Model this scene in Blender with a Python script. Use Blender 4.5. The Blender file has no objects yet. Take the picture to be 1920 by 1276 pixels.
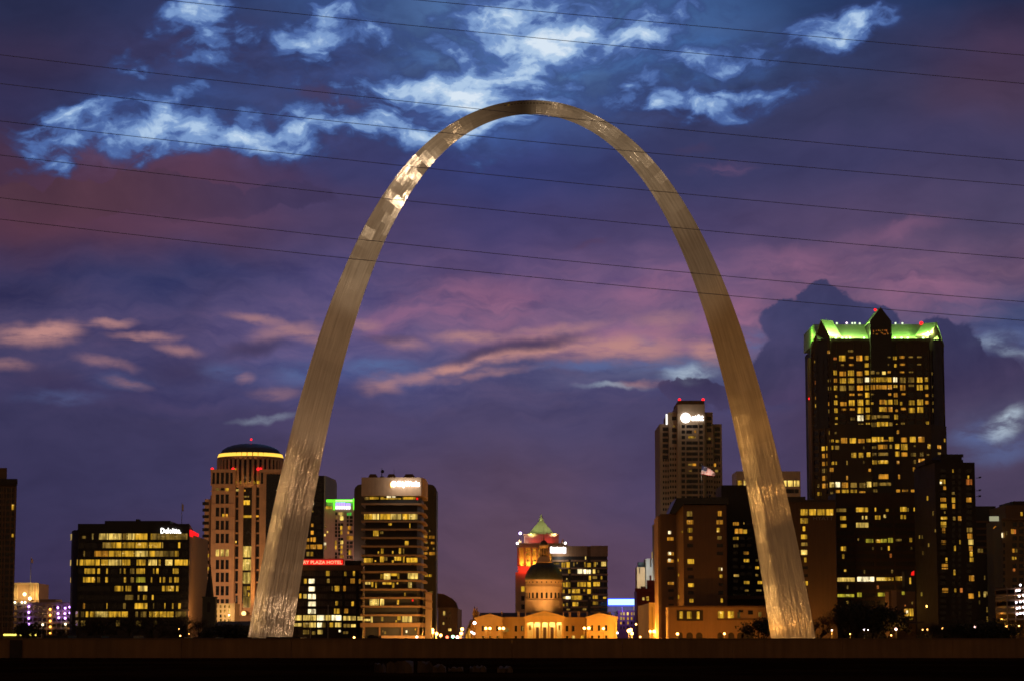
import bpy, bmesh, math, random
from mathutils import Vector
random.seed(7)
R = math.radians
scene = bpy.context.scene
COL = scene.collection

# ------------------------------------------------------------------ camera
FPX, TILT, ZC = 4388.0, R(7.336), 6.0          # focal length in photo pixels (1920 wide), tilt, eye height
cam_d = bpy.data.cameras.new("camera"); cam = bpy.data.objects.new("camera", cam_d); COL.objects.link(cam)
cam.location = (0, 0, ZC); cam.rotation_euler = (math.pi / 2 + TILT, 0, 0)
cam_d.sensor_width = 36; cam_d.lens = 36 * FPX / 1920; cam_d.clip_start = 1; cam_d.clip_end = 30000
scene.camera = cam
scene.view_settings.view_transform = 'Standard'; scene.view_settings.look = 'None'
scene.view_settings.exposure = 0; scene.view_settings.gamma = 1
scene.cycles.use_denoising = True
scene.cycles.filter_width = 1.65
scene.cycles.use_adaptive_sampling = True; scene.cycles.adaptive_threshold = .02; scene.cycles.adaptive_min_samples = 8
scene.cycles.max_bounces = 5; scene.cycles.diffuse_bounces = 2; scene.cycles.glossy_bounces = 3
scene.cycles.sample_clamp_indirect = 4

def ray(px, py):
    u, v = (px - 960) / FPX, (638 - py) / FPX
    return (u, math.cos(TILT) - v * math.sin(TILT), math.sin(TILT) + v * math.cos(TILT))
def P(px, py, Y):
    d = ray(px, py); k = Y / d[1]
    return Vector((d[0] * k, Y, ZC + d[2] * k))
def X(px, Y, py=1100): return P(px, py, Y).x
def Z(py, Y): return P(960, py, Y).z
def lin(c):
    return tuple(((x / 255) / 12.92 if x / 255 <= .04045 else ((x / 255 + .055) / 1.055) ** 2.4) for x in c[:3])

# ------------------------------------------------------------------ world: dusk sky with cloud decks, all a function of direction
world = bpy.data.worlds.new("World"); scene.world = world; world.use_nodes = True
WT = world.node_tree; WT.nodes.clear()
SUN_EL, SUN_AZ = R(1.0), R(8)
class G:
    def __init__(s, t): s.t = t
    def n(s, typ, **kw):
        o = s.t.nodes.new(typ)
        for k, v in kw.items(): setattr(o, k, v)
        return o
    def put(s, sock, v):
        if isinstance(v, bpy.types.NodeSocket): s.t.links.new(v, sock)
        elif isinstance(v, (tuple, list)) and len(v) == 3 and sock.type == 'RGBA': sock.default_value = (*v, 1)
        else: sock.default_value = v
    def m(s, op, a, b=0.0, c=0.0, clamp=False):
        o = s.n('ShaderNodeMath', operation=op, use_clamp=clamp)
        for i, v in enumerate((a, b, c)): s.put(o.inputs[i], v)
        return o.outputs[0]
    def v(s, op, a, b=(0, 0, 0), scale=1.0):
        o = s.n('ShaderNodeVectorMath', operation=op); s.put(o.inputs[0], a); s.put(o.inputs[1], b)
        if op == 'SCALE': s.put(o.inputs['Scale'], scale)
        return o.outputs['Value'] if op in ('LENGTH', 'DOT_PRODUCT') else o.outputs[0]
    def mr(s, x, a, b, c=0.0, d=1.0, smooth=True):
        o = s.n('ShaderNodeMapRange', interpolation_type='SMOOTHSTEP' if smooth else 'LINEAR')
        for i, q in enumerate((x, a, b, c, d)): s.put(o.inputs[i], q)
        return o.outputs[0]
    def mix(s, f, a, b, mode='MIX'):
        o = s.n('ShaderNodeMix', data_type='RGBA', blend_type=mode)
        s.put(o.inputs[0], f); s.put(o.inputs[6], a); s.put(o.inputs[7], b)
        return o.outputs[2]
    def ramp(s, x, stops, interp='LINEAR'):
        o = s.n('ShaderNodeValToRGB'); cr = o.color_ramp; cr.interpolation = interp
        while len(cr.elements) < len(stops): cr.elements.new(1.0)
        for e, (p, c) in zip(cr.elements, stops): e.position = p; e.color = (*c, 1)
        s.put(o.inputs[0], x); return o.outputs[0]
    def noise(s, vec, scale, detail=4, rough=.55, dist=0.0):
        o = s.n('ShaderNodeTexNoise'); s.put(o.inputs['Vector'], vec); o.inputs['Scale'].default_value = scale
        o.inputs['Detail'].default_value = detail; o.inputs['Roughness'].default_value = rough; o.inputs['Distortion'].default_value = dist
        return o.outputs['Fac'], o.outputs['Color']
    def mapping(s, vec, loc=(0, 0, 0), rot=(0, 0, 0), scale=(1, 1, 1), typ='POINT'):
        o = s.n('ShaderNodeMapping', vector_type=typ); s.put(o.inputs[0], vec)
        o.inputs[1].default_value = loc; o.inputs[2].default_value = rot; o.inputs[3].default_value = scale
        return o.outputs[0]
w = G(WT)
def q(px, py):
    d = Vector(ray(px, py)).normalized()
    return (math.atan2(d.x, d.y) * 4.388, math.asin(d.z) * 4.388)
dirn = w.n('ShaderNodeTexCoord').outputs['Generated']
sx = w.n('ShaderNodeSeparateXYZ'); w.put(sx.inputs[0], w.v('NORMALIZE', dirn))
dx, dy, dz = sx.outputs
U = w.m('MULTIPLY', w.m('ARCTAN2', dx, dy), 4.388); V = w.m('MULTIPLY', w.m('ARCSINE', dz), 4.388)
cb = w.n('ShaderNodeCombineXYZ'); w.put(cb.inputs[0], U); w.put(cb.inputs[1], V); UV = cb.outputs[0]
def warp(vec, amt, sc, seed, detail=3):
    c = w.noise(w.v('ADD', vec, (seed, seed * 1.7, seed * .3)), sc, detail, .55)[1]
    return w.v('ADD', vec, w.v('SCALE', w.v('SUBTRACT', c, (.5, .5, .5)), scale=amt))
UVa = warp(UV, .16, 3.2, 3.1)                     # broad swirls
UVb = warp(warp(UV, .10, 5, 9.3), .035, 22, 5.5)   # finer ragged edges
UVc = warp(UVa, .05, 9, 6.1)
UVe = warp(warp(UV, .06, 7, 1.3, 2), .058, 19, 2.5, 6)  # cumulus edges
_sep = {}
def xy(vec):
    if vec not in _sep:
        o = w.n('ShaderNodeSeparateXYZ'); w.put(o.inputs[0], vec); _sep[vec] = (o.outputs[0], o.outputs[1])
    return _sep[vec]
def field(vec, items, gx=1.0, gy=1.0):
    """sum of soft elliptical weights (px, py, rx, ry, tilt, amount) around directions of the sky"""
    uu, vv = xy(vec); t = 0.0
    for px, py, rx, ry, rot, amp in items:
        (cu, cv), rx, ry = q(px, py), rx * gx / 1000, ry * gy / 1000
        if abs(rot) <= 4:
            a = w.m('MULTIPLY_ADD', uu, 1 / rx, -cu / rx); b = w.m('MULTIPLY_ADD', vv, 1 / ry, -cv / ry)
        else:
            c, s_ = math.cos(R(rot)), math.sin(R(rot))
            a = w.m('MULTIPLY_ADD', uu, c / rx, w.m('MULTIPLY_ADD', vv, s_ / rx, -(cu * c + cv * s_) / rx))
            b = w.m('MULTIPLY_ADD', uu, -s_ / ry, w.m('MULTIPLY_ADD', vv, c / ry, (cu * s_ - cv * c) / ry))
        k = w.m('SUBTRACT', 1.0, w.m('MULTIPLY_ADD', b, b, w.m('MULTIPLY', a, a)), clamp=True)
        t = w.m('MULTIPLY_ADD', w.m('MULTIPLY', k, k), amp, t)
    return t
# base deck colours, row by row (photo y : colours from left to right)
rows = [(0, [(46,50,88),(50,58,104),(64,90,150),(96,132,194),(72,106,170),(43,62,112),(30,46,85)]),
 (120, [(58,50,86),(62,62,108),(62,74,128),(90,124,186),(70,98,158),(54,62,106),(74,58,92)]),
 (220, [(55,52,94),(62,78,136),(68,72,122),(72,94,158),(59,65,112),(62,63,104),(80,63,95)]),
 (320, [(80,55,84),(96,65,96),(66,66,118),(60,68,130),(62,64,112),(68,66,112),(72,66,108)]),
 (430, [(90,58,82),(96,66,98),(84,70,114),(74,68,122),(82,72,120),(92,76,118),(84,74,114)]),
 (540, [(62,58,102),(62,64,114),(90,80,132),(116,90,138),(118,92,138),(122,92,132),(118,90,126)]),
 (620, [(80,72,116),(88,78,126),(106,92,144),(132,104,146),(136,104,146),(96,86,128),(74,82,130)]),
 (700, [(70,66,110),(76,72,120),(86,90,148),(88,85,132),(95,100,145),(70,65,106),(68,68,110)]),
 (735, [(66,62,106),(70,65,112),(86,82,134),(84,78,124),(76,74,122),(68,62,104),(76,74,114)]),
 (780, [(64,60,102),(68,63,106),(82,73,118),(84,76,120),(78,72,116),(72,60,98),(85,82,122)]),
 (900, [(58,54,95),(62,58,100),(80,68,106),(88,71,104),(78,68,110),(72,62,100),(74,64,98)]),
 (1050, [(56,50,90),(62,53,90),(80,64,95),(92,71,98),(86,67,100),(68,56,88),(64,52,84)]),
 (1190, [(54,46,82),(64,52,80),(84,66,88),(100,73,90),(92,69,94),(64,50,76),(58,46,72)])]
sw = w.n('ShaderNodeSeparateXYZ'); w.put(sw.inputs[0], UVa); Ua, Va = sw.outputs[0], sw.outputs[1]
fx = w.mr(Ua, -.96, .96, smooth=False)
base = None; prev = None
for py, cs in rows:
    c = w.ramp(fx, [(i / 6, lin(k)) for i, k in enumerate(cs)], 'EASE')
    vv = q(960, py)[1]
    base = c if base is None else w.mix(w.mr(Va, prev, vv), base, c)
    prev = vv
# soft mottling of the deck
streak = w.noise(w.mapping(UVa, rot=(0, 0, R(-14)), scale=(1, 2.6, 1)), 4.5, 6, .58)[0]
base = w.mix(1.0, base, w.ramp(streak, [(.25, (.80, .80, .83)), (.5, (1, 1, 1)), (.78, (1.22, 1.16, 1.13))]), 'MULTIPLY')
hs_ = w.noise(w.mapping(UVb, rot=(0, 0, R(-5)), scale=(1, 4.6, 1)), 5.5, 7, .62)[0]
hband = w.m('MULTIPLY', w.mr(Va, q(0, 820)[1], q(0, 700)[1]), w.mr(Va, q(0, 380)[1], q(0, 540)[1]))
base = w.mix(w.m('MULTIPLY', hband, .9), base, w.mix(1.0, base, w.ramp(hs_, [(.30, (.66, .72, .86)), (.5, (1, 1, 1)), (.70, (1.36, 1.20, 1.10))]), 'MULTIPLY'))
# red and pink tinted patches
red = field(UVb, [(150,390,260,95,4,.9),(330,335,190,55,0,.7),(560,345,120,45,0,.55),(600,180,90,25,-12,.6),(680,190,60,14,-12,.4),
                  (90,440,200,60,0,.5),(1300,285,60,14,8,.35),(1100,455,40,10,5,.5),(1830,150,150,75,25,.25)])
base = w.mix(w.m('MULTIPLY', red, .42, clamp=True), base, lin((102,62,86)))
pinkn = w.noise(w.mapping(UVb, rot=(0, 0, R(-6)), scale=(1, 3.5, 1)), 5, 5, .6)[0]
pink = w.m('MULTIPLY', field(UVb, [(900,575,230,70,4,.9),(1240,545,140,45,10,.8),(1500,500,200,60,0,.7),(1730,555,190,65,-5,.8),(1700,430,140,30,8,.4),
                  (1350,320,90,22,8,.5),(1380,600,90,75,0,1.1),(1220,635,180,50,3,1.0),(720,600,110,40,0,.6),(1030,640,190,38,6,.9)]), w.mr(pinkn, .3, .62))
base = w.mix(w.m('MULTIPLY', pink, .78, clamp=True), base, lin((178,118,156)))
# peach streaks lit from below the horizon
UVs = warp(warp(UV, .045, 6, 4.4), .016, 26, 6.6)
peach = field(UVs, [(70,627,100,17,2,1.1),(110,618,60,12,4,.6),(205,607,52,7,5,.9),(270,629,75,7,2,.8),(330,652,55,8,-6,.7),(200,678,70,8,-6,.5),(20,684,50,9,0,.6),
   (480,597,70,7,-6,.7),(545,620,90,13,8,.7),(600,632,50,12,0,.5),(240,716,50,8,-8,.4),(520,735,60,10,0,.35),(690,607,40,9,0,.6),
   (880,634,80,9,-6,.9),(760,640,60,9,-8,.6),(1040,622,130,10,8,.7),(950,668,170,10,9,1.1),(830,690,60,9,8,.8),(770,705,50,8,6,.7),(1100,655,170,18,2,.7),
   (1210,655,130,22,2,.7),(1330,660,45,18,4,.9),(1250,605,70,14,0,.5),(705,715,50,14,10,.5),(460,704,22,8,12,.5),(730,722,30,9,-10,.4),(905,700,120,6,6,.5),(1195,720,60,5,5,.5)], 1.15, 1.9)
base = w.mix(w.m('MULTIPLY', peach, w.mr(w.noise(w.mapping(UV, scale=(1, 4, 1)), 16, 4, .6)[0], .25, .6, .25, .85), clamp=True), base, lin((206,148,150)))
# dark lens clouds
lens = field(UVs, [(1000,648,130,15,8,.95),(880,668,70,10,12,.6),(480,650,85,17,6,.9),(340,690,90,32,0,.7),(90,710,110,26,-6,.7),(740,632,70,9,3,.5),(1250,700,40,8,5,.6)], 1.15, 1.4)
base = w.mix(w.m('MULTIPLY', lens, .9, clamp=True), base, lin((70,60,100)))
# blue openings low down
low = field(UVs, [(720,683,95,22,2,.9),(690,690,40,26,0,.5),(1120,688,170,11,3,.9),(1270,690,70,24,0,.9),(1215,640,22,12,0,.3),(420,690,60,18,-8,.5),(560,700,60,24,0,.8),(120,745,110,16,2,.4),
                  (230,712,60,18,0,.4),(1415,640,40,22,0,.8),(1890,640,130,28,-8,.7),(1840,810,70,26,8,.9),(1880,845,90,30,10,.6)], 1.2, 1.35)
lown = w.mr(w.noise(w.mapping(UVs, rot=(0, 0, R(-8)), scale=(1, 3.2, 1)), 11, 6, .62)[0], .32, .62, .15, 1.15)
base = w.mix(w.m('MULTIPLY', w.m('MULTIPLY', low, lown), .85, clamp=True), base, lin((96,112,170)))
lowb = field(UVs, [(1290,698,60,14,6,.9),(1150,724,80,5,4,.5),(1885,800,50,20,18,1.0),(1860,640,60,12,0,.3),(1900,775,30,12,30,.7),(500,785,70,6,8,.35),(1890,660,60,10,-15,.4)], 1.2, 1.7)
base = w.mix(w.m('MULTIPLY', w.m('MULTIPLY', lowb, lown), .9, clamp=True), base, lin((185,200,226)))
# cumulus bank behind the right-hand tower: crisp lumpy outline
bank = field(UVe, [(1545,565,52,46,0,1.4),(1505,590,55,42,0,1.2),(1580,600,95,70,0,1.4),(1470,610,65,38,0,1.0),(1475,690,75,95,0,1.4),(1660,605,50,38,0,1.2),(1755,620,52,42,0,1.2),
   (1600,690,190,110,0,1.6),(1790,690,75,80,0,1.3),(1740,730,140,80,0,1.4),(1850,712,105,72,0,1.3),(1905,725,90,62,0,1.2),(1800,640,60,60,0,1.0),(1420,715,70,55,0,1.0),(1305,735,60,34,0,1.2),(1255,735,45,25,0,1.0),(1360,745,90,40,0,1.2),(1600,850,260,130,0,1.2)])
bf = w.mr(bank, .30, .60)
bcol = w.mix(w.mr(Va, q(0, 820)[1], q(0, 560)[1]), lin((74,58,94)), lin((60,64,110)))
bcol = w.mix(1.0, bcol, w.ramp(w.noise(UVa, 7, 5, .55)[0], [(.30, (.68, .70, .78)), (.5, (1, 1, 1)), (.68, (1.5, 1.36, 1.3))]), 'MULTIPLY')
bf = w.m('MULTIPLY', bf, w.mr(Va, q(0, 800)[1], q(0, 690)[1]))
base = w.mix(w.m('MULTIPLY', bf, .93), base, bcol)
base = w.mix(1.0, base, w.mix(w.mr(Va, q(0, 1050)[1], q(0, 700)[1]), (.97, .97, .84), (.78, .80, .74)), 'MULTIPLY')
# bright twilight gaps in the upper deck
halo = field(UVa, [(280,255,300,95,6,.9),(560,260,230,70,8,.8),(1000,90,330,150,22,1.0),(640,60,190,80,30,.6),(380,40,110,50,20,.5),(1300,120,230,110,15,.7),(1560,60,180,60,10,.7),(900,230,260,70,20,.7),(820,190,160,80,30,.6),(1380,200,180,50,8,.5),(760,150,200,60,20,.3),(400,110,330,120,0,.55),(700,110,260,150,10,.6),(1250,200,260,110,8,.55),(1480,130,220,110,10,.35),(150,230,220,110,0,.4),(900,290,260,60,5,.5)])
f1_ = w.noise(w.mapping(warp(UVa, .12, 6, 7.7), loc=(2.1, .2, 0), rot=(0, 0, R(-20)), scale=(1, 2.9, 1)), 5.4, 7, .55)[0]
f2_ = w.noise(w.mapping(warp(UVb, .03, 18, 2.9), rot=(0, 0, R(-12)), scale=(1, 1.8, 1)), 17, 5, .55)[0]
fine = w.m('MULTIPLY_ADD', f2_, .34, w.m('MULTIPLY', f1_, .86))
gap = field(UVc, [(75,308,50,16,12,.75),(108,325,26,16,50,.4),(165,200,75,20,22,.42),(225,262,130,30,10,.62),(310,275,130,26,0,.55),(270,145,30,18,20,.35),(365,182,34,15,0,.4),(215,130,60,22,20,.2),
   (400,247,80,16,10,.55),(520,262,105,24,9,.75),(595,318,48,17,32,.6),(665,265,105,34,22,.5),(750,255,75,24,5,.42),(370,35,80,40,20,.2),(430,100,60,30,0,.15),(610,45,42,52,25,.4),(645,55,50,25,35,.42),(560,20,40,30,0,.2),
   (722,210,48,30,55,.55),(700,170,50,40,0,.2),(885,175,48,40,-40,.6),(865,160,40,60,0,.3),(940,30,130,50,15,.8),(860,12,60,30,0,.3),(1000,95,90,32,24,.7),(1075,75,120,26,26,.75),(950,150,110,34,30,.75),(1110,125,70,18,8,.5),(1050,45,80,24,24,.5),
   (1180,80,130,30,22,.45),(1235,50,90,26,28,.55),(1330,25,110,24,22,.65),(1310,88,55,16,8,.42),(1200,20,60,24,20,.35),(1240,202,46,16,10,.75),(1195,215,40,26,30,.42),(1375,190,82,19,9,.75),(1210,165,40,18,-20,.4),
   (1500,55,85,17,10,.7),(1590,45,75,12,18,.6),(1645,25,36,14,25,.5),(1560,82,16,34,-15,.45),(1620,45,60,10,-6,.3),
   (990,271,30,10,5,.6),(910,240,85,20,16,.6),(860,255,60,24,10,.5),(1000,240,90,30,10,.2),(905,300,24,20,0,.3),(930,255,40,12,0,.3)], 1.45, 1.6)
T_ = w.m('MULTIPLY_ADD', fine, 2.9, w.m('MULTIPLY_ADD', w.m('MINIMUM', gap, 1.1), .40, w.m('MULTIPLY', w.m('MINIMUM', halo, 1.2), .62)))
gv = w.m('MULTIPLY', w.mr(T_, 1.84, 3.16, 0, 1, False), w.mr(w.m('ADD', gap, halo), .02, .5))
sky = w.n('ShaderNodeTexSky', sky_type='NISHITA'); sky.sun_disc = False; sky.sun_elevation = SUN_EL; sky.sun_rotation = SUN_AZ
gcol = w.ramp(gv, [(0, lin((46,52,92))), (.2, lin((52,70,122))), (.38, lin((76,104,164))), (.55, lin((122,154,204))), (.72, lin((174,200,230))), (.90, lin((216,230,244)))], 'EASE')
mot = w.noise(w.mapping(UVb, loc=(7.3, 1.1, 0), rot=(0, 0, R(-22)), scale=(1, 2.2, 1)), 8.5, 7, .6)[0]
base = w.mix(w.m('MULTIPLY', halo, 1.1, clamp=True), base, w.mix(1.0, base, w.ramp(mot, [(.30, (.62, .60, .66)), (.48, (1, 1, 1)), (.70, (1.30, 1.62, 1.72))]), 'MULTIPLY'))
west = w.mix(w.mr(gv, .0, .42), base, gcol)
# red-lit cloud standing before the gaps at upper left, with a scalloped top
rb = field(UVe, [(250,352,80,62,0,1.2),(165,372,110,50,0,1.1),(330,360,95,62,0,1.2),(400,375,80,60,0,1.0),(545,368,90,46,0,1.0),(470,385,90,50,0,.9),(620,372,45,35,0,.6),(80,392,120,55,0,1.0),(20,360,70,50,0,.6)])
rbf = w.m('MULTIPLY', w.mr(rb, .40, .62), w.mr(Va, q(0, 455)[1], q(0, 350)[1]))
rcol = w.mix(1.0, w.mix(w.mr(Ua, q(150, 0)[0], q(600, 0)[0]), lin((80,53,68)), lin((64,55,90))), w.ramp(w.noise(UVa, 6, 5, .6)[0], [(.3, (.82, .82, .86)), (.7, (1.2, 1.16, 1.14))]), 'MULTIPLY')
west = w.mix(w.m('MULTIPLY', rbf, .9), west, rcol)
# the rest of the dome: purple overcast overhead, sodium-lit murk low in the east behind the viewer
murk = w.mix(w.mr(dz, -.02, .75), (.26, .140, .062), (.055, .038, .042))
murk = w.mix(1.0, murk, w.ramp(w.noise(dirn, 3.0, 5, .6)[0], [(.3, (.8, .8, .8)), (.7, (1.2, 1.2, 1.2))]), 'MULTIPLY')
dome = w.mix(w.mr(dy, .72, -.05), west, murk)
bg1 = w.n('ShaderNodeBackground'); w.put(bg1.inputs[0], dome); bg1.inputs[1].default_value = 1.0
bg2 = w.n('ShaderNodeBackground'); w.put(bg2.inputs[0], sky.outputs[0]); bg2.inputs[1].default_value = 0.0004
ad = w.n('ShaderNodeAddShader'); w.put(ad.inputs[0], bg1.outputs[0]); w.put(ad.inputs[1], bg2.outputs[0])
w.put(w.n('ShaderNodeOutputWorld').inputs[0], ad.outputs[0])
world.cycles.sampling_method = 'MANUAL'; world.cycles.sample_map_resolution = 512
# last afterglow from below the western horizon
sun_d = bpy.data.lights.new("sun", 'SUN'); sun_d.energy = .015; sun_d.angle = R(15); sun_d.color = (1, .72, .62)
sun = bpy.data.objects.new("sun", sun_d); COL.objects.link(sun)
sun.rotation_euler = Vector((-math.sin(SUN_AZ) * math.cos(SUN_EL), -math.cos(SUN_AZ) * math.cos(SUN_EL), -math.sin(SUN_EL))).to_track_quat('-Z', 'Y').to_euler()

# ------------------------------------------------------------------ materials
MATS = {}
def newmat(name):
    m = bpy.data.materials.new(name); m.use_nodes = True; m.node_tree.nodes.clear(); return m, G(m.node_tree)
def out(g, sh): g.put(g.n('ShaderNodeOutputMaterial').inputs[0], sh)
def wall(name, rgb, rough=.8, var=.22, sc=.25, metal=0.0, spec=.4):
    """matt wall: base colour with weather mottling and vertical rain streaks"""
    if name in MATS: return MATS[name]
    m, g = newmat(name); o = g.n('ShaderNodeTexCoord').outputs['Object']
    n1 = g.noise(o, sc, 5, .6)[0]; n2 = g.noise(g.mapping(o, scale=(1.1, 1.1, .05)), .9, 4, .6)[0]
    f = g.m('ADD', g.m('MULTIPLY', n1, .55), g.m('MULTIPLY', n2, .45))
    c = g.ramp(f, [(.3, tuple(x * (1 - var) for x in rgb)), (.7, tuple(min(1, x * (1 + var)) for x in rgb))])
    b = g.n('ShaderNodeBsdfPrincipled'); g.put(b.inputs['Base Color'], c)
    g.put(b.inputs['Roughness'], g.mr(n1, .2, .8, max(.05, rough - .1), min(1, rough + .1)))
    b.inputs['Metallic'].default_value = metal; b.inputs['Specular IOR Level'].default_value = spec
    out(g, b.outputs[0]); MATS[name] = m; return m
def glow(name, rgb, strength, sample=True):
    if name in MATS: return MATS[name]
    m, g = newmat(name); e = g.n('ShaderNodeEmission'); g.put(e.inputs[0], rgb); e.inputs[1].default_value = strength
    out(g, e.outputs[0]); MATS[name] = m
    if not sample: m.cycles.emission_sampling = 'NONE'
    return m
def lit(name, rgb, strength):
    """a lit room behind glass: partitions, blinds and ceiling lamps vary inside the pane"""
    m, g = newmat(name); o = g.n('ShaderNodeTexCoord').outputs['Object']
    rnd = g.n('ShaderNodeObjectInfo').outputs['Random']
    off = g.n('ShaderNodeCombineXYZ'); g.put(off.inputs[0], g.m('MULTIPLY', rnd, 90)); g.put(off.inputs[2], g.m('MULTIPLY', rnd, 37))
    p = g.v('ADD', o, off.outputs[0])
    st = g.noise(g.mapping(p, scale=(1.0, 1.0, .12)), .75, 3, .6)[0]
    sp = g.noise(g.mapping(p, scale=(1.0, 1.0, 1.6)), .55, 2, .5)[0]
    rm = g.noise(p, .16, 1, .5)[0]
    k = g.m('MULTIPLY', g.mr(st, .36, .60, .26, 1.2), g.mr(rm, .3, .7, .6, 1.25))
    k = g.m('ADD', k, g.mr(sp, .60, .74, 0, .75))
    k = g.m('MULTIPLY', k, g.mr(rnd, 0, 1, .7, 1.25, False))
    c = g.mix(g.mr(sp, .6, .74), rgb, tuple(.7 * x + .3 * y for x, y in zip(rgb, (1, .85, .5))))
    b = g.n('ShaderNodeBsdfPrincipled'); b.inputs['Base Color'].default_value = (.01, .009, .008, 1); b.inputs['Roughness'].default_value = .12
    g.put(b.inputs['Emission Color'], c); g.put(b.inputs['Emission Strength'], g.m('MULTIPLY', k, strength))
    out(g, b.outputs[0]); m.cycles.emission_sampling = 'NONE'; MATS[name] = m; return m
LIT = {'y': lit('lit_yellow', (1, .53, .034), .62), 'a': lit('lit_amber', (1, .41, .03), .52), 'p': lit('lit_pale', (1, .66, .14), .86),
       'w': lit('lit_white', (1, .82, .46), 1.5), 'd': lit('lit_dim', (1, .58, .09), .20), 'o': lit('lit_orange', (1, .27, .04), .5),
       'g': lit('lit_greenish', (.85, .70, .05), .48), 'R': glow('lit_red', (1, .015, .01), 1.0, False), 'G': glow('lit_green', (.12, 1, .1), .5, False),
       'u': None}
def glass(name, rgb=(.012, .012, .016), rough=.12):
    if name in MATS: return MATS[name]
    m, g = newmat(name); o = g.n('ShaderNodeTexCoord').outputs['Object']
    n = g.noise(o, .35, 2, .5)[0]
    b = g.n('ShaderNodeBsdfPrincipled'); g.put(b.inputs['Base Color'], g.ramp(n, [(.35, tuple(x * .6 for x in rgb)), (.65, tuple(x * 1.5 for x in rgb))]))
    g.put(b.inputs['Roughness'], g.mr(n, .3, .7, rough, rough + .15)); b.inputs['Specular IOR Level'].default_value = .35
    out(g, b.outputs[0]); MATS[name] = m; return m
LIT['u'] = glass('dark_glass')
DARKGLASS = LIT['u']

# ------------------------------------------------------------------ mesh builder and scene tree
def GZ(Y):
    pts = [(-400, 4.3), (258, 4.3), (264, 4.0), (310, -9), (690, -9), (745, 0), (890, 0), (965, 5), (12000, 5)]
    for (a, za), (b, zb) in zip(pts, pts[1:]):
        if a <= Y <= b: return za + (zb - za) * (Y - a) / (b - a)
    return 5.0
class MB:
    def __init__(s): s.v = []; s.f = []; s.m = []; s.smooth = []
    def hexa(s, c, mi=0):
        i = len(s.v); s.v += [tuple(p) for p in c]
        s.f += [(i, i+3, i+2, i+1), (i+4, i+5, i+6, i+7), (i, i+1, i+5, i+4), (i+1, i+2, i+6, i+5), (i+2, i+3, i+7, i+6), (i+3, i, i+4, i+7)]
        s.m += [mi] * 6; s.smooth += [False] * 6; return s
    def box(s, x0, x1, y0, y1, z0, z1, mi=0):
        return s.hexa([(x0,y0,z0),(x1,y0,z0),(x1,y1,z0),(x0,y1,z0),(x0,y0,z1),(x1,y0,z1),(x1,y1,z1),(x0,y1,z1)], mi)
    def prism(s, poly, z0, z1, mi=0, top=None):
        """vertical prism over a plan polygon; top = other polygon for a tapered roof"""
        n = len(poly); i = len(s.v); top = top or poly
        s.v += [(x, y, z0) for x, y in poly] + [(x, y, z1) for x, y in top]
        s.f += [tuple(range(i + n - 1, i - 1, -1)), tuple(range(i + n, i + 2 * n))]
        s.f += [(i + k, i + (k + 1) % n, i + n + (k + 1) % n, i + n + k) for k in range(n)]
        s.m += [mi] * (n + 2); s.smooth += [False] * (n + 2); return s
    def extr(s, poly3, vec, mi=0):
        """extrude a flat 3-D polygon along a vector"""
        n = len(poly3); i = len(s.v); vec = Vector(vec)
        s.v += [tuple(p) for p in poly3] + [tuple(Vector(p) + vec) for p in poly3]
        s.f += [tuple(range(i, i + n)), tuple(range(i + 2 * n - 1, i + n - 1, -1))]
        s.f += [(i + k, i + n + k, i + n + (k + 1) % n, i + (k + 1) % n) for k in range(n)]
        s.m += [mi] * (n + 2); s.smooth += [False] * (n + 2); return s
    def lathe(s, cx, cy, prof, n=32, mi=0, smooth=True):
        i = len(s.v)
        for r, z in prof: s.v += [(cx + r * math.cos(2 * math.pi * k / n), cy + r * math.sin(2 * math.pi * k / n), z) for k in range(n)]
        for j in range(len(prof) - 1):
            for k in range(n):
                a, b = i + j * n + k, i + j * n + (k + 1) % n
                s.f.append((a, b, b + n, a + n)); s.m.append(mi); s.smooth.append(smooth)
        s.f += [tuple(range(i + n - 1, i - 1, -1)), tuple(range(i + (len(prof) - 1) * n, i + len(prof) * n))]
        s.m += [mi] * 2; s.smooth += [False] * 2; return s
    def tube(s, pts, r, n=6, mi=0, r1=None):
        pts = [Vector(p) for p in pts]; i = len(s.v); L = len(pts)
        for j, p in enumerate(pts):
            t = (pts[min(j + 1, L - 1)] - pts[max(j - 1, 0)]).normalized()
            a = t.cross(Vector((0, 0, 1)) if abs(t.z) < .9 else Vector((1, 0, 0))).normalized(); b = t.cross(a)
            rr = r if r1 is None else r + (r1 - r) * j / max(1, L - 1)
            s.v += [tuple(p + a * rr * math.cos(2 * math.pi * k / n) + b * rr * math.sin(2 * math.pi * k / n)) for k in range(n)]
        for j in range(L - 1):
            for k in range(n):
                a, b = i + j * n + k, i + j * n + (k + 1) % n
                s.f.append((a, b, b + n, a + n)); s.m.append(mi); s.smooth.append(True)
        s.f += [tuple(range(i + n - 1, i - 1, -1)), tuple(range(i + (L - 1) * n, i + L * n))]; s.m += [mi] * 2; s.smooth += [False] * 2; return s
    def ball(s, c, r, mi=0, n=10, sz=1.0):
        return s.lathe(c[0], c[1], [(max(.02 * r, r * math.sin(math.pi * j / 8)), c[2] - sz * r * math.cos(math.pi * j / 8)) for j in range(9)], n, mi)
    def mesh(s, name, mats, origin=(0, 0, 0), recalc=True):
        me = bpy.data.meshes.new(name); ox, oy, oz = origin
        me.from_pydata([(x - ox, y - oy, z - oz) for x, y, z in s.v], [], s.f)
        for m in mats: me.materials.append(m)
        me.polygons.foreach_set('material_index', s.m); me.polygons.foreach_set('use_smooth', s.smooth)
        if recalc:
            b = bmesh.new(); b.from_mesh(me); bmesh.ops.recalc_face_normals(b, faces=b.faces); b.to_mesh(me); b.free()
        me.update(); return me
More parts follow.
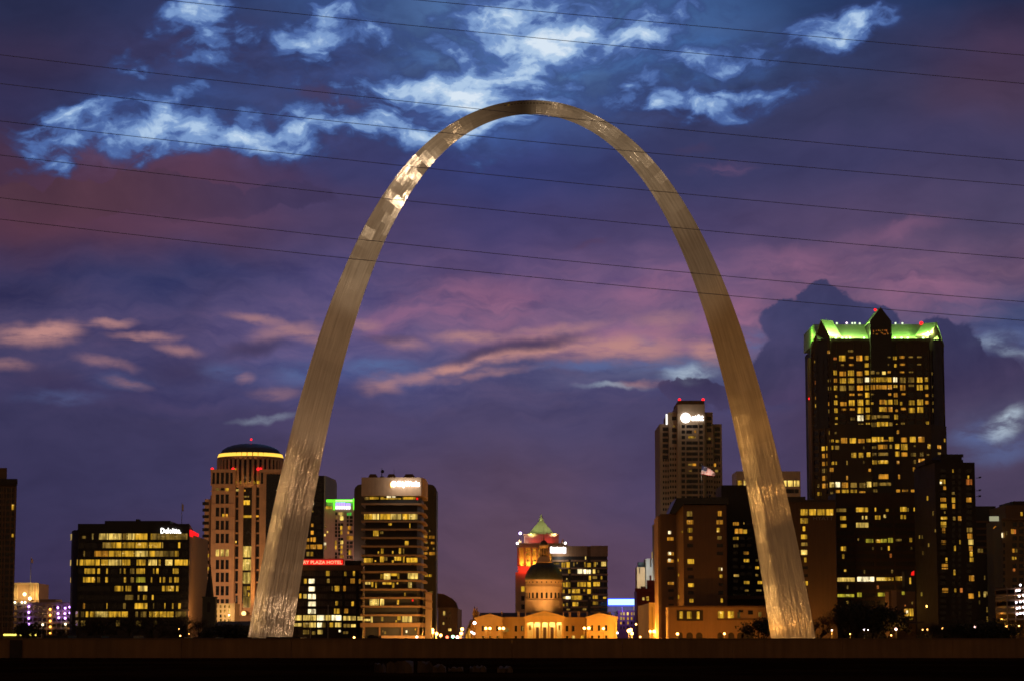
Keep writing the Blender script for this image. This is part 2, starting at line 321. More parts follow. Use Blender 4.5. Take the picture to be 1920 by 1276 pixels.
def props(o, label=None, cat=None, group=None, kind=None):
    for k, v in (('label', label), ('category', cat), ('group', group), ('kind', kind)):
        if v: o[k] = v
    return o
class Thing:
    def __init__(s, name, label, cat, loc, group=None):
        s.o = bpy.data.objects.new(name, None); COL.objects.link(s.o); s.o.location = loc; s.loc = loc
        s.o.empty_display_size = 2; props(s.o, label, cat, group); s.wins = []
    def part(s, name, mb, mats, parent=None, label=None, kind=None, recalc=True):
        mats = mats if isinstance(mats, (list, tuple)) else [mats]
        o = bpy.data.objects.new(name, mb.mesh(name, mats, s.loc, recalc)); COL.objects.link(o)
        o.parent = parent or s.o; props(o, label, kind=kind); return o
    def light(s, typ, loc, energy, color, radius=.3, target=None, angle=60, blend=.6, parent=None):
        d = bpy.data.lights.new('lamp_light', typ); d.energy = energy; d.color = color; d.shadow_soft_size = radius
        if typ == 'SPOT': d.spot_size = R(angle); d.spot_blend = blend
        o = bpy.data.objects.new('lamp_light', d); COL.objects.link(o); o.parent = parent or s.o
        o.location = Vector(loc) - Vector(s.loc)
        if target is not None: o.rotation_euler = (Vector(target) - Vector(loc)).to_track_quat('-Z', 'Y').to_euler()
        return o
    # ---- windows: collected as hexahedra, the largest hundred become parts of their own
    def win(s, corners, m, name='window'): s.wins.append((corners, m, name))
    def flush(s, cap=96):
        def size(c): return (Vector(c[0][1]) - Vector(c[0][0])).length * abs(c[0][4][2] - c[0][0][2]) * (1.0 if c[1] is DARKGLASS else 6)
        ws = sorted(s.wins, key=size, reverse=True)
        for c, m, nm in ws[:cap]: s.part(nm, MB().hexa(c), m, recalc=False)
        rest = ws[cap:]
        if rest:
            mats = []; mb = MB()
            for c, m, nm in rest:
                if m not in mats: mats.append(m)
                mb.hexa(c, mats.index(m))
            s.part('window', mb, mats, kind='stuff', recalc=False)
        s.wins = []
def solo(name, mb, mats, label, cat, group=None, loc=None, kind=None, recalc=True):
    mats = mats if isinstance(mats, (list, tuple)) else [mats]
    if loc is None:
        xs = [v[0] for v in mb.v]; ys = [v[1] for v in mb.v]; loc = ((min(xs) + max(xs)) / 2, (min(ys) + max(ys)) / 2, min(v[2] for v in mb.v))
    o = bpy.data.objects.new(name, mb.mesh(name, mats, loc, recalc)); COL.objects.link(o); o.location = loc
    return props(o, label, cat, group, kind)
class Face:
    """an upright facade plane between two plan points (left to right as seen from the river)"""
    def __init__(s, A, B):
        s.A, s.B = Vector(A), Vector(B); s.t = (s.B - s.A).normalized(); s.nrm = Vector((s.t.y, -s.t.x)); s.L = (s.B - s.A).length
    def hit(s, px, py):
        d = ray(px, py); d2 = Vector((d[0], d[1])); k = s.A.dot(s.nrm) / d2.dot(s.nrm)
        return (k * d2 - s.A).dot(s.t), ZC + k * d[2]
    def pt(s, a, z, d=0.0):
        p = s.A + s.t * a + s.nrm * d; return (p.x, p.y, z)
    def hexa(s, a0, a1, z0, z1, d0, d1):
        return [s.pt(a0, z0, d1), s.pt(a1, z0, d1), s.pt(a1, z0, d0), s.pt(a0, z0, d0), s.pt(a0, z1, d1), s.pt(a1, z1, d1), s.pt(a1, z1, d0), s.pt(a0, z1, d0)]
    def rect(s, x0, y0, x1, y1):
        cx, cy = (x0 + x1) / 2, (y0 + y1) / 2
        a0, a1 = s.hit(x0, cy)[0], s.hit(x1, cy)[0]; z1, z0 = s.hit(cx, y0)[1], s.hit(cx, y1)[1]
        return a0, a1, z0, z1
    def pbox(s, mb, x0, y0, x1, y1, d0=-.3, d1=.3, mi=0): mb.hexa(s.hexa(*s.rect(x0, y0, x1, y1), d0, d1), mi)
    def pane(s, th, x0, y0, x1, y1, kind='u', d=.06, name='window'): th.win(s.hexa(*s.rect(x0, y0, x1, y1), -.25, d), LIT[kind], name)
def parse(data, ox, oy, sc):
    res = []
    for it in data.replace('\n', ' ').split(';'):
        it = it.strip()
        if not it: continue
        k = it[-1] if it[-1].isalpha() else 'y'; nums = [float(x) for x in it.rstrip('abcdefghijklmnopqrstuvwxyzRG').split(',')]
        x0, y0, x1, y1 = nums; res.append((ox + x0 / sc, oy + y0 / sc, ox + x1 / sc, oy + y1 / sc, k))
    return res
def parse_rows(data, ox, oy, sc):
    res = []
    for line in data.strip().split('\n'):
        head, body = line.split(':'); y0, y1 = [float(x) for x in head.split()]
        for it in body.split():
            k = it[-1] if it[-1].isalpha() else 'y'; a, b = it.rstrip('abcdefghijklmnopqrstuvwxyzRG').split('-')
            res.append((ox + float(a) / sc, oy + y0 / sc, ox + float(b) / sc, oy + y1 / sc, k))
    return res
def place(th, rects, faces):
    """faces: list of (px_left, px_right, Face)"""
    for x0, y0, x1, y1, k in rects:
        c = (x0 + x1) / 2
        for a, b, f in faces:
            if a <= c < b: f.pane(th, max(x0, a + .3), y0, min(x1, b - .3), y1, k); break
def grid(th, face, xs, ys, rects, k='u', d=.04):
    """unlit panes on a grid of (x0,x1) by (y0,y1), leaving out cells where a lit pane sits"""
    for y0, y1 in ys:
        for x0, x1 in xs:
            if any(a < x1 - .4 and c > x0 + .4 and b < y1 - .4 and e > y0 + .4 for a, b, c, e, _ in rects): continue
            face.pane(th, x0, y0, x1, y1, k, d)
def text_mb(string, face, x0, y0, x1, y1, depth=.35, d=.1, bold=0.0, xscale=True):
    """raised lettering on a facade, fitted to a rectangle given in photo pixels"""
    cu = bpy.data.curves.new('lettering', 'FONT'); cu.body = string; cu.extrude = 0; cu.offset = bold; cu.resolution_u = 2
    to = bpy.data.objects.new('lettering', cu); COL.objects.link(to)
    dg = bpy.context.evaluated_depsgraph_get(); dg.update()
    me = bpy.data.meshes.new_from_object(to.evaluated_get(dg)); bpy.data.objects.remove(to); bpy.data.curves.remove(cu)
    vs = [v.co.copy() for v in me.vertices]; fs = [tuple(p.vertices) for p in me.polygons]; bpy.data.meshes.remove(me)
    mx0, mx1 = min(v.x for v in vs), max(v.x for v in vs); my0, my1 = min(v.y for v in vs), max(v.y for v in vs)
    a0, a1, z0, z1 = face.rect(x0, y0, x1, y1)
    mp = [(a0 + (v.x - mx0) / (mx1 - mx0) * (a1 - a0), z0 + (v.y - my0) / (my1 - my0) * (z1 - z0)) for v in vs]
    mb = MB(); n = len(mp)
    mb.v = [face.pt(a, z, d + depth) for a, z in mp] + [face.pt(a, z, d) for a, z in mp]
    edges = {}
    for f in fs:
        mb.f.append(f); mb.f.append(tuple(n + i for i in reversed(f)))
        for i in range(len(f)):
            e = (f[i], f[(i + 1) % len(f)]); edges[e] = edges.get(e, 0) + 1
    for (a, b) in list(edges):
        if (b, a) not in edges: mb.f.append((b, a, n + a, n + b))
    mb.m = [0] * len(mb.f); mb.smooth = [False] * len(mb.f); return mb
def disc_mb(face, cx, cy, r, depth=.4, d=.1, n=24):
    a, z = face.hit(cx, cy); rr = face.hit(cx + r, cy)[0] - a
    ring = [(a + rr * math.cos(2 * math.pi * k / n), z + rr * math.sin(2 * math.pi * k / n)) for k in range(n)]
    return MB().extr([face.pt(x, y, d + depth) for x, y in ring], Vector(face.pt(0, 0, d)) - Vector(face.pt(0, 0, d + depth)))
def base(px, Y): return (X(px, Y), Y, GZ(Y))
def bld(name, label, x0, x1, Y, group=None, cat='building'): return Thing(name, label, cat, base((x0 + x1) / 2, Y), group)
def front(x0, x1, Y, py=1050): return Face((X(x0, Y, py), Y), (X(x1, Y, py), Y))
def beacon(th, px, py, Y, r=.55, name='beacon', m=None):
    p = P(px, py, Y); mb = MB().lathe(p.x, p.y, [(.12, p.z - 2.2), (.12, p.z - r)], 6); b = th.part('beacon_mast', mb, MET)
    th.part(name, MB().ball(p, r), m or REDLAMP, parent=b)
MET = wall('dark_metal', (.05, .05, .055), .5, .2, .8, .6)
REDLAMP = glow('red_lamp', (1, .012, .016), 2.6, False)

def each(th, name, face, rects, d0, d1, mat):
    for r in rects: th.part(name, MB().hexa(face.hexa(*face.rect(*r), d0, d1)), mat, recalc=False)

# ------------------------------------------------------------------ ground, river
gm, g = newmat('ground_earth'); o = g.n('ShaderNodeTexCoord').outputs['Object']
n1 = g.noise(o, .05, 6, .6)[0]; n2 = g.noise(o, .9, 5, .65)[0]
c = g.mix(g.mr(n1, .46, .6), (.014, .0065, .0018), (.028, .013, .004)); c = g.mix(1.0, c, g.ramp(n2, [(.3, (.5, .5, .5)), (.7, (1.4, 1.4, 1.4))]), 'MULTIPLY')
b = g.n('ShaderNodeBsdfPrincipled'); g.put(b.inputs['Base Color'], c); b.inputs['Roughness'].default_value = .95; b.inputs['Specular IOR Level'].default_value = 0
bp = g.n('ShaderNodeBump'); bp.inputs['Strength'].default_value = .6; g.put(bp.inputs['Height'], n2); g.put(b.inputs['Normal'], bp.outputs[0]); out(g, b.outputs[0])
mb = MB(); ys = [-400, -100, 258, 264, 310, 690, 745, 890, 965, 3000, 12000]
for x in (-9000, 9000): mb.v += [(x, y, GZ(y)) for y in ys]
n = len(ys); mb.f = [(i, n + i, n + i + 1, i + 1) for i in range(n - 1)]; mb.m = [0] * (n - 1); mb.smooth = [False] * (n - 1)
props(solo('ground', mb, gm, None, None, loc=(0, 0, 0)), 'dark ground running from the near bank to the city', None, None, 'structure')
wm, g = newmat('river_water'); o = g.n('ShaderNodeTexCoord').outputs['Object']
b = g.n('ShaderNodeBsdfPrincipled'); b.inputs['Base Color'].default_value = (.02, .017, .014, 1); b.inputs['Roughness'].default_value = .12
bp = g.n('ShaderNodeBump'); bp.inputs['Strength'].default_value = .35; g.put(bp.inputs['Height'], g.noise(g.mapping(o, scale=(.3, 1, 1)), .6, 4, .6)[0]); g.put(b.inputs['Normal'], bp.outputs[0]); out(g, b.outputs[0])
mb = MB(); mb.v = [(-9000, 302, -7), (9000, 302, -7), (9000, 699, -7), (-9000, 699, -7)]; mb.f = [(0, 1, 2, 3)]; mb.m = [0]; mb.smooth = [False]
props(solo('river', mb, wm, None, None, loc=(0, 500, -7)), 'dark river behind the flood wall', None, None, 'structure')
asph = wall('asphalt', (.05, .048, .045), .85, .2, .4)
mb = MB(); xa, xb = X(830, 1010), X(878, 1010)
mb.v = [(xa, 975, 5.004), (xb, 975, 5.004), (X(868, 1900), 1900, 5.004), (X(846, 1900), 1900, 5.004)]; mb.f = [(0, 1, 2, 3)]; mb.m = [0]; mb.smooth = [False]
props(solo('street', mb, asph, None, None, loc=(0, 975, 5)), 'street running into the city beside the courthouse', None, None, 'structure')

# ------------------------------------------------------------------ flood wall along the near bank
YW = 257.0; zt, zb = Z(1195.5, YW), GZ(YW)
fw = Thing('flood_wall', 'long low brown concrete flood wall across the whole foreground', 'wall', (0, YW, zb))
cm = wall('wall_concrete', (.19, .10, .038), .9, .5, .12); cm2 = wall('wall_coping', (.13, .075, .032), .9, .2, .5)
mb = MB()
for k in range(-12, 12): mb.box(k * 12 + .02, k * 12 + 11.98, YW, YW + .5, zb - .5, zt - .16)
fw.part('wall_panel', mb, cm)
fw.part('coping', MB().box(-144, 144, YW - .06, YW + .56, zt - .16, zt), cm2)
mb = MB(); mb.box(X(22, YW), X(45, YW), YW - .25, YW - .003, zb - .3, zt - .18); fw.part('pilaster', mb, wall('wall_pilaster', (.03, .02, .015), .9))

# ------------------------------------------------------------------ the arch: weighted catenary, equilateral triangular section, 142 stations
CX, CY = X(996.5, 796, 1200), 796.0; FT = .3048
def arch_mat():
    m, g = newmat('brushed_stainless_steel')
    uv = g.n('ShaderNodeTexCoord').outputs['UV']
    at = g.n('ShaderNodeAttribute', attribute_name='panel'); pv = at.outputs['Vector']
    sp = g.n('ShaderNodeSeparateXYZ'); g.put(sp.inputs[0], pv)
    geo = g.n('ShaderNodeNewGeometry'); sg = g.n('ShaderNodeSeparateXYZ'); g.put(sg.inputs[0], geo.outputs['Position'])
    oil = g.noise(g.mapping(uv, scale=(.42, .075, 1)), 1.0, 3, .55, .1)[0]         # oil-canned plates, longer along the leg
    oil2 = g.noise(g.mapping(uv, scale=(.85, .045, 1)), 1.0, 4, .6)[0]
    scr = g.noise(g.mapping(uv, scale=(9, .06, 1)), 1.0, 3, .6)[0]               # brushing
    low = g.mr(sg.outputs[2], 5, 85, 1.0, .12, False)
    h = g.m('ADD', g.m('MULTIPLY', g.m('ADD', oil, oil2), g.m('MULTIPLY', low, .34)), g.m('MULTIPLY', scr, .003))
    bp = g.n('ShaderNodeBump'); bp.inputs['Strength'].default_value = 1; bp.inputs['Distance'].default_value = 1; g.put(bp.inputs['Height'], h)
    nrm = g.v('NORMALIZE', g.v('ADD', bp.outputs[0], g.v('SCALE', g.v('SUBTRACT', pv, (.5, .5, .5)), scale=.085)))
    tint = g.mix(sp.outputs[0], (.56, .49, .43), (.63, .55, .485))
    tint = g.mix(1.0, tint, g.ramp(g.m('ADD', g.m('MULTIPLY', scr, .4), g.m('MULTIPLY', g.noise(g.mapping(uv, scale=(1.6, .05, 1)), 1.0, 4, .6)[0], .6)), [(.34, (.72, .72, .72)), (.66, (1.24, 1.24, 1.24))]), 'MULTIPLY')
    p1 = g.n('ShaderNodeBsdfPrincipled'); p2 = g.n('ShaderNodeBsdfPrincipled')
    for p in (p1, p2): g.put(p.inputs['Base Color'], tint); p.inputs['Metallic'].default_value = 1; g.put(p.inputs['Normal'], nrm)
    g.put(p1.inputs['Roughness'], g.mr(sp.outputs[1], 0, 1, .36, .43, False)); g.put(p2.inputs['Roughness'], g.mr(sp.outputs[2], 0, 1, .09, .16, False))
    p3 = g.n('ShaderNodeBsdfDiffuse'); g.put(p3.inputs[0], tint)
    mx = g.n('ShaderNodeMixShader'); mx.inputs[0].default_value = .38; g.put(mx.inputs[1], p1.outputs[0]); g.put(mx.inputs[2], p2.outputs[0])
    m2 = g.n('ShaderNodeMixShader'); m2.inputs[0].default_value = .22; g.put(m2.inputs[1], mx.outputs[0]); g.put(m2.inputs[2], p3.outputs[0])
    out(g, m2.outputs[0]); return m
STEEL = arch_mat()
def arch_y(x): return 693.8597 - 68.7672 * math.cosh(.0100333 * x)
def station(x):
    y = arch_y(x); dy = -68.7672 * .0100333 * math.sinh(.0100333 * x)
    Q = 1262.6651 - 1.81977 * y; s = math.sqrt(4 * max(Q, 120) / math.sqrt(3))
    t = Vector((1, 0, dy)).normalized(); outw = Vector((-t.z, 0, t.x))      # outward = up at the crown
    c = Vector((x, 0, y)); h = s * math.sqrt(3) / 2
    return [(c + outw * (h / 3) + Vector((0, -s / 2, 0))), (c + outw * (h / 3) + Vector((0, s / 2, 0))), (c - outw * (2 * h / 3))], s, t
def arch_leg(sgn):
    xs = [0.0]; step = 6.0                                                     # half of a twelve-foot station
    while xs[-1] < 303:
        x = xs[-1]; dy = 68.7672 * .0100333 * math.sinh(.0100333 * x); xs.append(x + step / math.hypot(1, dy))
    me = bpy.data.meshes.new('leg'); vs = []; fs = []; uvs = []; pan = []
    rnd = random.Random(11 if sgn < 0 else 23); K = 4; cache = {}
    for i in range(len(xs) - 1):
        A, sa, _ = station(sgn * xs[i]); B, sb, _ = station(sgn * xs[i + 1])
        for e in range(3):
            a0, a1, b0, b1 = A[e], A[(e + 1) % 3], B[e], B[(e + 1) % 3]
            for k in range(K):
                qv = [a0.lerp(a1, k / K), a0.lerp(a1, (k + 1) / K), b0.lerp(b1, (k + 1) / K), b0.lerp(b1, k / K)]
                if sgn > 0: qv.reverse()
                i0 = len(vs); vs += [tuple(p * FT) for p in qv]; fs.append((i0, i0 + 1, i0 + 2, i0 + 3))
                us = [((k / K - .5) * sa * FT, i * 1.83), (((k + 1) / K - .5) * sa * FT, i * 1.83), (((k + 1) / K - .5) * sb * FT, (i + 1) * 1.83), ((k / K - .5) * sb * FT, (i + 1) * 1.83)]
                if sgn > 0: us.reverse()
                uvs += [(u + e * 40 + (200 if sgn > 0 else 0), v) for u, v in us]
                key = (i // 2, e, k // 2 if i % 4 < 2 else (k + 1) // 2)
                if key not in cache: kk = 1.0 if sgn < 0 and 112 < xs[i] < 180 else .42; cache[key] = tuple(.5 + (rnd.random() - .5) * kk for _ in range(3))
                pan.append(cache[key])
    me.from_pydata(vs, [], fs); me.materials.append(STEEL)
    ul = me.uv_layers.new(name='UVMap')
    for l, u in zip(ul.data, uvs): l.uv = u
    at = me.attributes.new('panel', 'FLOAT_VECTOR', 'FACE')
    for d, p in zip(at.data, pan): d.vector = p
    b = bmesh.new(); b.from_mesh(me); bmesh.ops.remove_doubles(b, verts=b.verts, dist=.001); bmesh.ops.recalc_face_normals(b, faces=b.faces); b.to_mesh(b and me); b.free()
    return me
arch = Thing('steel_arch', 'giant curved stainless steel arch standing before the whole skyline', 'arch', (CX, CY, 0))
for sgn in (-1, 1):
    o = bpy.data.objects.new('leg', arch_leg(sgn)); COL.objects.link(o); o.parent = arch.o
for k in range(-8, 9):                                                        # slit windows of the viewing room under the crown
    x = k * 3.6; T, s, t = station(x); f0, vtx = T[0], T[2]; nn = (Vector((0, -math.sqrt(3) / 2, 0)) - Vector((-t.z, 0, t.x)) * .5)
    c = f0.lerp(vtx, .22); up = (f0 - vtx).normalized(); mb = MB()
    cs = [c - t * 1.1 - up * .35, c + t * 1.1 - up * .35, c + t * 1.1 + up * .35, c - t * 1.1 + up * .35]
    cs = [Vector(CX_) * FT + Vector((CX, CY, 0)) for CX_ in cs]; mb.extr([p + nn * .05 for p in cs], -nn * .3)
    arch.part('window', mb, LIT['y'] if k == -7 else DARKGLASS)

# ------------------------------------------------------------------ barges moored on the far bank, just showing above the wall
bargem = wall('barge_steel', (.012, .010, .010), .7, .3, .4)
for px0, px1, py, lab in ((80,132,1190.5,'flat black moored barge showing above the wall nearest the far left garage'), (141,195,1190.5,'flat black moored barge above the wall under the left end of the dark office block'),
      (201,255,1190.5,'flat black moored barge above the wall under the middle of the dark office block'), (298,350,1193,'flat black moored barge above the wall under the right end of the dark office block'),
      (358,409,1193.3,'flat black moored barge above the wall in front of the church tower'), (450,477,1193.5,'short black moored barge touching the left side of the left arch foot'), (495,569,1193,'flat black moored barge in front of the left arch foot')):
    Y = 660; x0, x1 = X(px0, Y), X(px1, Y); t = Thing('barge', lab, 'barge', ((x0 + x1) / 2, Y, -7), 'barges moored along the far bank'); zt_ = Z(py, Y)
    mb = MB(); mb.prism([(x0, Y), (x1, Y), (x1, Y + 22), (x0, Y + 22)], -7.4, zt_ - 2.5); t.part('hull', mb, bargem)
    mb = MB(); mb.prism([(x0 + .4, Y + .5), (x1 - .4, Y + .5), (x1 - .4, Y + 21), (x0 + .4, Y + 21)], zt_ - 2.5, zt_, top=[(x0 + .7, Y + 1), (x1 - .7, Y + 1), (x1 - .7, Y + 20), (x0 + .7, Y + 20)]); t.part('cargo_cover', mb, bargem)
Y = 650; x0, x1 = X(690, Y), X(715, Y); t = Thing('work_boat', 'small black work boat with posts showing above the wall below the balconied tower', 'boat', ((x0 + x1) / 2, Y, -7))
mb = MB(); z1 = Z(1195, Y); mb.prism([(x0, Y), (x1 - 1, Y), (x1, Y + 1.5), (x1 - 1, Y + 3), (x0, Y + 3)], -7.3, z1 - 1.5); mb.box(x0 + .3, x1 - .6, Y + .3, Y + 2.7, z1 - 1.5, z1 + .6); t.part('hull', mb, bargem)
mb = MB(); xm = X(697, Y)
mb.box(xm - .9, xm + .8, Y + .6, Y + 2.4, z1 + .6, Z(1189.5, Y)); mb.tube([(xm, Y + 1.5, z1), (xm, Y + 1.5, Z(1187, Y))], .12); t.part('wheelhouse', mb, bargem)
for px in (691, 694, 705, 709, 713): t.part('post', MB().tube([(X(px, Y), Y + .5, z1), (X(px, Y), Y + .5, Z(1190.3, Y))], .22), bargem)

# ------------------------------------------------------------------ wall materials of the city
W = {k: wall('wall_' + k, *v) for k, v in {
  'black': ((.020, .018, .018), .55), 'blackbrown': ((.040, .030, .024), .7), 'darkbrown': ((.14, .080, .045), .8), 'brown': ((.26, .155, .085), .8), 'tan': ((.36, .235, .150), .8),
  'stone': ((.58, .35, .21), .85), 'pink': ((.42, .27, .24), .8), 'pale': ((.40, .33, .30), .8), 'grey': ((.34, .34, .32), .8), 'cream': ((.55, .42, .27), .85), 'lime': ((.50, .40, .26), .85),
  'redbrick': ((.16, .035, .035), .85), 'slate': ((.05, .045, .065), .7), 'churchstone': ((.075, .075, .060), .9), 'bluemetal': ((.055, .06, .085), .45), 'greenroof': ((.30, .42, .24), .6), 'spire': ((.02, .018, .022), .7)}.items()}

# ---- far left tower
Y = 930; t = bld('brick_tower', 'tall dark brown tower with overhanging top cut by the left picture edge', -60, 30, Y); f = front(-60, 28, Y, 1040)
xa, xb = f.A.x, f.B.x; mb = MB().prism([(xa, Y), (xb, Y), (X(28.3, Y + 40, 1040), Y + 40), (xa, Y + 40)], GZ(Y), Z(906, Y)); mb.prism([(X(-60, Y, 880), Y + 6), (X(13, Y + 6, 880), Y + 6), (X(13.3, Y + 30, 880), Y + 30), (X(-60, Y, 880), Y + 30)], Z(900, Y), Z(874, Y)); t.part('wall', mb, W['darkbrown'])
each(t, 'cornice', f, [(-60, 897, 32.5, 909)], -.4, 1.2, W['blackbrown'])
each(t, 'pier', f, [(px - .5, 912, px + .5, 1186) for px in (3, 8.5, 18.5, 26)], -.2, .4, W['brown'])
rs = [(22.2, 945, 26.2, 955, 'y'), (21.5, 1000, 25, 1006, 'y')]; place(t, rs, [(-60, 30, f)])
grid(t, f, [(-14, 2), (4, 8), (9.5, 17.8), (19.2, 25.4)], [(y, y + 7) for y in range(914, 1170, 11)], rs); t.flush()

# ---- parking garage and lit building at the left
Y = 1010; t = bld('parking_garage', 'low open parking garage with purple and orange lamps at far left', 20, 134, Y, cat='garage'); f = front(20, 134, Y, 1160); x0, x1 = f.A.x, f.B.x
mb = MB()
for y0, y1 in ((1128, 1134), (1142, 1146), (1153, 1157), (1164, 1168), (1175, 1179)): mb.box(x0, x1, Y, Y + 40, Z(y1, Y), Z(y0, Y))
mb.box(x0, x1, Y + 12, Y + 12.5, GZ(Y), Z(1134, Y)); t.part('deck', mb, W['pale'])
each(t, 'column', f, [(px, 1133, px + 1.6, 1197) for px in range(24, 134, 9)], -.6, -.05, W['pale'])
mb = MB().box(X(62, Y), X(92, Y), Y + 15, Y + 30, Z(1129, Y), Z(1121, Y)); t.part('stair_tower', mb, W['tan'])
pv = glow('violet_lamp', (.55, .25, 1), 9); ov = glow('orange_lamp', (1, .40, .05), 8); wv = glow('pale_lamp', (1, .8, .45), 6)
for px, py, m in [(54,1136,pv),(54,1147,pv),(54,1158,pv),(54,1169,pv),(94,1141,ov),(94,1152,ov),(94,1163,ov),(94,1174,ov),(94,1186,ov),(108.5,1138,pv),(109,1149,pv),(110,1157,pv),(122,1139,pv),(121.5,1149,pv),(122,1158,pv),(122.5,1169,wv),(130.5,1137,pv),(131,1148,pv),(28,1128,wv),(41,1128,wv),(47,1128,wv),(80,1170,wv),(133,1171,ov),(133,1184,ov)]:
    p = P(px, py, Y - .6); t.part('lamp', MB().ball(p, .42, n=8), m)
for px, py in ((40,1140),(66,1140),(100,1150),(118,1163),(70,1152),(44,1163)):
    p = P(px, py + 3, Y + 5); t.light('POINT', p, 900, (1, .62, .28), .4)
t = bld('columned_hall', 'small floodlit hall with bright columns above the garage at far left', 26, 73, 1200); Y = 1200; f = front(26, 73, Y, 1110)
mb = MB().box(f.A.x, f.B.x, Y, Y + 25, GZ(Y), Z(1093, Y)); t.part('wall', mb, W['tan'])
each(t, 'column', f, [(px - .7, 1094.6, px + .7, 1124) for px in (27.5, 30, 33, 57, 60, 63, 69, 72)], .1, 1.0, W['cream']); mb = MB(); f.pbox(mb, 26, 1091.5, 73.5, 1094.5, -.3, 1.3); t.part('cornice', mb, W['cream'])
for px in (31, 60, 70): p = P(px, 1113, Y - 5); t.light('POINT', p, 1500, (1, .66, .22), .5)
for px, py in ((46, 1113), (56, 1121)): t.part('lamp', MB().ball(P(px, py, Y - 1), .8, n=8), wv)
Y = 1195; t = Thing('flagpole', 'thin flagpole with pale flag above the floodlit hall at far left', 'flagpole', (X(58, Y), Y, Z(1094, Y)))
t.part('pole', MB().tube([(X(57.6, Y, 1070), Y, Z(1094, Y)), (X(57.6, Y, 1070), Y, Z(1043, Y))], .14), W['grey'])
a, b_ = P(58, 1045, Y), P(61.5, 1053, Y); t.part('flag', MB().hexa([(a.x, Y, b_.z), (b_.x, Y + .5, b_.z - .6), (b_.x, Y + .6, b_.z - .6), (a.x, Y + .1, b_.z), (a.x, Y, a.z), (b_.x, Y + .5, a.z - .9), (b_.x, Y + .6, a.z - .9), (a.x, Y + .1, a.z)]), W['pink'])
Y = 900; t = Thing('light_string', 'low row of small yellow lamps at the foot of the leftmost tower', 'lamps', (X(35, Y), Y, GZ(Y)))
t.part('rail', MB().box(X(3, Y), X(71, Y), Y + .3, Y + .6, GZ(Y), Z(1191.5, Y)), W['blackbrown'])
for px in (8, 11, 14, 17, 20, 23, 26, 29, 39, 49, 57, 67): t.part('lamp', MB().ball(P(px, 1189, Y), .36, n=8), glow('yellow_lamp', (1, .78, .12), 2.5, False))

# ---- dark office block with lit floors
Y = 960; t = bld('office_block', 'dark office block with bright yellow lit floors and rounded left corner at left', 132, 370, Y)
f = front(146, 354, Y); zb_, L = GZ(Y), X
A = (X(132, Y + 14), Y + 14); B_ = (X(136, Y + 5), Y + 5); C_ = (f.A.x, Y); D_ = (f.B.x, Y); E_ = (X(369.5, Y + 40), Y + 40)
fl = Face(A, C_); fr = Face(D_, E_)
mb = MB().prism([C_, D_, (X(353.5, Y + 1), Y + 1), (X(352, Y + 45), Y + 60), (X(146, Y), Y + 60)], zb_, Z(981, Y)); t.part('wall', mb, W['blackbrown'])
mb = MB().prism([A, B_, (C_[0] - .01, Y + .6), (C_[0] - .01, Y + 59), (A[0], Y + 59)], zb_, Z(992, Y)); t.part('corner_wall', mb, W['blackbrown'])
mb = MB().prism([(D_[0] + .1, Y + .8), (E_[0], E_[1]), (E_[0] - 2, Y + 59), (D_[0] + .1, Y + 59)], zb_, Z(1000, Y)); t.part('side_wall', mb, W['brown'])
mb = MB().box(X(190, Y, 980), X(313, Y, 980), Y + 8, Y + 40, Z(984, Y), Z(973.5, Y)); mb.box(X(246, Y, 980), X(252, Y, 980), Y + 12, Y + 16, Z(974, Y), Z(969.5, Y)); t.part('roof_plant', mb, W['black'])
rows = parse_rows('''208 268: 65-128p 280-293p 350-440p 448-575p 585-640d 620-702p 712-830y 862-880y 882-1230d
232 258: 180-218d
297 352: 385-465d 468-570y 582-702y 712-833y 845-965y 975-988d 1138-1158y
382 437: 195-207d 303-440a 448-570y 580-702y 712-833p 842-903y 905-985d 990-1095d 1105-1143y
468 525: 62-112p 114-150y 155-190y 195-305y 315-355y 370-437y 445-570p 580-660y 725-815y 840-925p 943-962y 1010-1080p 1105-1232y 1246-1256y
556 608: 205-308y 333-358y 422-436y 557-568d 597-614y 660-700d 722-805y 888-900y 920-942y 1085-1095y 1100-1143y
643 695: 66-112y 192-308y 333-358y 413-436y 597-618y 665-695d 720-810g 866-878y 955-965y 987-1008y 1050-1073y 1100-1143y
730 782: 505-565y 575-592y 615-635y 640-668y 738-757y 762-830p 978-1008y 1018-1095y 1118-1143y
820 868: 610-690d 735-750d 790-826y 876-892y
902 957: 190-208a 424-433y 590-614d 705-830y 888-897d 1000-1010y 1078-1090y 1140-1163y
985 1040: 75-135d 170-200d 218-242y 260-302y 310-435p 443-570y 575-635y 712-735d 765-820d 850-885y 890-1090y 1112-1215d
1075 1130: 95-140d 170-210d 335-385d 520-555d 720-770d 895-930d''', 120, 960, 5.315)
faces = [(130, 146, fl), (146, 354, f), (354, 372, fr)]; place(t, rows, faces)
ysr = [(960 + a / 5.315, 960 + b / 5.315) for a, b in ((208,268),(297,352),(382,437),(468,525),(556,608),(643,695),(730,782),(820,868),(902,957),(985,1040),(1075,1130))]
bx = [(147 + i * 24.3, 147 + i * 24.3 + 23) for i in range(9)]; bx = [(a, min(b, 353)) for a, b in bx if a < 352]
half = [(a, (a + b) / 2 - .3) for a, b in bx] + [((a + b) / 2 + .3, b) for a, b in bx]
grid(t, f, half, ysr, rows, d=.03)
each(t, 'spandrel', f, [(146.2, a1 + .6, 354, b0 - .6) for (a0, a1), (b0, b1) in zip(ysr, ysr[1:])] + [(146.2, 981, 354, ysr[0][0] - .6)], -.3, .45, W['black'])
t.part('sign', text_mb('Deloitte.', f, 302, 989, 340, 999, .4, .5, .02), glow('sign_white', (1, .98, .92), 3.0, False), label='glowing white Deloitte. lettering')
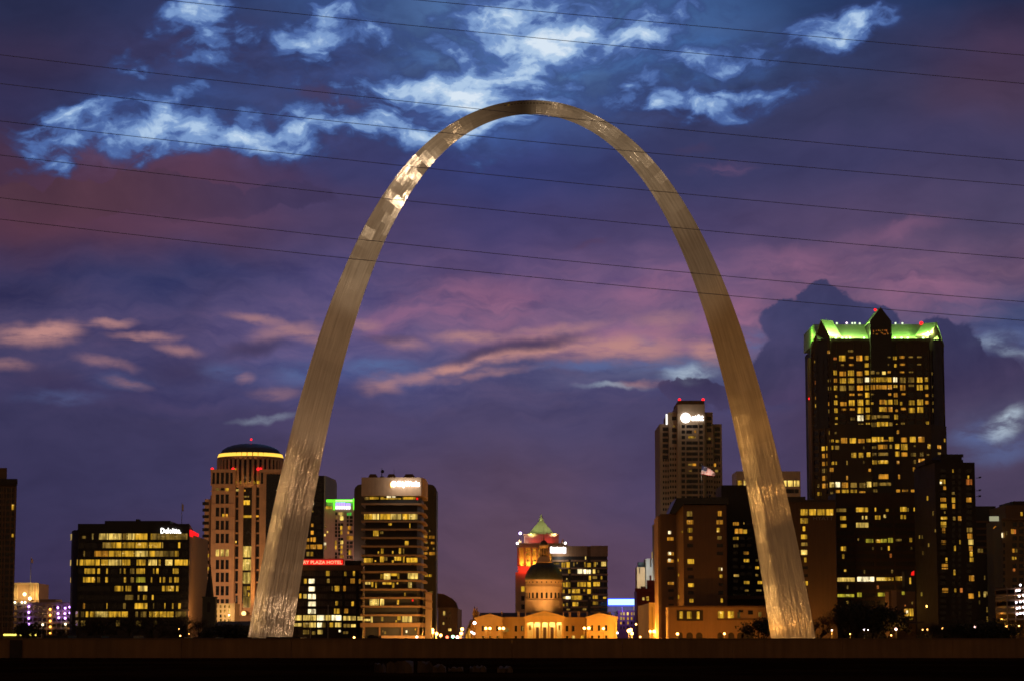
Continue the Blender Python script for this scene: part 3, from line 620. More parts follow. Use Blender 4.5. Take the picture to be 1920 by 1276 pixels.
mb = MB(); fr.pbox(mb, 355.5, 996, 370, 1008, -.2, .6); t.part('sign', mb, glow('sign_red', (1, .012, .015), 1.3), label='glowing red sign on the side wall')
t.light('SPOT', P(371, 1188, Y - 6), 30000, (1, .5, .16), 1, P(361, 1080, Y + 25), 80, .9); t.flush()
Y = 975; t = Thing('flagpole', 'flagpole with small pale flag on the roof of the dark office block', 'flagpole', (X(341, Y), Y, Z(981, Y)))
t.part('pole', MB().tube([(X(341, Y, 960), Y, Z(981, Y)), (X(341, Y, 960), Y, Z(941, Y))], .13), W['grey'])
a, b_ = P(341, 943, Y), P(344, 956, Y); t.part('flag', MB().hexa([(a.x, Y, b_.z), (b_.x, Y + .4, b_.z - .4), (b_.x, Y + .5, b_.z - .4), (a.x, Y + .1, b_.z), (a.x, Y, a.z), (b_.x, Y + .4, a.z - .6), (b_.x, Y + .5, a.z - .6), (a.x, Y + .1, a.z)]), W['pale'])

# ---- pale low building behind the church
Y = 1100; t = bld('low_building', 'pale low building with lit windows behind the church tower', 366, 408, Y); f = front(366, 440, Y, 1150)
mb = MB().prism([(f.A.x, Y), (f.B.x, Y), (f.B.x, Y + 20), (f.A.x, Y + 20)], GZ(Y), Z(1130, Y)); t.part('wall', mb, W['cream'])
for y0 in (1133, 1142, 1151, 1160, 1169):
    for x0 in (368, 372.5, 404, 412, 420, 428): f.pane(t, x0, y0, x0 + 3.2, y0 + 5.5, random.choice('dpdud'))
t.flush(); t.light('POINT', P(420, 1150, Y - 9), 5000, (1, .62, .25), .5)
# ---- church
Y = 940; t = Thing('church', 'dark stone church tower with a black pointed spire beside the domed courthouse tower', 'church', base(391.5, Y)); f = front(379.5, 403.5, Y, 1140)
x0, x1 = f.A.x, f.B.x; d_ = x1 - x0; mb = MB().box(x0, x1, Y, Y + d_, GZ(Y), Z(1119, Y)); t.part('tower', mb, W['churchstone'])
mb = MB(); mb.box(x0 - .25, x1 + .25, Y - .25, Y + d_ + .25, Z(1120, Y), Z(1117.3, Y)); t.part('cornice', mb, W['churchstone'])
a0, a1 = X(383.5, Y), X(400, Y); am = X(392.6, Y, 1055); yc = Y + d_ / 2; r = (a1 - a0) / 2
mb = MB().prism([(am + r * math.cos(k * math.pi / 4 + .39), yc + r * math.sin(k * math.pi / 4 + .39)) for k in range(8)], Z(1117.3, Y), Z(1054, Y), top=[(am + .12 * math.cos(k * math.pi / 4 + .39), yc + .12 * math.sin(k * math.pi / 4 + .39)) for k in range(8)]); sp_ = t.part('spire', mb, W['spire'])
t.part('cross', MB().tube([(am, yc, Z(1054.5, Y)), (am, yc, Z(1049, Y))], .12), W['spire'], parent=sp_)
mb = MB(); f.pbox(mb, 388.5, 1128, 394.5, 1146, -.2, .08); t.part('louvre', mb, W['black'])
mb = MB(); mb.box(X(401, Y), X(470, Y), Y + 5, Y + 22, GZ(Y), Z(1172, Y)); mb.prism([(X(401, Y), Y + 4.5), (X(470, Y), Y + 4.5), (X(470, Y), Y + 22.5), (X(401, Y), Y + 22.5)], Z(1172, Y), Z(1163, Y), top=[(X(402, Y), Y + 13), (X(469, Y), Y + 13), (X(469, Y), Y + 14), (X(402, Y), Y + 14)]); t.part('nave', mb, W['churchstone'])

# ---- domed federal courthouse tower
Y = 1240; t = bld('courthouse_tower', 'tall pinkish stone tower with a dark dome above a ring of golden light', 379, 545, Y); zb_ = GZ(Y)
f = front(395, 440, Y, 1030); xa, xb = f.A.x, f.B.x; S = W['stone']
def bx_(mb, x0, x1, y0, yb, dy0, dy1, py=1000): mb.box(X(x0, Y, py), X(x1, Y, py), Y + dy0, Y + dy1, (Z(yb, Y) if yb else zb_), Z(y0, Y))
mb = MB(); bx_(mb, 395.5, 440, 880, None, 0, 40); bx_(mb, 486.5, 545, 880, None, 0, 40); bx_(mb, 440, 486.5, 906, None, 3.2, 40); t.part('wall', mb, S)
mb = MB(); bx_(mb, 379, 395.4, 933, None, 8, 38); bx_(mb, 388, 395.4, 925, 933, 12, 38); wing = t.part('side_wing', mb, S)
fw_ = Face((X(379, Y + 8), Y + 8), (X(395.4, Y + 8), Y + 8))
for k in range(16):
    y0 = 940 + k * 12.2; fw_.pane(t, 379.6, y0, 391.8, y0 + 6, {8: 'y', 10: 'y', 14: 'a'}.get(k, 'u'))
f2 = Face((X(486.5, Y, 1000), Y), (X(545, Y, 1000), Y))
each(t, 'cornice', f, [(395, 879, 440.4, 884.5)], -.3, .8, S); each(t, 'cornice', f2, [(486.4, 879, 545, 884.5)], -.3, .8, S); each(t, 'cornice', f, [(395, 906.5, 440.4, 909.5)], -.3, .6, S)
each(t, 'string_course', f, [(395.2, y - .7, 440, y + .7) for y in (919.5, 944, 968, 993, 1018, 1042.5, 1067, 1091, 1116)], -.3, .35, S)
each(t, 'pilaster', f, [(px - 1.3, 884.7, px + 1.3, 906.3) for px in (396.8, 404.5, 412.8, 421.5, 430.5, 438)], 0, .55, S)
each(t, 'pilaster', f2, [(px - 1.3, 884.7, px + 1.3, 906.5) for px in (488, 495)], 0, .55, S)
for a, b_ in ((398.2, 403.1), (405.9, 411.4), (414.2, 420.1), (422.9, 429.1), (431.9, 436.6)): f.pane(t, a, 885, b_, 906, 'u')
f2.pane(t, 489.4, 885, 493.6, 906, 'u'); mb = MB(); f2.pbox(mb, 498, 888, 544, 1140, -.2, .35); t.part('glass_wall', mb, glass('night_glass', (.008, .009, .016), .08))
each(t, 'dentil', f2, [(498 + k * 6, 884.7, 500 + k * 6, 888) for k in range(8)], -.1, .6, S)
trip = [(404.6, 411), (413.8, 420), (422.8, 428.8)]
for k, y in enumerate((914, 926, 950.5, 975, 999.5, 1029, 1048.5, 1072.5, 1097.5, 1122)):
    h = 6.5 if k == 0 else 17.5 if k != 5 else 13.5
    for i, (a, b_) in enumerate(trip):
        kind = 'u'
        if k == 0: kind = 'd' if i == 0 else 'u' if i == 1 else 'y'
        if k == 5: kind = 'p'
        f.pane(t, a, y, b_, y + h, kind)
f.pane(t, 417, 962.5, 421, 969, 'y', d=.2); f.pane(t, 423, 962.5, 427.5, 969, 'a', d=.2)
fc = Face((X(440, Y + 3.2, 1000), Y + 3.2), (X(486.5, Y + 3.2, 1000), Y + 3.2))
each(t, 'pier', fc, [(a, 908, b_, 1175) for a, b_ in ((447.5, 455.5), (471.5, 479))], -.3, 1.6, S)
for k in range(10): fc.pane(t, 441, 908 + k * 23, 447, 908 + k * 23 + 20, 'u'); fc.pane(t, 480, 908 + k * 23, 486, 908 + k * 23 + 20, 'u')
mb = MB(); fc.pbox(mb, 455.5, 908, 471.5, 1130, -.2, .02); t.part('glazing', mb, glass('bay_glass', (.02, .016, .014), .15))
for a, y0, b_, y1, k in ((441,916,448,920,'p'),(456,917,460.5,920.5,'a'),(456,928.5,467,931.5,'d'),(456,937,468.5,945.5,'y'),(456,965,472,969.5,'y'),(479.5,965,485.5,968.5,'a'),(455.3,1023,471.8,1043.5,'p'),(455.3,1047.5,471.8,1068,'p'),(455.3,1072,471.8,1093,'p'),(463,1098,469,1105,'y'),(465,1109.5,470.5,1117,'y'),(441,1013,443.5,1017,'y'),(456,1098,462.5,1117,'d'),(456,1118,471,1138,'d')): fc.pane(t, a, y0, b_, y1, k, d=.12)
# drum, light ring and dome
cxp = 470.2; cx_ = X(cxp, Y + 20, 860); rr = (X(532, Y + 20, 860) - X(408.5, Y + 20, 860)) / 2; cy_ = Y + rr + 1.0; Yd = cy_
t.part('drum', MB().lathe(cx_, cy_, [(rr * .965, Z(912, Y)), (rr * .965, Z(856, Y)), (rr * 1.0, Z(855.5, Y)), (rr * 1.0, Z(853, Y))], 64), S)
for k in range(40):
    a = 2 * math.pi * k / 40 + .03; x, y = cx_ + rr * .97 * math.cos(a), cy_ + rr * .97 * math.sin(a)
    if math.sin(a) < .25: t.part('column', MB().tube([(x, y, Z(909, Y)), (x, y, Z(857, Y))], .75, 8), S)
t.part('window_band', MB().lathe(cx_, cy_, [(rr * .967, Z(903, Y)), (rr * .967, Z(859, Y))], 64), glass('bay_glass'))
gm_ = glow('ring_gold', (1, .57, .07), 1.5)
for k in range(36):
    a0 = 2 * math.pi * (k + .09) / 36; a1 = 2 * math.pi * (k + .91) / 36; mb = MB(); r0, r1 = rr * .985, rr * .93
    za, zc_ = Z(853, Y), Z(846.5, Y); mb.hexa([(cx_ + r * math.cos(a), cy_ + r * math.sin(a), z) for z, rads in ((za, (rr * 1.0, rr * .8)), (zc_, (rr * .96, rr * .8))) for r, a in ((rads[0], a0), (rads[0], a1), (rads[1], a1), (rads[1], a0))])
    if math.sin((a0 + a1) / 2) < .3: t.part('light_panel', mb, gm_)
t.part('ring_core', MB().lathe(cx_, cy_, [(rr * .93, za), (rr * .93, zc_)], 48), W['tan'])
prof = []; rd = rr * .90; z0 = Z(846.3, Y); z1 = Z(825.5, Y)
prof.append((rr * .97, z0)); prof.append((rr * .955, z0 + .35))
for j in range(11):
    a = j / 10 * math.pi / 2 * .97; prof.append((max(.3, rd * math.cos(a)), z0 + .4 + (z1 - z0 - .4) * math.sin(a)))
dome_ = t.part('dome', MB().lathe(cx_, cy_, prof, 56), W['bluemetal'])
for px, py in ((398, 878.5), (437, 878.5), (484, 878.5), (488.5, 878.5)): beacon(t, px, py, Y, .8)
p = P(471, 823, Yd); t.part('beacon', MB().ball(p, .55), REDLAMP, parent=dome_)
for k in (441.5, 453, 464.5, 475.5, 484.5): fc.pane(t, k - 2.6, 901, k + 2.6, 906.5, 'y', d=1.9)
for a, y0, b_, y1 in ((463, 876, 466.5, 881), (440.5, 877, 443, 881)): fc.pane(t, a, y0, b_, y1, 'y', d=1.5)
mb = MB(); bx_(mb, 441, 500, 1153, None, -14, 0); t.part('entrance_block', mb, W['darkbrown']); t.flush()
t.light('SPOT', P(458, 1152, Y - 5), 90000, (1, .50, .10), .6, P(460, 1080, Y + 5), 75, .9)
t.light('POINT', P(415, 1150, Y - 45), 50000, (1, .56, .28), 2)  # unseen point light added at street level to brighten the stone
t.part('flood_lamp', MB().ball(P(457, 1149, Y - 4), 1.2), glow('flood_gold', (1, .62, .2), 3))

# ---- dark slab tower showing on the right of the left leg
Y = 1200; t = bld('slab_tower', 'black slab tower just right of the left arch leg with a pale sloping side', 540, 629, Y); f = front(520, 607, Y, 980)
xa, xb = f.A.x, f.B.x; E_ = (X(629, Y + 45, 980), Y + 45); fr = Face((xb, Y), E_); zb_ = GZ(Y)
t.part('wall', MB().prism([(xa, Y), (xb - .2, Y), (E_[0] - .6, E_[1]), (xa, Y + 45)], zb_, Z(890.8, Y)), W['black'])
mb = MB().extr([fr.pt(0, zb_, 0), fr.pt(fr.L, zb_, 0), fr.pt(fr.L, Z(907, Y + 45), 0), fr.pt(fr.L * .9, Z(899, Y + 40), 0), fr.pt(0, Z(890.6, Y), 0)], (.6, -.25, 0)); t.part('side_wall', mb, W['grey'])
rs = parse('272,712,305,755a;268,808,305,858a;200,908,248,950a;265,898,288,950a;300,895,333,955a;185,993,248,1050a;262,993,333,1050a;343,990,418,1050a;212,1088,248,1145d;265,1088,300,1145y;282,425,305,465w;284,540,302,562d', 545, 880, 7.0875)
place(t, rs, [(500, 607, f)]); grid(t, f, [(571 + k * 11, 571 + k * 11 + 9.5) for k in range(3)], [(900 + k * 13.7, 900 + k * 13.7 + 8) for k in range(11)], rs); t.flush()

# ---- hotel tower with green lit crown
Y = 1150; t = bld('hotel_tower', 'pinkish hotel tower with a green neon crown and violet letters', 607, 680, Y); f = front(608, 680, Y, 1000); zb_ = GZ(Y); xa, xb = f.A.x, f.B.x
t.part('wall', MB().box(xa, xb, Y, Y + 25, zb_, Z(948, Y)), W['pink']); t.part('crown_wall', MB().box(xa + .8, xb - .3, Y + 1.5, Y + 24, Z(948, Y), Z(938, Y)), W['pale'])
gg = glow('neon_green', (.16, 1, .03), 1.5); gw = glow('neon_green_core', (.5, 1, .3), 2.2)
each(t, 'neon_band', f, [(612, 935.5, 680, 940)], -1.4, .9, gg); each(t, 'neon_post', f, [(625, 940.2, 628.4, 955), (662.5, 933.5, 667, 954.5)], .1, .8, gg); each(t, 'neon_core', f, [(629, 937, 661, 939), (667.5, 937, 677, 939)], .95, 1.1, gw)
mb = MB(); vio = glow('violet_letters', (.42, .28, 1), 1.9); whi = glow('letter_white', (.95, .88, 1), 2.2)
each(t, 'sign_stroke', f, [(629.5 + k * 3.1, 941, 631.8 + k * 3.1, 947.5) for k in range(6)] + [(648.5 + k * 3.1, 942.5, 650.8 + k * 3.1, 947.5) for k in range(3)], .1, .5, vio)
each(t, 'sign_stroke', f, [(629.5 + k * 3.1, 947.8, 631.6 + k * 3.1, 953.5) for k in range(6)] + [(648.5 + k * 3.1, 947.8, 650.6 + k * 3.1, 953.8) for k in range(3)], .1, .5, whi)
rs = parse('''635,562,655,600p;660,562,700,608p;750,570,770,605G;783,565,805,605G;655,615,710,668p;600,615,640,650d;660,745,688,795y;660,810,688,858y;760,745,803,795a;750,815,775,850a;745,875,828,928a;588,935,610,993y;588,1005,610,1055y;663,938,700,985p;663,1005,688,1048y;663,1068,688,1110y;770,1065,803,1128y;655,1130,702,1170a;455,740,475,770d;480,810,498,835p;445,850,465,880p;440,965,472,1000w;450,1010,475,1060d;468,482,545,520y;925,475,955,510p''', 545, 880, 7.0875)  # small panes on the left wall are reflections, put in as glowing panes
place(t, rs, [(600, 682, f)]); cols = [(628.2, 632), (634, 638), (638.6, 643.6), (650, 654), (655.5, 661.5)]
grid(t, f, cols, [(959.5 + k * 6.8, 959.5 + k * 6.8 + 5.4) for k in range(13)], rs)
each(t, 'pier', f, [(a, 957, a + 1.1, 1060) for a in (627, 632.6, 644.5, 647.5, 662)], -.2, .4, W['pink']); t.flush()
for px in (618, 645, 672): t.light('POINT', P(px, 940, Y - 3), 260, (.3, 1, .1), .5)
t.light('POINT', P(648, 1056, Y - 29), 9000, (1, .55, .38), 1.5)

# ---- plaza hotel
Y = 1020; t = bld('plaza_hotel', 'wide hotel with red rooftop name sign and white lobby floors beside left arch leg', 545, 680, Y, cat='hotel'); f = front(520, 680, Y, 1120); xa, xb = f.A.x, f.B.x; zb_ = GZ(Y)
t.part('wall', MB().box(xa, xb, Y, Y + 30, zb_, Z(1062, Y)), W['blackbrown'])
ys = [(1069, 1078.5), (1083, 1093), (1097.5, 1107.5), (1112, 1122), (1126, 1135.5), (1140, 1149.5)]
lv = [(1060.5, 1068.5)] + [(a[1] + .2, b[0] - .2) for a, b in zip(ys, ys[1:])] + [(1149.8, 1151.6)]
each(t, 'parapet', f, [(520, 1059, 680.4, 1068.4)], -.4, .5, W['brown'])
each(t, 'pier', f, [(a, 1069, a + 1.6, 1190) for a in (541, 641.5, 667.6)], -.2, .7, W['black'])
rs = parse('''498,295,550,365y;755,305,785,365y;877,298,903,370y;187,405,228,472y;255,405,335,470w;510,405,548,462d;840,400,903,470a;960,405,985,470a;255,515,340,580w;578,505,594,570d;617,500,685,580y;740,505,775,578a;
122,610,150,680y;178,620,225,680p;247,620,352,690w;247,725,352,790w;632,710,665,780y;855,725,888,788y;245,832,352,895w;612,812,690,895y;752,825,808,890a;
55,918,155,990p;175,918,360,990p;372,918,470,990w;474,918,570,990p;578,918,712,990w;740,930,915,990p;940,935,1012,990p;45,1030,155,1075p;175,1022,262,1088d;265,1022,355,1088p;375,1022,440,1088w;443,1022,495,1088d;550,1022,600,1085y;625,1022,712,1085p;740,1040,835,1088d;850,1045,915,1085p;175,1125,260,1185d;300,1145,350,1190d;380,1125,450,1185p;678,1125,705,1155w;740,1145,810,1180d''', 545, 1030, 7.506)
place(t, rs, [(500, 690, f)])
cur = glass('curtained_glass', (.10, .075, .055), .35); LIT['c'] = cur
grid(t, f, [(549 + k * 4.42, 549 + k * 4.42 + 3.8) for k in range(29) if not 91.5 < k * 4.42 < 94.5 and not 116 < k * 4.42 < 120], ys, rs, 'c')
each(t, 'spandrel', f, [(520, a, 680, b) for a, b in lv[1:]], -.3, .35, W['blackbrown']); t.flush()
each(t, 'sign_frame', f, [(562, 1046.2, 644.5, 1058.8)], -.3, .2, W['pale']); fs_ = f
red = glow('sign_red_panel', (1, .012, .008), 1.15); mb = MB(); f.pbox(mb, 558, 1048.5, 643, 1057.5, .25, .6); sg = t.part('sign', mb, red, label='red name sign with pale capital letters')
t.part('lettering', text_mb('DRURY PLAZA HOTEL', f, 550, 1050, 641.5, 1056.3, .2, .62, .012), glow('sign_peach', (1, .42, .22), 1.5, False), parent=sg)
mb = MB(); mb.box(X(646, Y), X(677, Y), Y + 2, Y + 12, Z(1063, Y), Z(1049.5, Y)); t.part('roof_plant', mb, W['black'])
for px, lab, py0 in ((582.5, 'white flagpole left of the other before the white lit lobby', 1148), (615.3, 'white flagpole right of the other before the white lit lobby', 1134)):
    q_ = Thing('flagpole', lab, 'flagpole', base(px, 930), 'bare flagpoles before the plaza hotel'); p = P(px, py0, 930); q_.part('pole', MB().tube([(p.x, 930, GZ(930)), (p.x, 930, p.z)], .16, r1=.10), W['pale']); q_.part('finial', MB().ball((p.x, 930, p.z), .22), W['pale'])
# ---- second dark tower behind the balcony tower
Y = 1130; t = bld('round_cornered_tower', 'dark slab tower with rounded top corners behind the balconied tower', 663, 818, Y); zb_ = GZ(Y)
def rtop(px0, px1, Y, ytop, rad, flat=True):
    x0, x1 = X(px0, Y, 1000), X(px1, Y, 1000); z1 = Z(ytop, Y); pts = [(x0, Y, zb_), (x1, Y, zb_)]
    for k in range(7): a = k / 6 * math.pi / 2; pts.append((x1 - rad + rad * math.cos(a), Y, z1 - rad + rad * math.sin(a)))
    for k in range(7): a = math.pi / 2 + k / 6 * math.pi / 2; pts.append((x0 + rad + rad * math.cos(a), Y, z1 - rad + rad * math.sin(a)))
    return pts
t.part('wall', MB().extr(rtop(663.5, 818, Y, 907, 3.2), (0, 24, 0)), W['black']); f = front(663.5, 818, Y, 1000)
rs = parse('1005,995,1065,1035a;1080,1000,1165,1042a;1030,1090,1065,1110d;1110,1085,1162,1118a;1030,1155,1075,1190a;1135,1170,1160,1198d;1005,1230,1065,1265a;1085,1230,1168,1272a;1080,920,1100,945d', 660, 870, 7.506) + parse('1028,340,1065,375y;1080,342,1125,378y;1090,578,1140,600d', 660, 1030, 7.506)
place(t, rs, [(663, 820, f)]); each(t, 'pier', f, [(a, 925, a + .5, 1185) for a in (800.5, 803.5, 811, 817)], -.2, .3, W['blackbrown']); t.flush()
# ---- balconied office tower
Y = 985; t = bld('balconied_tower', 'office tower banded with pale balconies under a glowing white rooftop sign', 676, 808, Y); zb_ = GZ(Y)
f = front(683, 787, Y, 1050); fo = front(676.5, 789, Y - 1.6, 1050); xo0, xo1 = fo.A.x, fo.B.x; xr = X(797.5, Y + 8, 1050); xs = X(681, Y, 1050)
poly = lambda g_: [(xo0 + g_, Y - 1.6 + g_), (xo1 - g_, Y - 1.6 + g_), (xr - g_, Y + 8 + g_), (xr - g_, Y + 34), (xo0 + g_, Y + 34)]
t.part('core', MB().prism(poly(1.7), zb_, Z(932, Y)), W['black']); BT = W['brown']
t.part('upper_wall', MB().prism(poly(0), Z(929, Y), Z(894.5, Y)), W['tan'])
cen = [870 + v / 7.506 for v in (557, 680, 800, 915, 1033, 1152)] + [1030 + v / 7.506 for v in (77, 197, 310, 432, 557, 675, 795, 917)]
for y in cen: t.part('balcony', MB().prism(poly(0), Z(y + 1.9, Y), Z(y - 1.6, Y)), BT)
t.part('balcony', MB().prism(poly(0), Z(1174.5, Y), Z(1166.5, Y)), BT)
for y in cen: 
    mb = MB(); z0, z1 = Z(y - 1.6, Y), Z(y - 3.6, Y)
    for k in range(45):
        xx = xo0 + .3 + k * (xo1 - xo0 - .6) / 44; mb.box(xx - .05, xx + .05, Y - 1.5, Y - 1.4, z0, z1)
    mb.box(xo0 + .2, xo1 - .2, Y - 1.52, Y - 1.38, z1 - .12, z1 - .02); t.part('railing', mb, W['blackbrown'])
fr = Face((X(797, Y + 8), Y + 8), (X(808, Y + 30), Y + 30)); mb = MB()
mb.prism([(fr.A.x + .2, fr.A.y), (fr.B.x, fr.B.y), (fr.B.x, fr.B.y + 14), (fr.A.x + .2, fr.B.y + 14)], zb_, Z(1108, Y)); t.part('side_wing', mb, W['tan'])
each(t, 'balcony', fr, [(797.5, y - 2, 809, y + 2) for y in (1111, 1126, 1140)], -.3, .4, BT)
rs = parse('''175,455,240,495d;250,455,375,490y;398,455,445,490y;450,470,690,490y;490,437,548,468w;565,437,610,465w;715,455,890,490y;905,465,930,495R;172,688,285,775y;290,688,380,775p;397,692,540,775y;544,692,692,775p;712,688,800,775y;804,688,920,775p;
510,825,558,855y;808,825,820,895y;300,925,375,1010y;398,940,440,975d;745,1075,795,1135y;363,1220,380,1255y;408,1180,445,1255y;563,1215,583,1255y;660,1175,690,1255y;715,1180,735,1255d''', 660, 870, 7.506) + parse('''168,115,290,180y;320,145,340,165y;395,85,450,175y;455,100,497,150d;560,145,588,180y;595,95,690,150y;718,95,742,178y;768,110,922,178y;400,340,450,410y;450,330,540,415p;545,330,635,365y;640,330,667,410y;785,325,925,410p;
185,450,260,485p;272,450,300,520y;330,455,350,535y;430,455,555,485y;565,460,595,535y;628,455,650,480y;790,450,840,535p;737,600,752,655y;250,690,378,780p;397,688,450,780p;633,700,660,770y;843,695,865,722R;170,970,258,1000p;262,935,290,1020p;408,940,440,1000d;610,990,635,1020y;638,930,690,985y;708,925,785,1015p;790,925,842,1015p;757,1130,780,1165w;885,1105,900,1130y;455,1145,478,1185d;430,1130,442,1160d''', 660, 1030, 7.506)
f = Face((xo0 + 1.7, Y + .1), (xo1 - 1.7, Y + .1)); place(t, rs, [(670, 800, f)]); t.flush()
each(t, 'column', f, [(a, 1174.8, a + 2.6, 1192) for a in (682, 710.5, 752.5, 783)], 0, 1.4, BT); each(t, 'terrace_wall', f, [(716, 1190.5, 797, 1199)], 0, 4, W['tan'])
fu = Face((xo0, Y - 1.6), (xo1, Y - 1.6)); sw_ = glow('sign_white_hot', (1, .97, .92), 5.5, False); sy = glow('sign_gold', (1, .6, .15), 3.5, False)
a = t.part('sign', text_mb('ShipWorks', fu, 745, 901, 787, 913.5, .5, .3, .035), sw_, label='white glowing ShipWorks lettering')
t.part('emblem', disc_mb(fu, 738.5, 906.5, 5.2, .5, .3), sw_, parent=a); t.part('emblem_swoosh', text_mb('(', fu, 731.8, 903, 735.2, 913, .5, .3, .05), sy, parent=a)
for px in (742, 760, 778): t.light('POINT', P(px, 908, Y - 6), 700, (1, .92, .8), .8)
mb = MB()
for px, w_, y0 in ((698, 8.5, 886.5), (733, 8, 886.5), (766.5, 10.5, 886.5)): 
    a0, a1 = X(px - w_, Y, 890), X(px + w_, Y, 890); z0, z1 = Z(894.6, Y), Z(y0, Y); n_ = 7
    pts = [(a0, Y + 4, z0), (a1, Y + 4, z0)] + [((a0 + a1) / 2 + (a1 - a0) / 2 * math.cos(k / n_ * math.pi), Y + 4, z0 + (z1 - z0) * min(1, 1.35 * math.sin(k / n_ * math.pi))) for k in range(n_ + 1)]
    t.part('roof_vent', MB().extr(pts, (0, 7, 0)), W['darkbrown'])
mb = MB(); px = 714.7; mb.tube([(X(px, Y, 885), Y + 5, Z(895, Y)), (X(px, Y, 885), Y + 5, Z(874.5, Y))], .3, r1=.08); mb.ball(P(717.2, 883, Y + 5), .75); mb.box(X(711, Y, 890), X(719, Y, 890), Y + 4, Y + 6, Z(895, Y), Z(891, Y)); t.part('antenna', mb, MET)
t.part('antenna', MB().tube([P(739, 893, Y + 5), P(738.5, 878, Y + 5)], .08), MET)
t.light('POINT', P(800, 1182, Y - 18), 15000, (1, .45, .08), 1); t.light('POINT', P(740, 1188, Y - 22), 13000, (1, .5, .14), 1)

# ---- street canyon between: brown stone building and gabled house
Y = 1180; t = bld('stone_building', 'brown stone building with stepped rounded roof down the lamp lit street', 819, 866, Y); zb_ = GZ(Y); f = front(821, 858, Y, 1150)
t.part('wall', MB().box(f.A.x, f.B.x, Y, Y + 30, zb_, Z(1139, Y)), W['tan']); fr = Face((f.B.x, Y), (X(866, Y + 40), Y + 40))
t.part('side_wall', MB().prism([(f.B.x + .1, Y + .2), (fr.B.x, fr.B.y), (f.B.x + .1, Y + 40)], zb_, Z(1140, Y)), W['stone'])
pts = [P(819, 1111, Y), P(824, 1111.5, Y), P(832, 1112.5, Y), P(840, 1116.5, Y), P(848, 1121, Y), P(854, 1127, Y), P(858, 1139, Y), P(819, 1139, Y)]
t.part('roof', MB().extr([(p.x, Y - .01 + .2, p.z) for p in pts], (0, 22, 0)), W['darkbrown'])
for a, b_, c_, d_, k in ((831,1145,834.8,1152.5,'p'),(830.5,1165.5,833,1170,'p'),(840.5,1177,846.2,1182,'p'),(842,1146,845,1151,'u'),(842,1155,845,1160,'u'),(842,1166,845,1170,'u'),(836,1155,838.5,1160,'u')): f.pane(t, a, b_, c_, d_, k)
each(t, 'cornice', f, [(820.5, 1138, 858.3, 1141)], -.2, .5, W['tan']); t.flush()
Y = 1060; t = bld('gabled_house', 'dark steep roofed building with twin pointed turrets left of the courthouse', 866, 893, Y); zb_ = GZ(Y); f = front(869, 895, Y, 1165)
pts = [P(869.5, 1199, Y), P(895, 1199, Y), P(895, 1160, Y), P(888, 1161, Y), P(883, 1162, Y)]
t.part('wall', MB().extr([(p.x, Y, p.z) for p in pts], (0, 18, 0)), W['darkbrown']); pts = [P(869, 1193, Y - .3), P(882, 1160.5, Y - .3), P(886, 1160.5, Y - .3), P(872.5, 1193, Y - .3)]
t.part('roof', MB().extr([(p.x, Y - .4, p.z) for p in pts], (0, 19, 0)), W['spire'])
for px, w_, y0 in ((889.5, 4.2, 1135.5), (894, 2.4, 1136.5)):
    xc = X(px, Y); r_ = X(px + w_, Y) - xc; mb = MB().lathe(xc, Y + 5, [(r_ * .8, Z(1162, Y)), (r_ * .8, Z(1151, Y)), (r_ * 1.05, Z(1150, Y)), (.1, Z(y0, Y))], 8, smooth=False); t.part('turret', mb, W['darkbrown'])
each(t, 'doorway', f, [(873.5, 1179, 882.5, 1198)], -.1, .1, LIT['a']); 

# ---- the domed old courthouse
Y = 1030; t = bld('old_courthouse', 'low orange floodlit courthouse with columned portico and dark green dome', 891, 1158, Y, cat='courthouse'); zb_ = GZ(Y); ST = wall('courthouse_stone', (.55, .38, .20), .85, .12, .3)
def pav(x0, x1, xap, yap, yea, Yf, depth, wins):
    f = front(x0 + 1.8, x1 - 1.8, Yf, 1180); t.part('wall', MB().box(f.A.x, f.B.x, Yf, Yf + depth, zb_, Z(1168, Yf)), ST)
    e0, e1 = X(x0, Yf), X(x1, Yf)
    t.part('entablature', MB().box(e0 + .45, e1 - .45, Yf - .35, Yf + depth, Z(1168, Yf), Z(yea + 2.5, Yf)), ST); t.part('cornice', MB().box(e0, e1, Yf - .8, Yf + depth, Z(yea + 2.5, Yf), Z(yea, Yf)), ST)
    pd = t.part('pediment', MB().extr([(e0, Yf - .8, Z(yea, Yf) + .003), (e1, Yf - .8, Z(yea, Yf) + .003), (X(xap, Yf), Yf - .8, Z(yap, Yf))], (0, depth, 0)), ST)
    t.part('tympanum', MB().extr([(e0 + 2.4, Yf - .85, Z(yea, Yf) + .35), (e1 - 2.4, Yf - .85, Z(yea, Yf) + .35), (X(xap, Yf), Yf - .85, Z(yap, Yf) - .9)], (0, .03, 0)), wall('tympanum_stone', (.46, .34, .20), .85), parent=pd)
    for a, y0, b_, y1, k in wins: f.pane(t, a, y0, b_, y1, k, d=-.02 + .06)
    each(t, 'pilaster', f, [(x0 + 2.2, 1168.2, x0 + 4.6, 1200), (x1 - 4.6, 1168.2, x1 - 2.2, 1200)], 0, .3, ST)
    for a, y0, b_, y1, k in wins: each(t, 'sill', f, [(a - .4, y1 + .1, b_ + .4, y1 + .9)], 0, .25, ST)
    return f
pav(890, 944, 918.5, 1149.3, 1157, Y - 3, 22, [(903.2,1172.3,907.6,1182,'u'),(916.6,1172.3,920.6,1182,'u'),(930.4,1172.3,934.4,1182,'u'),(903.5,1191,908,1198,'u'),(917,1191,921,1198,'u'),(930.5,1191,935,1198,'u')])
pav(1098, 1158.5, 1123.2, 1147.5, 1155.5, Y - 3, 22, [(1108.3,1171,1112,1181.5,'u'),(1121,1171,1125.2,1181.5,'u'),(1134.5,1171,1138.8,1181.5,'u'),(1108,1190,1112.5,1198,'u'),(1121,1190,1125,1198,'u'),(1134.5,1190,1139,1198,'u')])
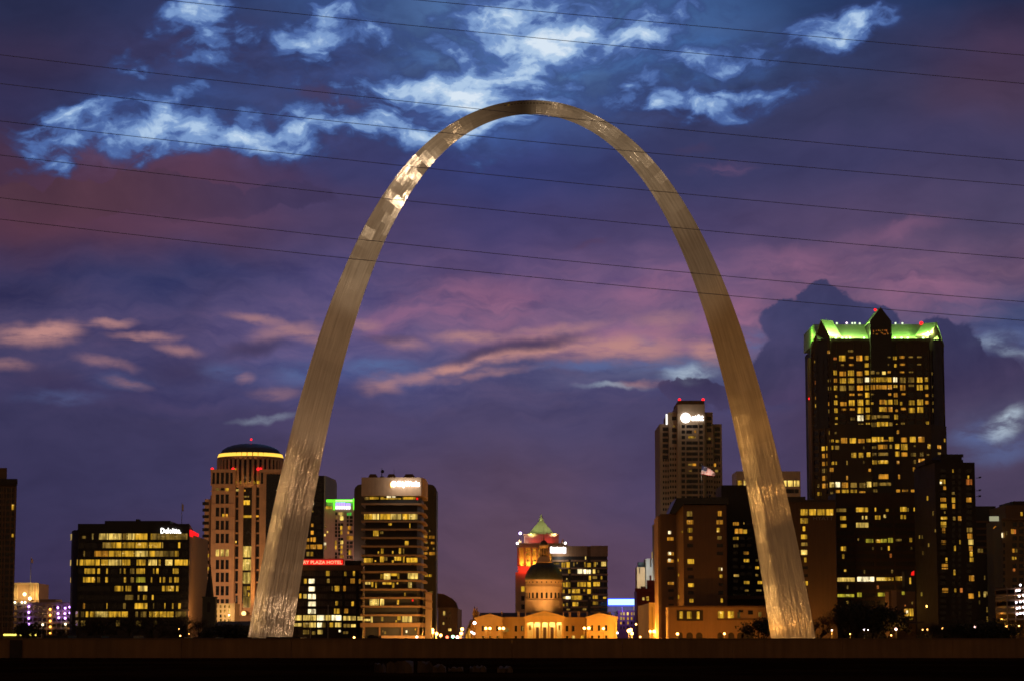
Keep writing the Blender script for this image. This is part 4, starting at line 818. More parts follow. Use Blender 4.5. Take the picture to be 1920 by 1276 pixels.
for x0, x1, ytop, wins in ((942, 984, 1155.5, [(965,1172,969.6,1183,'u'),(976.6,1172,981.6,1182,'u'),(979,1173,981,1181.5,'p'),(945,1176,953.5,1183,'d'),(965,1191,969.5,1198,'u'),(977.5,1191,982,1198,'u')]), (1057, 1099.5, 1156, [(1060.6,1172,1065.4,1182.5,'u'),(1072.6,1172,1077.2,1182.5,'u'),(1061,1191,1065.5,1198,'u'),(1072.8,1190.5,1077.4,1197.5,'p'),(1089.2,1190.5,1092.2,1197.5,'y'),(1093.2,1190.5,1096.2,1197.5,'y')])):
    f = front(x0, x1, Y + 4, 1180); t.part('wing_wall', MB().box(f.A.x, f.B.x, Y + 4, Y + 22, zb_, Z(ytop + 2, Y + 4)), ST); each(t, 'cornice', f, [(x0, ytop, x1, ytop + 2.6)], -.3, .7, ST); each(t, 'string_course', f, [(x0, 1163, x1, 1164.5)], -.2, .3, ST)
    for w_ in wins: f.pane(t, *w_, d=.05)
mb = MB(); z0, z1 = Z(1157, Y + 8), Z(1147.5, Y + 8); mb.prism([(X(897, Y), Y + 7), (X(1150, Y), Y + 7), (X(1150, Y), Y + 30), (X(897, Y), Y + 30)], z0, z1, top=[(X(900, Y), Y + 10), (X(1147, Y), Y + 10), (X(1147, Y), Y + 26), (X(900, Y), Y + 26)]); t.part('roof', mb, W['slate'])
for a, b_ in ((896, 898.6), (939.2, 942.2), (970, 974.6), (984.4, 986.4), (1055.6, 1057.6), (1066.6, 1071.2), (1083.4, 1087.8), (1100, 1103), (1141.5, 1145.5)): t.part('chimney', MB().box(X(a, Y), X(b_, Y), Y + 5, Y + 7.5, Z(1158, Y + 5), Z(1145.5, Y + 5)), wall('chimney_stone', (.42, .30, .24), .9))
# portico: recess, six columns, five bright bays
Yp = Y - 8; x0, x1 = X(982, Yp), X(1060, Yp); fp = front(984, 1057.5, Yp, 1180)
t.part('entablature', MB().box(x0 + .5, x1 - .5, Yp - .3, Yp + 24, Z(1165.5, Yp), Z(1157.5, Yp)), ST); t.part('cornice', MB().box(x0, x1, Yp - .8, Yp + 24, Z(1157.5, Yp), Z(1155.3, Yp)), ST)
pd = t.part('pediment', MB().extr([(x0, Yp - .8, Z(1155.3, Yp) + .003), (x1, Yp - .8, Z(1155.3, Yp) + .003), (X(1021, Yp), Yp - .8, Z(1143.2, Yp))], (0, 24, 0)), ST)
t.part('tympanum', MB().extr([(x0 + 2.8, Yp - .85, Z(1155.3, Yp) + .4), (x1 - 2.8, Yp - .85, Z(1155.3, Yp) + .4), (X(1021, Yp), Yp - .85, Z(1143.2, Yp) - 1.0)], (0, .03, 0)), MATS['tympanum_stone'], parent=pd)
for c_ in (1001, 1014.8, 1028.6, 1042.4): 
    xc = X(c_, Yp); t.part('column', MB().lathe(xc, Yp + .7, [(.42, zb_), (.42, zb_ + .5), (.38, zb_ + .6), (.34, Z(1168, Yp)), (.48, Z(1167, Yp)), (.48, Z(1165.5, Yp))], 20), ST)
t.part('end_wall', MB().box(fp.A.x, X(989, Yp), Yp, Yp + 5, zb_, Z(1165.5, Yp)), ST); t.part('end_wall', MB().box(X(1053.6, Yp), fp.B.x, Yp, Yp + 5, zb_, Z(1165.5, Yp)), ST)
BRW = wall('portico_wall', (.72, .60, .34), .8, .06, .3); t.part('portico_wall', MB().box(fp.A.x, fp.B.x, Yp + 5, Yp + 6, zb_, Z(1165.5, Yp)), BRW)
fq = Face((fp.A.x, Yp + 5), (fp.B.x, Yp + 5)); DO = wall('door_wood', (.05, .018, .012), .6)
each(t, 'door', fq, [(1005, 1174.5, 1010.5, 1199), (1018.3, 1174.5, 1024.2, 1199), (1032.3, 1174.5, 1038.2, 1199)], -.1, .25, DO); each(t, 'window', fq, [(992, 1171, 996, 1180), (1046.5, 1171, 1050.5, 1180)], -.1, .1, LIT['a'])
for c_ in (995, 1008, 1021.5, 1035.5, 1048.5): t.light('POINT', P(c_, 1168.3, Yp + 3.2), 330, (1, .78, .30), .25)
# rotunda
Yc = Y + 26; xc = X(1020.3, Yc - 8, 1100); r1 = X(1056, Yc - 8) - xc; DS = wall('drum_stone', (.46, .32, .20), .85, .12, .3)
t.part('lower_drum', MB().lathe(xc, Yc, [(r1, zb_ + 6), (r1, Z(1124.5, Yc - 8)), (r1 * 1.02, Z(1124, Yc - 8)), (r1 * 1.02, Z(1122.8, Yc - 8)), (r1 * .97, Z(1122.5, Yc - 8))], 64), DS)
t.part('drum', MB().lathe(xc, Yc, [(r1 * .97, Z(1122.6, Yc - 8)), (r1 * .97, Z(1100, Yc - 8)), (r1 * .985, Z(1099.6, Yc - 8)), (r1 * .985, Z(1096.5, Yc - 8)), (r1 * .975, Z(1096.2, Yc - 8)), (r1 * .975, Z(1087, Yc - 8)), (r1 * 1.0, Z(1086.5, Yc - 8)), (r1 * 1.0, Z(1085, Yc - 8))], 64), DS)
for k in range(24):
    a = 2 * math.pi * (k + .5) / 24
    if math.sin(a) > .1: continue
    u, v_ = math.cos(a), math.sin(a); rw = r1 * .97 * math.cos(math.pi / 64) ; tx, ty = -v_, u
    def arc(hw, z0, z1, r):
        pts = [(-hw, z0), (hw, z0)] + [(hw * math.cos(j / 6 * math.pi), z1 + hw * math.sin(j / 6 * math.pi)) for j in range(7)]
        return [(xc + u * r + tx * s_, Yc + v_ * r + ty * s_, z) for s_, z in pts]
    t.part('arched_window', MB().extr(arc(.42, Z(1120, Yc - 8), Z(1111.2, Yc - 8), rw + .10), (-u * .5, -v_ * .5, 0)), W['black'])
    za = Z(1090, Yc - 8); ring = [(.32 * math.cos(j / 10 * 2 * math.pi), za + .32 * math.sin(j / 10 * 2 * math.pi)) for j in range(10)]
    t.part('round_window', MB().extr([(xc + u * (rw + .16) + tx * s_, Yc + v_ * (rw + .16) + ty * s_, z) for s_, z in ring], (-u * .5, -v_ * .5, 0)), W['black'])
rd = r1 * .99; z0, z1 = Z(1085, Yc - 8), Z(1052.5, Yc - 8); DM = wall('dome_copper', (.030, .034, .026), .5, .2, .4)
cap = []
for j in range(12):
    a = j / 11 * math.pi / 2 * .80; cap.append((rd * math.cos(a), z0 + (z1 - z0) * math.sin(a) / math.sin(math.pi / 2 * .80)))
dm = t.part('dome', MB().lathe(xc, Yc, cap, 48), DM)
for k in range(24):
    a0 = 2 * math.pi * k / 24
    if math.sin(a0) < .2: t.part('rib', MB().tube([(xc + r_ * math.cos(a0), Yc + r_ * math.sin(a0), z) for r_, z in cap], .10, 5), DM, parent=dm)
def zz(y): return Z(y, Yc - 4)
def rx(w_): return X(1020 + w_, Yc - 4) - X(1020, Yc - 4)
t.part('lantern_base', MB().lathe(xc, Yc, [(rx(14.5), zz(1054)), (rx(14.5), zz(1051)), (rx(12.5), zz(1050.5)), (rx(10), zz(1043)), (rx(8.2), zz(1041.5))], 32), DS)
t.part('lantern', MB().lathe(xc, Yc, [(rx(5.8), zz(1042)), (rx(5.8), zz(1026))], 16), W['blackbrown'])
for k in range(10): a = 2 * math.pi * k / 10 + .3; t.part('lantern_column', MB().tube([(xc + rx(7) * math.cos(a), Yc + rx(7) * math.sin(a), zz(1042)), (xc + rx(7) * math.cos(a), Yc + rx(7) * math.sin(a), zz(1026))], rx(1.0), 8), DS)
t.part('lantern_cornice', MB().lathe(xc, Yc, [(rx(8.2), zz(1026.5)), (rx(8.8), zz(1022)), (rx(8.8), zz(1020)), (rx(7.5), zz(1019.5))], 32), DS)
t.part('lantern_cap', MB().lathe(xc, Yc, [(rx(7.2), zz(1019.6)), (rx(6.8), zz(1016)), (rx(4.5), zz(1013)), (rx(1), zz(1011.2)), (rx(.3), zz(1001)), (.03, zz(985))], 24), W['black'])
t.flush()

# ---- civil courts tower with the lit pyramid
Y = 1420; t = bld('pyramid_tower', 'stone tower with a pale green lit stepped pyramid roof and red lit bands', 966, 1066, Y); zb_ = GZ(Y); LS = W['lime']
def bx2(nm, x0, x1, y0, y1, dy0, dy1, m, parent=None): return t.part(nm, MB().box(X(x0, Y), X(x1, Y), Y + dy0, Y + dy1, Z(y1, Y) if y1 else zb_, Z(y0, Y)), m, parent=parent)
bx2('wall', 966.5, 1066, 1072, None, -4, 36, W['stone']); bx2('core', 975, 1058, 1021, 1072, 4, 30, wall('loggia_wall', (.55, .40, .22), .8)); bx2('base_wall', 971, 1062, 1060, 1072, -1, 34, LS)
f = front(971, 1062, Y - 1, 1040)
for px in (972.6, 984.5, 997, 1008, 1019, 1030, 1041, 1052, 1060): xc = X(px, Y); t.part('column', MB().lathe(xc, Y + .8, [(.95, Z(1060, Y)), (.85, Z(1027, Y)), (1.1, Z(1026.5, Y)), (1.1, Z(1025.5, Y))], 16), LS)
bx2('architrave', 970.5, 1063, 1019.5, 1025.5, -1.5, 34, LS); bx2('cornice', 968.5, 1064.5, 1017.5, 1019.5, -2.4, 35, LS); bx2('attic', 982.5, 1048, 1001, 1017.5, 2.5, 30, wall('attic_stone', (.45, .30, .26), .85)); bx2('attic_cornice', 981.5, 1049, 999.5, 1001, 1.7, 31, LS)
cxp, yc = X(1014.8, Y + 16, 990), Y + 16.3; PY = wall('pyramid_stone', (.55, .58, .40), .8); n_ = 11
for k in range(n_):
    h0 = X(1040.5, Y) - X(1015, Y); hw = h0 * (1 - k / n_ * .86); z0 = Z(999.5 - k * 27.5 / n_, Y); z1 = Z(999.5 - (k + 1) * 27.5 / n_, Y); t.part('pyramid_step', MB().prism([(cxp + sx_ * hw, yc + sy_ * hw * .62) for sx_, sy_ in ((-1, -1), (1, -1), (1, 1), (-1, 1))], z0, z1, top=[(cxp + sx_ * (hw - .9), yc + sy_ * (hw * .62 - .6)) for sx_, sy_ in ((-1, -1), (1, -1), (1, 1), (-1, 1))]), PY)
t.part('finial', MB().lathe(cxp, yc, [(1.5, Z(972.2, Y)), (1.3, Z(968, Y)), (.8, Z(965.5, Y)), (.5, Z(962.5, Y)), (.1, Z(960, Y))], 12), PY)
for px in (974.3, 1055.5): xc = X(px, Y); t.part('urn', MB().lathe(xc, Y + 1.2, [(.9, Z(1017.5, Y)), (1.0, Z(1014.5, Y)), (.7, Z(1013, Y)), (.25, Z(1009.5, Y))], 12), W['cream'])
for px, py, m, r_ in ((970, 1017.5, glow('lamp_white', (1, .9, 1), 9), .65), (1060, 1017, MATS['lamp_white'], .6), (975.5, 998.7, glow('lamp_violet', (.62, .45, 1), 12), .75)):
    b0 = P(px, py, Y - 2.6); pl = t.part('lamp_post', MB().tube([(b0.x, b0.y + 1, Z(1019, Y)), b0], .10), MET); t.part('lamp', MB().ball(b0, r_, n=8), m, parent=pl)
f_ = front(966, 1066, Y - 4, 1100)
for r_ in ((977.3, 1098, 983.8, 1108, 'y'), (977.3, 1116, 983.8, 1125, 'u'), (977.3, 1132, 983.8, 1141, 'u')): f_.pane(t, *r_)
for px in (979, 990.7, 1002.5, 1013.5, 1036, 1047):
    t.light('POINT', P(px, 1056, Y + 1.6), 900, (1, .50, .06), .3)
fl2 = front(975, 1058, Y + 4, 1040)
for a in (986.8, 998.8, 1009.8, 1021, 1032): 
    for y0, y1 in ((1029, 1032), (1035, 1040), (1048, 1052)): fl2.pane(t, a, y0, a + 6.5, y1, 'a' if y0 != 1048 else 'd')
for a in (976, 987, 996): t.light('POINT', P(a, 1066, Y - 5), 700, (1, .03, .015), .5)
for a in (1001, 1030): t.light('POINT', P(a, 1015, Y - 1), 420, (1, .06, .05), .5)
t.light('SPOT', P(994, 1000.5, Y - 1), 5200, (.82, 1, .32), .5, (cxp - 4, yc - 6, Z(984, Y)), 100, .8); t.light('SPOT', P(1040, 1000.5, Y - 1), 3600, (1, .88, .42), .5, (cxp + 6, yc - 6, Z(984, Y)), 100, .8)
t.light('POINT', P(975, 1010, Y - 1), 900, (1, .8, .5), .4); t.flush()

# ---- striped office tower with the white sign
Y = 1290; t = bld('striped_office', 'brown striped office tower with an overexposed white sign right of the dome', 1031, 1140, Y); zb_ = GZ(Y); f = front(1035, 1139.5, Y, 1080); x0, x1 = f.A.x, f.B.x
t.part('wall', MB().box(x0 + .2, x1 - .2, Y, Y + 30, zb_, Z(1023, Y)), W['black']); BW = W['brown']
each(t, 'parapet', f, [(1034.8, 1022, 1068.3, 1042), (1068.9, 1022.6, 1101, 1042), (1107.5, 1022, 1139.8, 1042)], -.2, .6, BW); each(t, 'parapet_recess', f, [(1101.2, 1024, 1107.3, 1042)], -.2, .2, W['darkbrown'])
ys = [(955 + a / 6.544, 955 + b / 6.544) for a, b in ((637,705),(727,780),(806,862),(886,945),(971,1025),(1050,1102),(1125,1178),(1204,1235))]
sp_ = [(1048.6, ys[0][0] - .4)] + [(a[1] + .3, b[0] - .3) for a, b in zip(ys, ys[1:])] + [(ys[-1][1] + .5, 1190)]
each(t, 'spandrel', f, [(c_[0], a, c_[1], b) for a, b in sp_ for c_ in ((1034.8, 1066.5), (1070.5, 1101.5), (1107.5, 1139.8))], -.2, .6, BW)
rs = parse('''545,645,612,668d;640,645,680,705y;690,640,740,708y;920,640,940,700y;955,650,1000,700y;1035,640,1062,695y;1068,640,1085,670p;1128,635,1185,690p;785,645,800,690d;825,640,840,660d;615,730,635,755y;722,730,748,778y;835,725,895,780w;905,730,945,782w;953,732,1000,782w;1025,728,1055,778p;1080,735,1105,770d;698,835,712,858p;975,808,1000,862y;1022,812,1075,845d;1122,812,1140,850y;658,890,685,945y;692,885,748,948y;835,885,940,940y;955,885,1000,945y;1030,882,1110,935y;655,975,678,1020y;725,972,748,1022y;768,970,865,1020y;908,972,930,1000y;955,970,1000,1028y;
658,1060,685,1088p;692,1058,750,1092w;762,1050,895,1102y;975,1065,995,1095d;1025,1048,1085,1090y;1150,1065,1190,1088y;658,1150,675,1185y;695,1140,720,1180d;775,1130,845,1180y;1025,1122,1088,1162y;895,1205,945,1230d;700,1210,745,1230d;930,566,942,605p''', 955, 955, 6.544)
place(t, rs, [(1030, 1140, f)]); wx = [(1036, 1045), (1046, 1055), (1056, 1066), (1071, 1078), (1079, 1086), (1087, 1094), (1095, 1101), (1108, 1115), (1116, 1123), (1124, 1131), (1132, 1139)]; grid(t, f, wx, ys, rs, d=.03); t.flush()
hot = glow('sign_hot', (1, .96, .95), 5, False); pnl = t.part('sign_panel', MB().hexa(f.hexa(*f.rect(1031.5, 1025, 1061.5, 1036.5), .62, 1.1)), glow('sign_panel_white', (1, .93, .95), 1.5), label='white glowing sign panel')
t.part('lettering', text_mb('Peabody', f, 1032, 1024.3, 1061, 1036.8, .3, 1.15, .02), hot, parent=pnl); t.light('POINT', P(1050, 1042, Y - 5), 1300, (1, .9, .8), .6)

# ---- blue sign building
Y = 1250; t = bld('blue_sign_building', 'purple lit building carrying a long glowing blue and white rooftop sign', 1140, 1197, Y); zb_ = GZ(Y); f = front(1140, 1197, Y, 1150)
t.part('wall', MB().box(X(1158, Y), X(1196, Y), Y, Y + 25, zb_, Z(1143, Y)), wall('plum_wall', (.22, .10, .12), .8)); t.part('left_wall', MB().box(X(1138, Y), X(1157.7, Y), Y + 4, Y + 25, zb_, Z(1147, Y)), W['grey']); t.part('roof_screen', MB().box(X(1140, Y), X(1194, Y), Y + 8, Y + 9, Z(1146, Y), Z(1134, Y)), W['pale'])
each(t, 'sign', f, [(1140.3, 1122.2, 1194, 1133)], .5, .9, glow('sign_cyan', (.50, .86, 1), 1.6)); bl = glow('sign_blue', (.02, .06, 1), 2.0)
each(t, 'sign_border', f, [(1139.2, 1120.6, 1195, 1122), (1139.2, 1133.2, 1195, 1135), (1139.0, 1122.2, 1140.1, 1133), (1194.2, 1122.2, 1195.2, 1133)], .4, 1.0, bl)
each(t, 'sign_leg', f, [(a, 1135.2, a + 1.6, 1147) for a in (1145, 1166, 1189)], .3, .7, W['pale'])
rs = parse('232,898,258,937p;272,898,292,937p;322,898,345,937p;375,898,395,937y;415,898,437,937p;232,958,258,1000p;270,962,292,1000y;325,960,345,1000y;375,962,397,1000y;232,1025,252,1058y;325,1020,345,1058y;412,815,452,870p', 1130, 1020, 7.088)
place(t, rs, [(1130, 1200, f)]); grid(t, f, [(1162.8, 1166), (1168.3, 1171.4), (1175.6, 1178.7), (1182.8, 1186), (1188.6, 1191.7)], [(1146.5, 1152), (1155.2, 1161), (1164, 1169.5), (1173, 1178.5)], rs); t.flush()
t.light('POINT', P(1167, 1139, Y - 6), 2600, (.25, .15, 1), 1); t.light('POINT', P(1185, 1128, Y - 8), 1500, (.1, .2, 1), 1)
# ---- pale twin slabs and yellow roof box
Y = 1330; t = bld('pale_slab_block', 'pale grey slab block of two heights left of the brown hotel', 1194, 1240, Y); zb_ = GZ(Y)
t.part('wall', MB().box(X(1194.5, Y), X(1209.5, Y), Y, Y + 18, zb_, Z(1062, Y)), W['cream']); t.part('wall', MB().box(X(1211, Y), X(1240, Y), Y - 1, Y + 20, zb_, Z(1046.5, Y)), W['grey'])
t.part('roof_plant', MB().box(X(1197.5, Y), X(1209, Y), Y + 3, Y + 12, Z(1062, Y), Z(1052.5, Y)), wall('teal_plant', (.06, .09, .11), .7)); t.part('slot', MB().box(X(1219, Y), X(1221.5, Y), Y - 1.4, Y - .9, Z(1062, Y), Z(1047, Y)), W['blackbrown']); t.part('slot', MB().box(X(1198.8, Y), X(1200.2, Y), Y - .3, Y + .1, Z(1074, Y), Z(1063, Y)), W['blackbrown'])
t.part('roof_box', MB().box(X(1224.5, Y), X(1236, Y), Y + 1, Y + 12, Z(1046.4, Y), Z(1032.5, Y)), glow('roof_box_glow', (.62, .42, .12), .55)); t.part('lamp', MB().ball(P(1228, 1043.5, Y - 1), .8), glow('lamp_blue', (.2, .15, 1), 1.0))
t.light('POINT', P(1205, 1085, Y - 16), 9000, (1, .85, .6), 1); t.light('POINT', P(1226, 1058, Y - 10), 2200, (.75, .85, 1), 1)
# ---- red brick building with chimney tower
Y = 1190; t = bld('red_brick_building', 'dark red brick building with bulky chimney tower left of the brown hotel', 1190, 1240, Y); zb_ = GZ(Y); f = front(1194, 1240, Y, 1120)
t.part('wall', MB().box(f.A.x, f.B.x, Y, Y + 25, zb_, Z(1106, Y)), W['redbrick']); each(t, 'cornice', f, [(1190.5, 1102, 1240, 1108)], -.5, 1.1, W['redbrick'])
for a, b_, y0 in ((1203, 1212, 1098), (1214.5, 1228, 1086.5), (1228.3, 1236, 1099)): t.part('chimney_tower', MB().box(X(a, Y), X(b_, Y), Y + 3, Y + 10, Z(1106, Y), Z(y0, Y)), W['redbrick'])
t.part('chimney', MB().box(X(1219.5, Y), X(1222.5, Y), Y + 5, Y + 7, Z(1086.6, Y), Z(1077, Y)), W['redbrick'])
rs = parse('528,700,555,738p;580,688,612,742y;707,622,725,652y;745,700,760,735a', 1130, 1020, 7.088); place(t, rs, [(1190, 1241, f)]); t.flush()
# ---- cream building in orange street light
Y = 1060; t = bld('cream_building', 'cream building glowing orange in street light at the corner beside the hotel', 1194, 1240, Y); zb_ = GZ(Y); f = front(1217, 1242, Y, 1160); fl = Face((X(1196, Y + 70), Y + 70), (f.A.x, Y))
t.part('wall', MB().box(f.A.x, f.B.x, Y, Y + 70, zb_, Z(1129.5, Y)), W['lime']); 
each(t, 'slot_window', f, [(1222.4, 1137, 1223.4, 1176), (1229.3, 1143, 1230.5, 1151), (1229.3, 1155, 1230.5, 1160), (1229.3, 1164, 1230.5, 1168)], -.2, .05, W['black']); each(t, 'window', f, [(1229.2, 1134, 1230.4, 1141), (1235.5, 1149, 1237, 1154)], -.2, .06, LIT['p'])
t.part('side_wall', MB().prism([fl.A, (f.A.x - .05, Y + .05), (f.A.x - .05, Y + 70)], zb_, Z(1130.5, Y)), W['lime']); each(t, 'cornice', f, [(1216.6, 1128.6, 1242, 1131)], -.2, .5, W['cream'])
# ---- telecom tower
Y = 1330; t = bld('telecom_tower', 'tall stepped tan tower with white round logo and at&t sign at its top', 1233, 1356, Y); zb_ = GZ(Y); TN = wall('tower_tan', (.36, .25, .165), .8)
f0 = front(1237.5, 1354.5, Y, 900); f1 = front(1254.5, 1337.5, Y - 3, 880); f2 = front(1271, 1322.5, Y - 6, 860)
def tw(nm, f, Yf, dep, ytop, m=TN): return t.part(nm, MB().box(f.A.x, f.B.x, Yf, Yf + dep, zb_, Z(ytop, Yf)), m)
tw('wall', f0, Y, 45, 794); tw('mid_wall', f1, Y - 3, 45, 772); tw('center_wall', f2, Y - 6, 48, 757); pe = front(1272, 1321, Y - 5, 760); t.part('penthouse', MB().box(pe.A.x, pe.B.x, Y - 4, Y + 35, Z(757, Y - 6), Z(750, Y - 4)), W['darkbrown'])
fs = Face((X(1233, Y + 40, 900), Y + 40), (f0.A.x, Y)); t.part('side_wall', MB().prism([fs.A, (f0.A.x - .05, Y + .05), (f0.A.x - .05, Y + 44)], zb_, Z(797, Y)), TN)
for k in range(20): fs.pane(t, 1233.8, 812 + k * 9.8, 1236.6, 817.5 + k * 9.8, 'u')
rs = parse('425,365,445,392a;365,425,440,448y;575,440,600,465d;405,710,445,735a;360,712,400,730d;630,710,652,742a;640,775,672,800d;370,780,400,795d;205,315,225,330d', 1225, 740, 5.55)
place(t, rs, [(1271, 1322.5, f2), (1254.5, 1337.5, f1), (1237.5, 1355, f0)])
yr = [(740 + v / 5.55 - 3.1, 740 + v / 5.55 + 3.1) for v in range(325, 1200, 57)]
grid(t, f2, [(1278, 1284.5), (1287, 1297.5), (1297.9, 1308.5), (1311.2, 1318)], yr, rs)
sm = [(1243 + k * 4.35, 1243 + k * 4.35 + 2.6) for k in range(3)] + [(1256 + k * 4.6, 1256 + k * 4.6 + 2.8) for k in range(3)] + [(1325 + k * 4.2, 1325 + k * 4.2 + 2.6) for k in range(3)] + [(1339 + k * 4.4, 1339 + k * 4.4 + 2.6) for k in range(3)]
yr2 = [(740 + v / 5.55 - 2.4, 740 + v / 5.55 + 2.4) for v in range(675, 1230, 57)]
for a, b_ in sm:
    ff = f0 if a < 1254 or a > 1337.6 else f1; grid(t, ff, [(a, b_)], yr2 if ff is f0 else [(740 + v / 5.55 - 2.4, 740 + v / 5.55 + 2.4) for v in range(553, 1230, 57)], rs)
for ff, a, b_ in ((f0, 1242.5, 1253), (f1, 1260, 1268.5), (f1, 1325, 1334), (f0, 1340, 1350)): grid(t, ff, [(a, b_)], [(y, y + 7) for y in ([800 + 10.5 * k for k in range(6)] if ff is f0 else [780 + 11 * k for k in range(5)])], rs)
each(t, 'pier', f2, [(a, 792, a + 1.6, 962) for a in (1275.2, 1285.1, 1309.2, 1318.6)], -.2, .35, TN); t.flush()
wh = glow('sign_white', (1, .98, .92), 3.0, False); a = t.part('logo_disc', disc_mb(f2, 1285.4, 782.6, 9.3, .5, .3), glow('logo_white', (1, .99, .95), 3.2)); t.part('lettering', text_mb('at&t', f2, 1296.5, 776.5, 1319, 788, .5, .3, .045), wh)
each(t, 'side_sign', f1, [(1248.5, 775.5, 1251.5, 795)], -.5, .6, glow('sign_white_dim', (1, .98, .9), 1.6))
for px in (1274, 1318.4): beacon(t, px, 748.6, Y - 3, .85)
t.light('POINT', P(1290, 783, Y - 13), 1200, (1, .95, .85), 1)
# ---- small distant strip between telecom tower and hotel
Y = 1280; t = bld('sliver_building', 'thin dim brown slab against the left edge of the brown hotel', 1228, 1240, Y); t.part('wall', MB().box(X(1228, Y), X(1243, Y), Y, Y + 20, GZ(Y), Z(981, Y)), W['darkbrown']); t.part('roof_edge', MB().box(X(1227.6, Y), X(1243.2, Y), Y - .4, Y + 20.3, Z(983, Y), Z(981, Y)), W['brown'])
# ---- brown hotel: stair wing, main slab, dark roof
Y = 1000; t = bld('brown_hotel', 'plain dark brown hotel slab with two columns of lit windows under a black roof', 1237, 1365, Y, cat='hotel'); zb_ = GZ(Y); HB = wall('hotel_brown', (.105, .062, .042), .85)
f = front(1282, 1363, Y, 1050); fl = front(1239, 1268, Y + 6, 1050); fs = Face((X(1268, Y + 6, 1050) + .02, Y + 6), (f.A.x, Y))
t.part('wall', MB().box(f.A.x, f.B.x, Y, Y + 30, Z(1136, Y), Z(946, Y)), HB); t.part('left_wing', MB().box(fl.A.x, fl.B.x, Y + 6, Y + 34, zb_, Z(962.5, Y + 6)), HB); t.part('edge_wall', MB().box(X(1236.5, Y), fl.A.x - .05, Y + 7, Y + 34, zb_, Z(965, Y)), wall('hotel_edge', (.24, .15, .08), .8))
t.part('corner_wall', MB().prism([fs.A, (f.A.x - .03, Y + .02), (f.A.x - .03, Y + 30), (fs.A.x, Y + 30)], zb_, Z(947, Y)), W['darkbrown'])
rp = [P(1255, 961, Y - .8), P(1268, 933, Y - .8), P(1366, 930.5, Y - .8), P(1366, 944, Y - .8), P(1283, 944, Y - .8), P(1266, 962, Y - .8)]
t.part('roof', MB().extr([(p.x, Y - .8, p.z) for p in rp], (0, 32, 0)), wall('roof_black', (.012, .011, .016), .35))
rs = parse('150,752,235,795a;150,952,235,995a;150,1048,235,1088a;340,665,355,695y;290,1040,305,1075y;293,1235,305,1265y;410,408,480,475d;410,525,495,580a;420,630,482,690y;438,740,485,788a;420,1043,505,1105y;820,405,872,472a;805,525,888,580a;808,628,850,685y;818,738,872,782d;825,1155,885,1198d;845,1248,882,1290y;410,482,495,515u;808,482,888,515u;415,840,490,885u;810,840,890,885u;810,945,890,990u;415,1155,490,1195u', 1230, 900, 7.09) + parse('303,315,365,355y;318,490,360,530y;640,135,688,175d;668,485,692,530y;300,400,362,440u;300,225,365,260u;640,400,697,440u;645,310,690,340u;72,300,140,330a;190,205,200,235y;190,445,203,488y;78,380,140,410u;78,470,140,500u;80,545,140,575u;70,130,140,160u', 1240, 1040, 6.0)
place(t, rs, [(1236, 1268, fl), (1268, 1282, fs), (1282, 1364, f)])
for y in (994.5, 1033.5, 1046.5): fl.pane(t, 1253, y, 1258, y + 5.5, 'w', d=.12)
f.pane(t, 1352.3, 1063.5, 1354.2, 1068.5, 'w', d=.1); t.flush()
# podium
t2 = bld('hotel_podium', 'low orange lit podium of the brown hotel with small arches along its foot', 1250, 1440, 985, cat='podium'); t = t2; Y = 985; f = front(1253, 1444, Y, 1160)
t.part('wall', MB().box(f.A.x, f.B.x, Y, Y + 14.5, zb_, Z(1137, Y)), wall('podium_wall', (.32, .20, .10), .85, .15)); each(t, 'parapet', f, [(1252.6, 1134.5, 1444, 1137.5)], -.3, .4, W['darkbrown']); each(t, 'balcony', f, [(1269, 1143, 1318, 1162.5)], -.1, .35, W['blackbrown']); each(t, 'balcony', f, [(1345, 1158, 1440, 1161.5)], -.1, .6, W['darkbrown'])
rs = parse('203,630,242,712y;288,632,340,712y;395,632,428,715y;638,630,707,708y;748,630,815,705y;855,640,885,705d;975,620,1030,665u;1090,640,1125,690d;870,615,920,640u', 1240, 1040, 6.0)
for r_ in rs: f.pane(t, *r_, d=.42)
for px, w_ in ((1276.5, 3.5), (1293, 6), (1311, 6), (1350, 5), (1371, 5.5), (1388, 6), (1396, 6), (1407, 6)):
    a, z = f.hit(px, 1192); hw = f.hit(px + w_, 1192)[0] - a; z1 = f.hit(px, 1190)[1]; zt_ = f.hit(px, 1184.5)[1]
    pts = [(a - hw, zb_), (a + hw, zb_)] + [(a + hw * math.cos(j / 8 * math.pi), z1 + (zt_ - z1) * math.sin(j / 8 * math.pi)) for j in range(9)]
    t.part('archway', MB().extr([f.pt(u_, z_, .2) for u_, z_ in pts], Vector(f.pt(0, 0, -.3)) - Vector(f.pt(0, 0, .2))), W['blackbrown'])
t.flush()
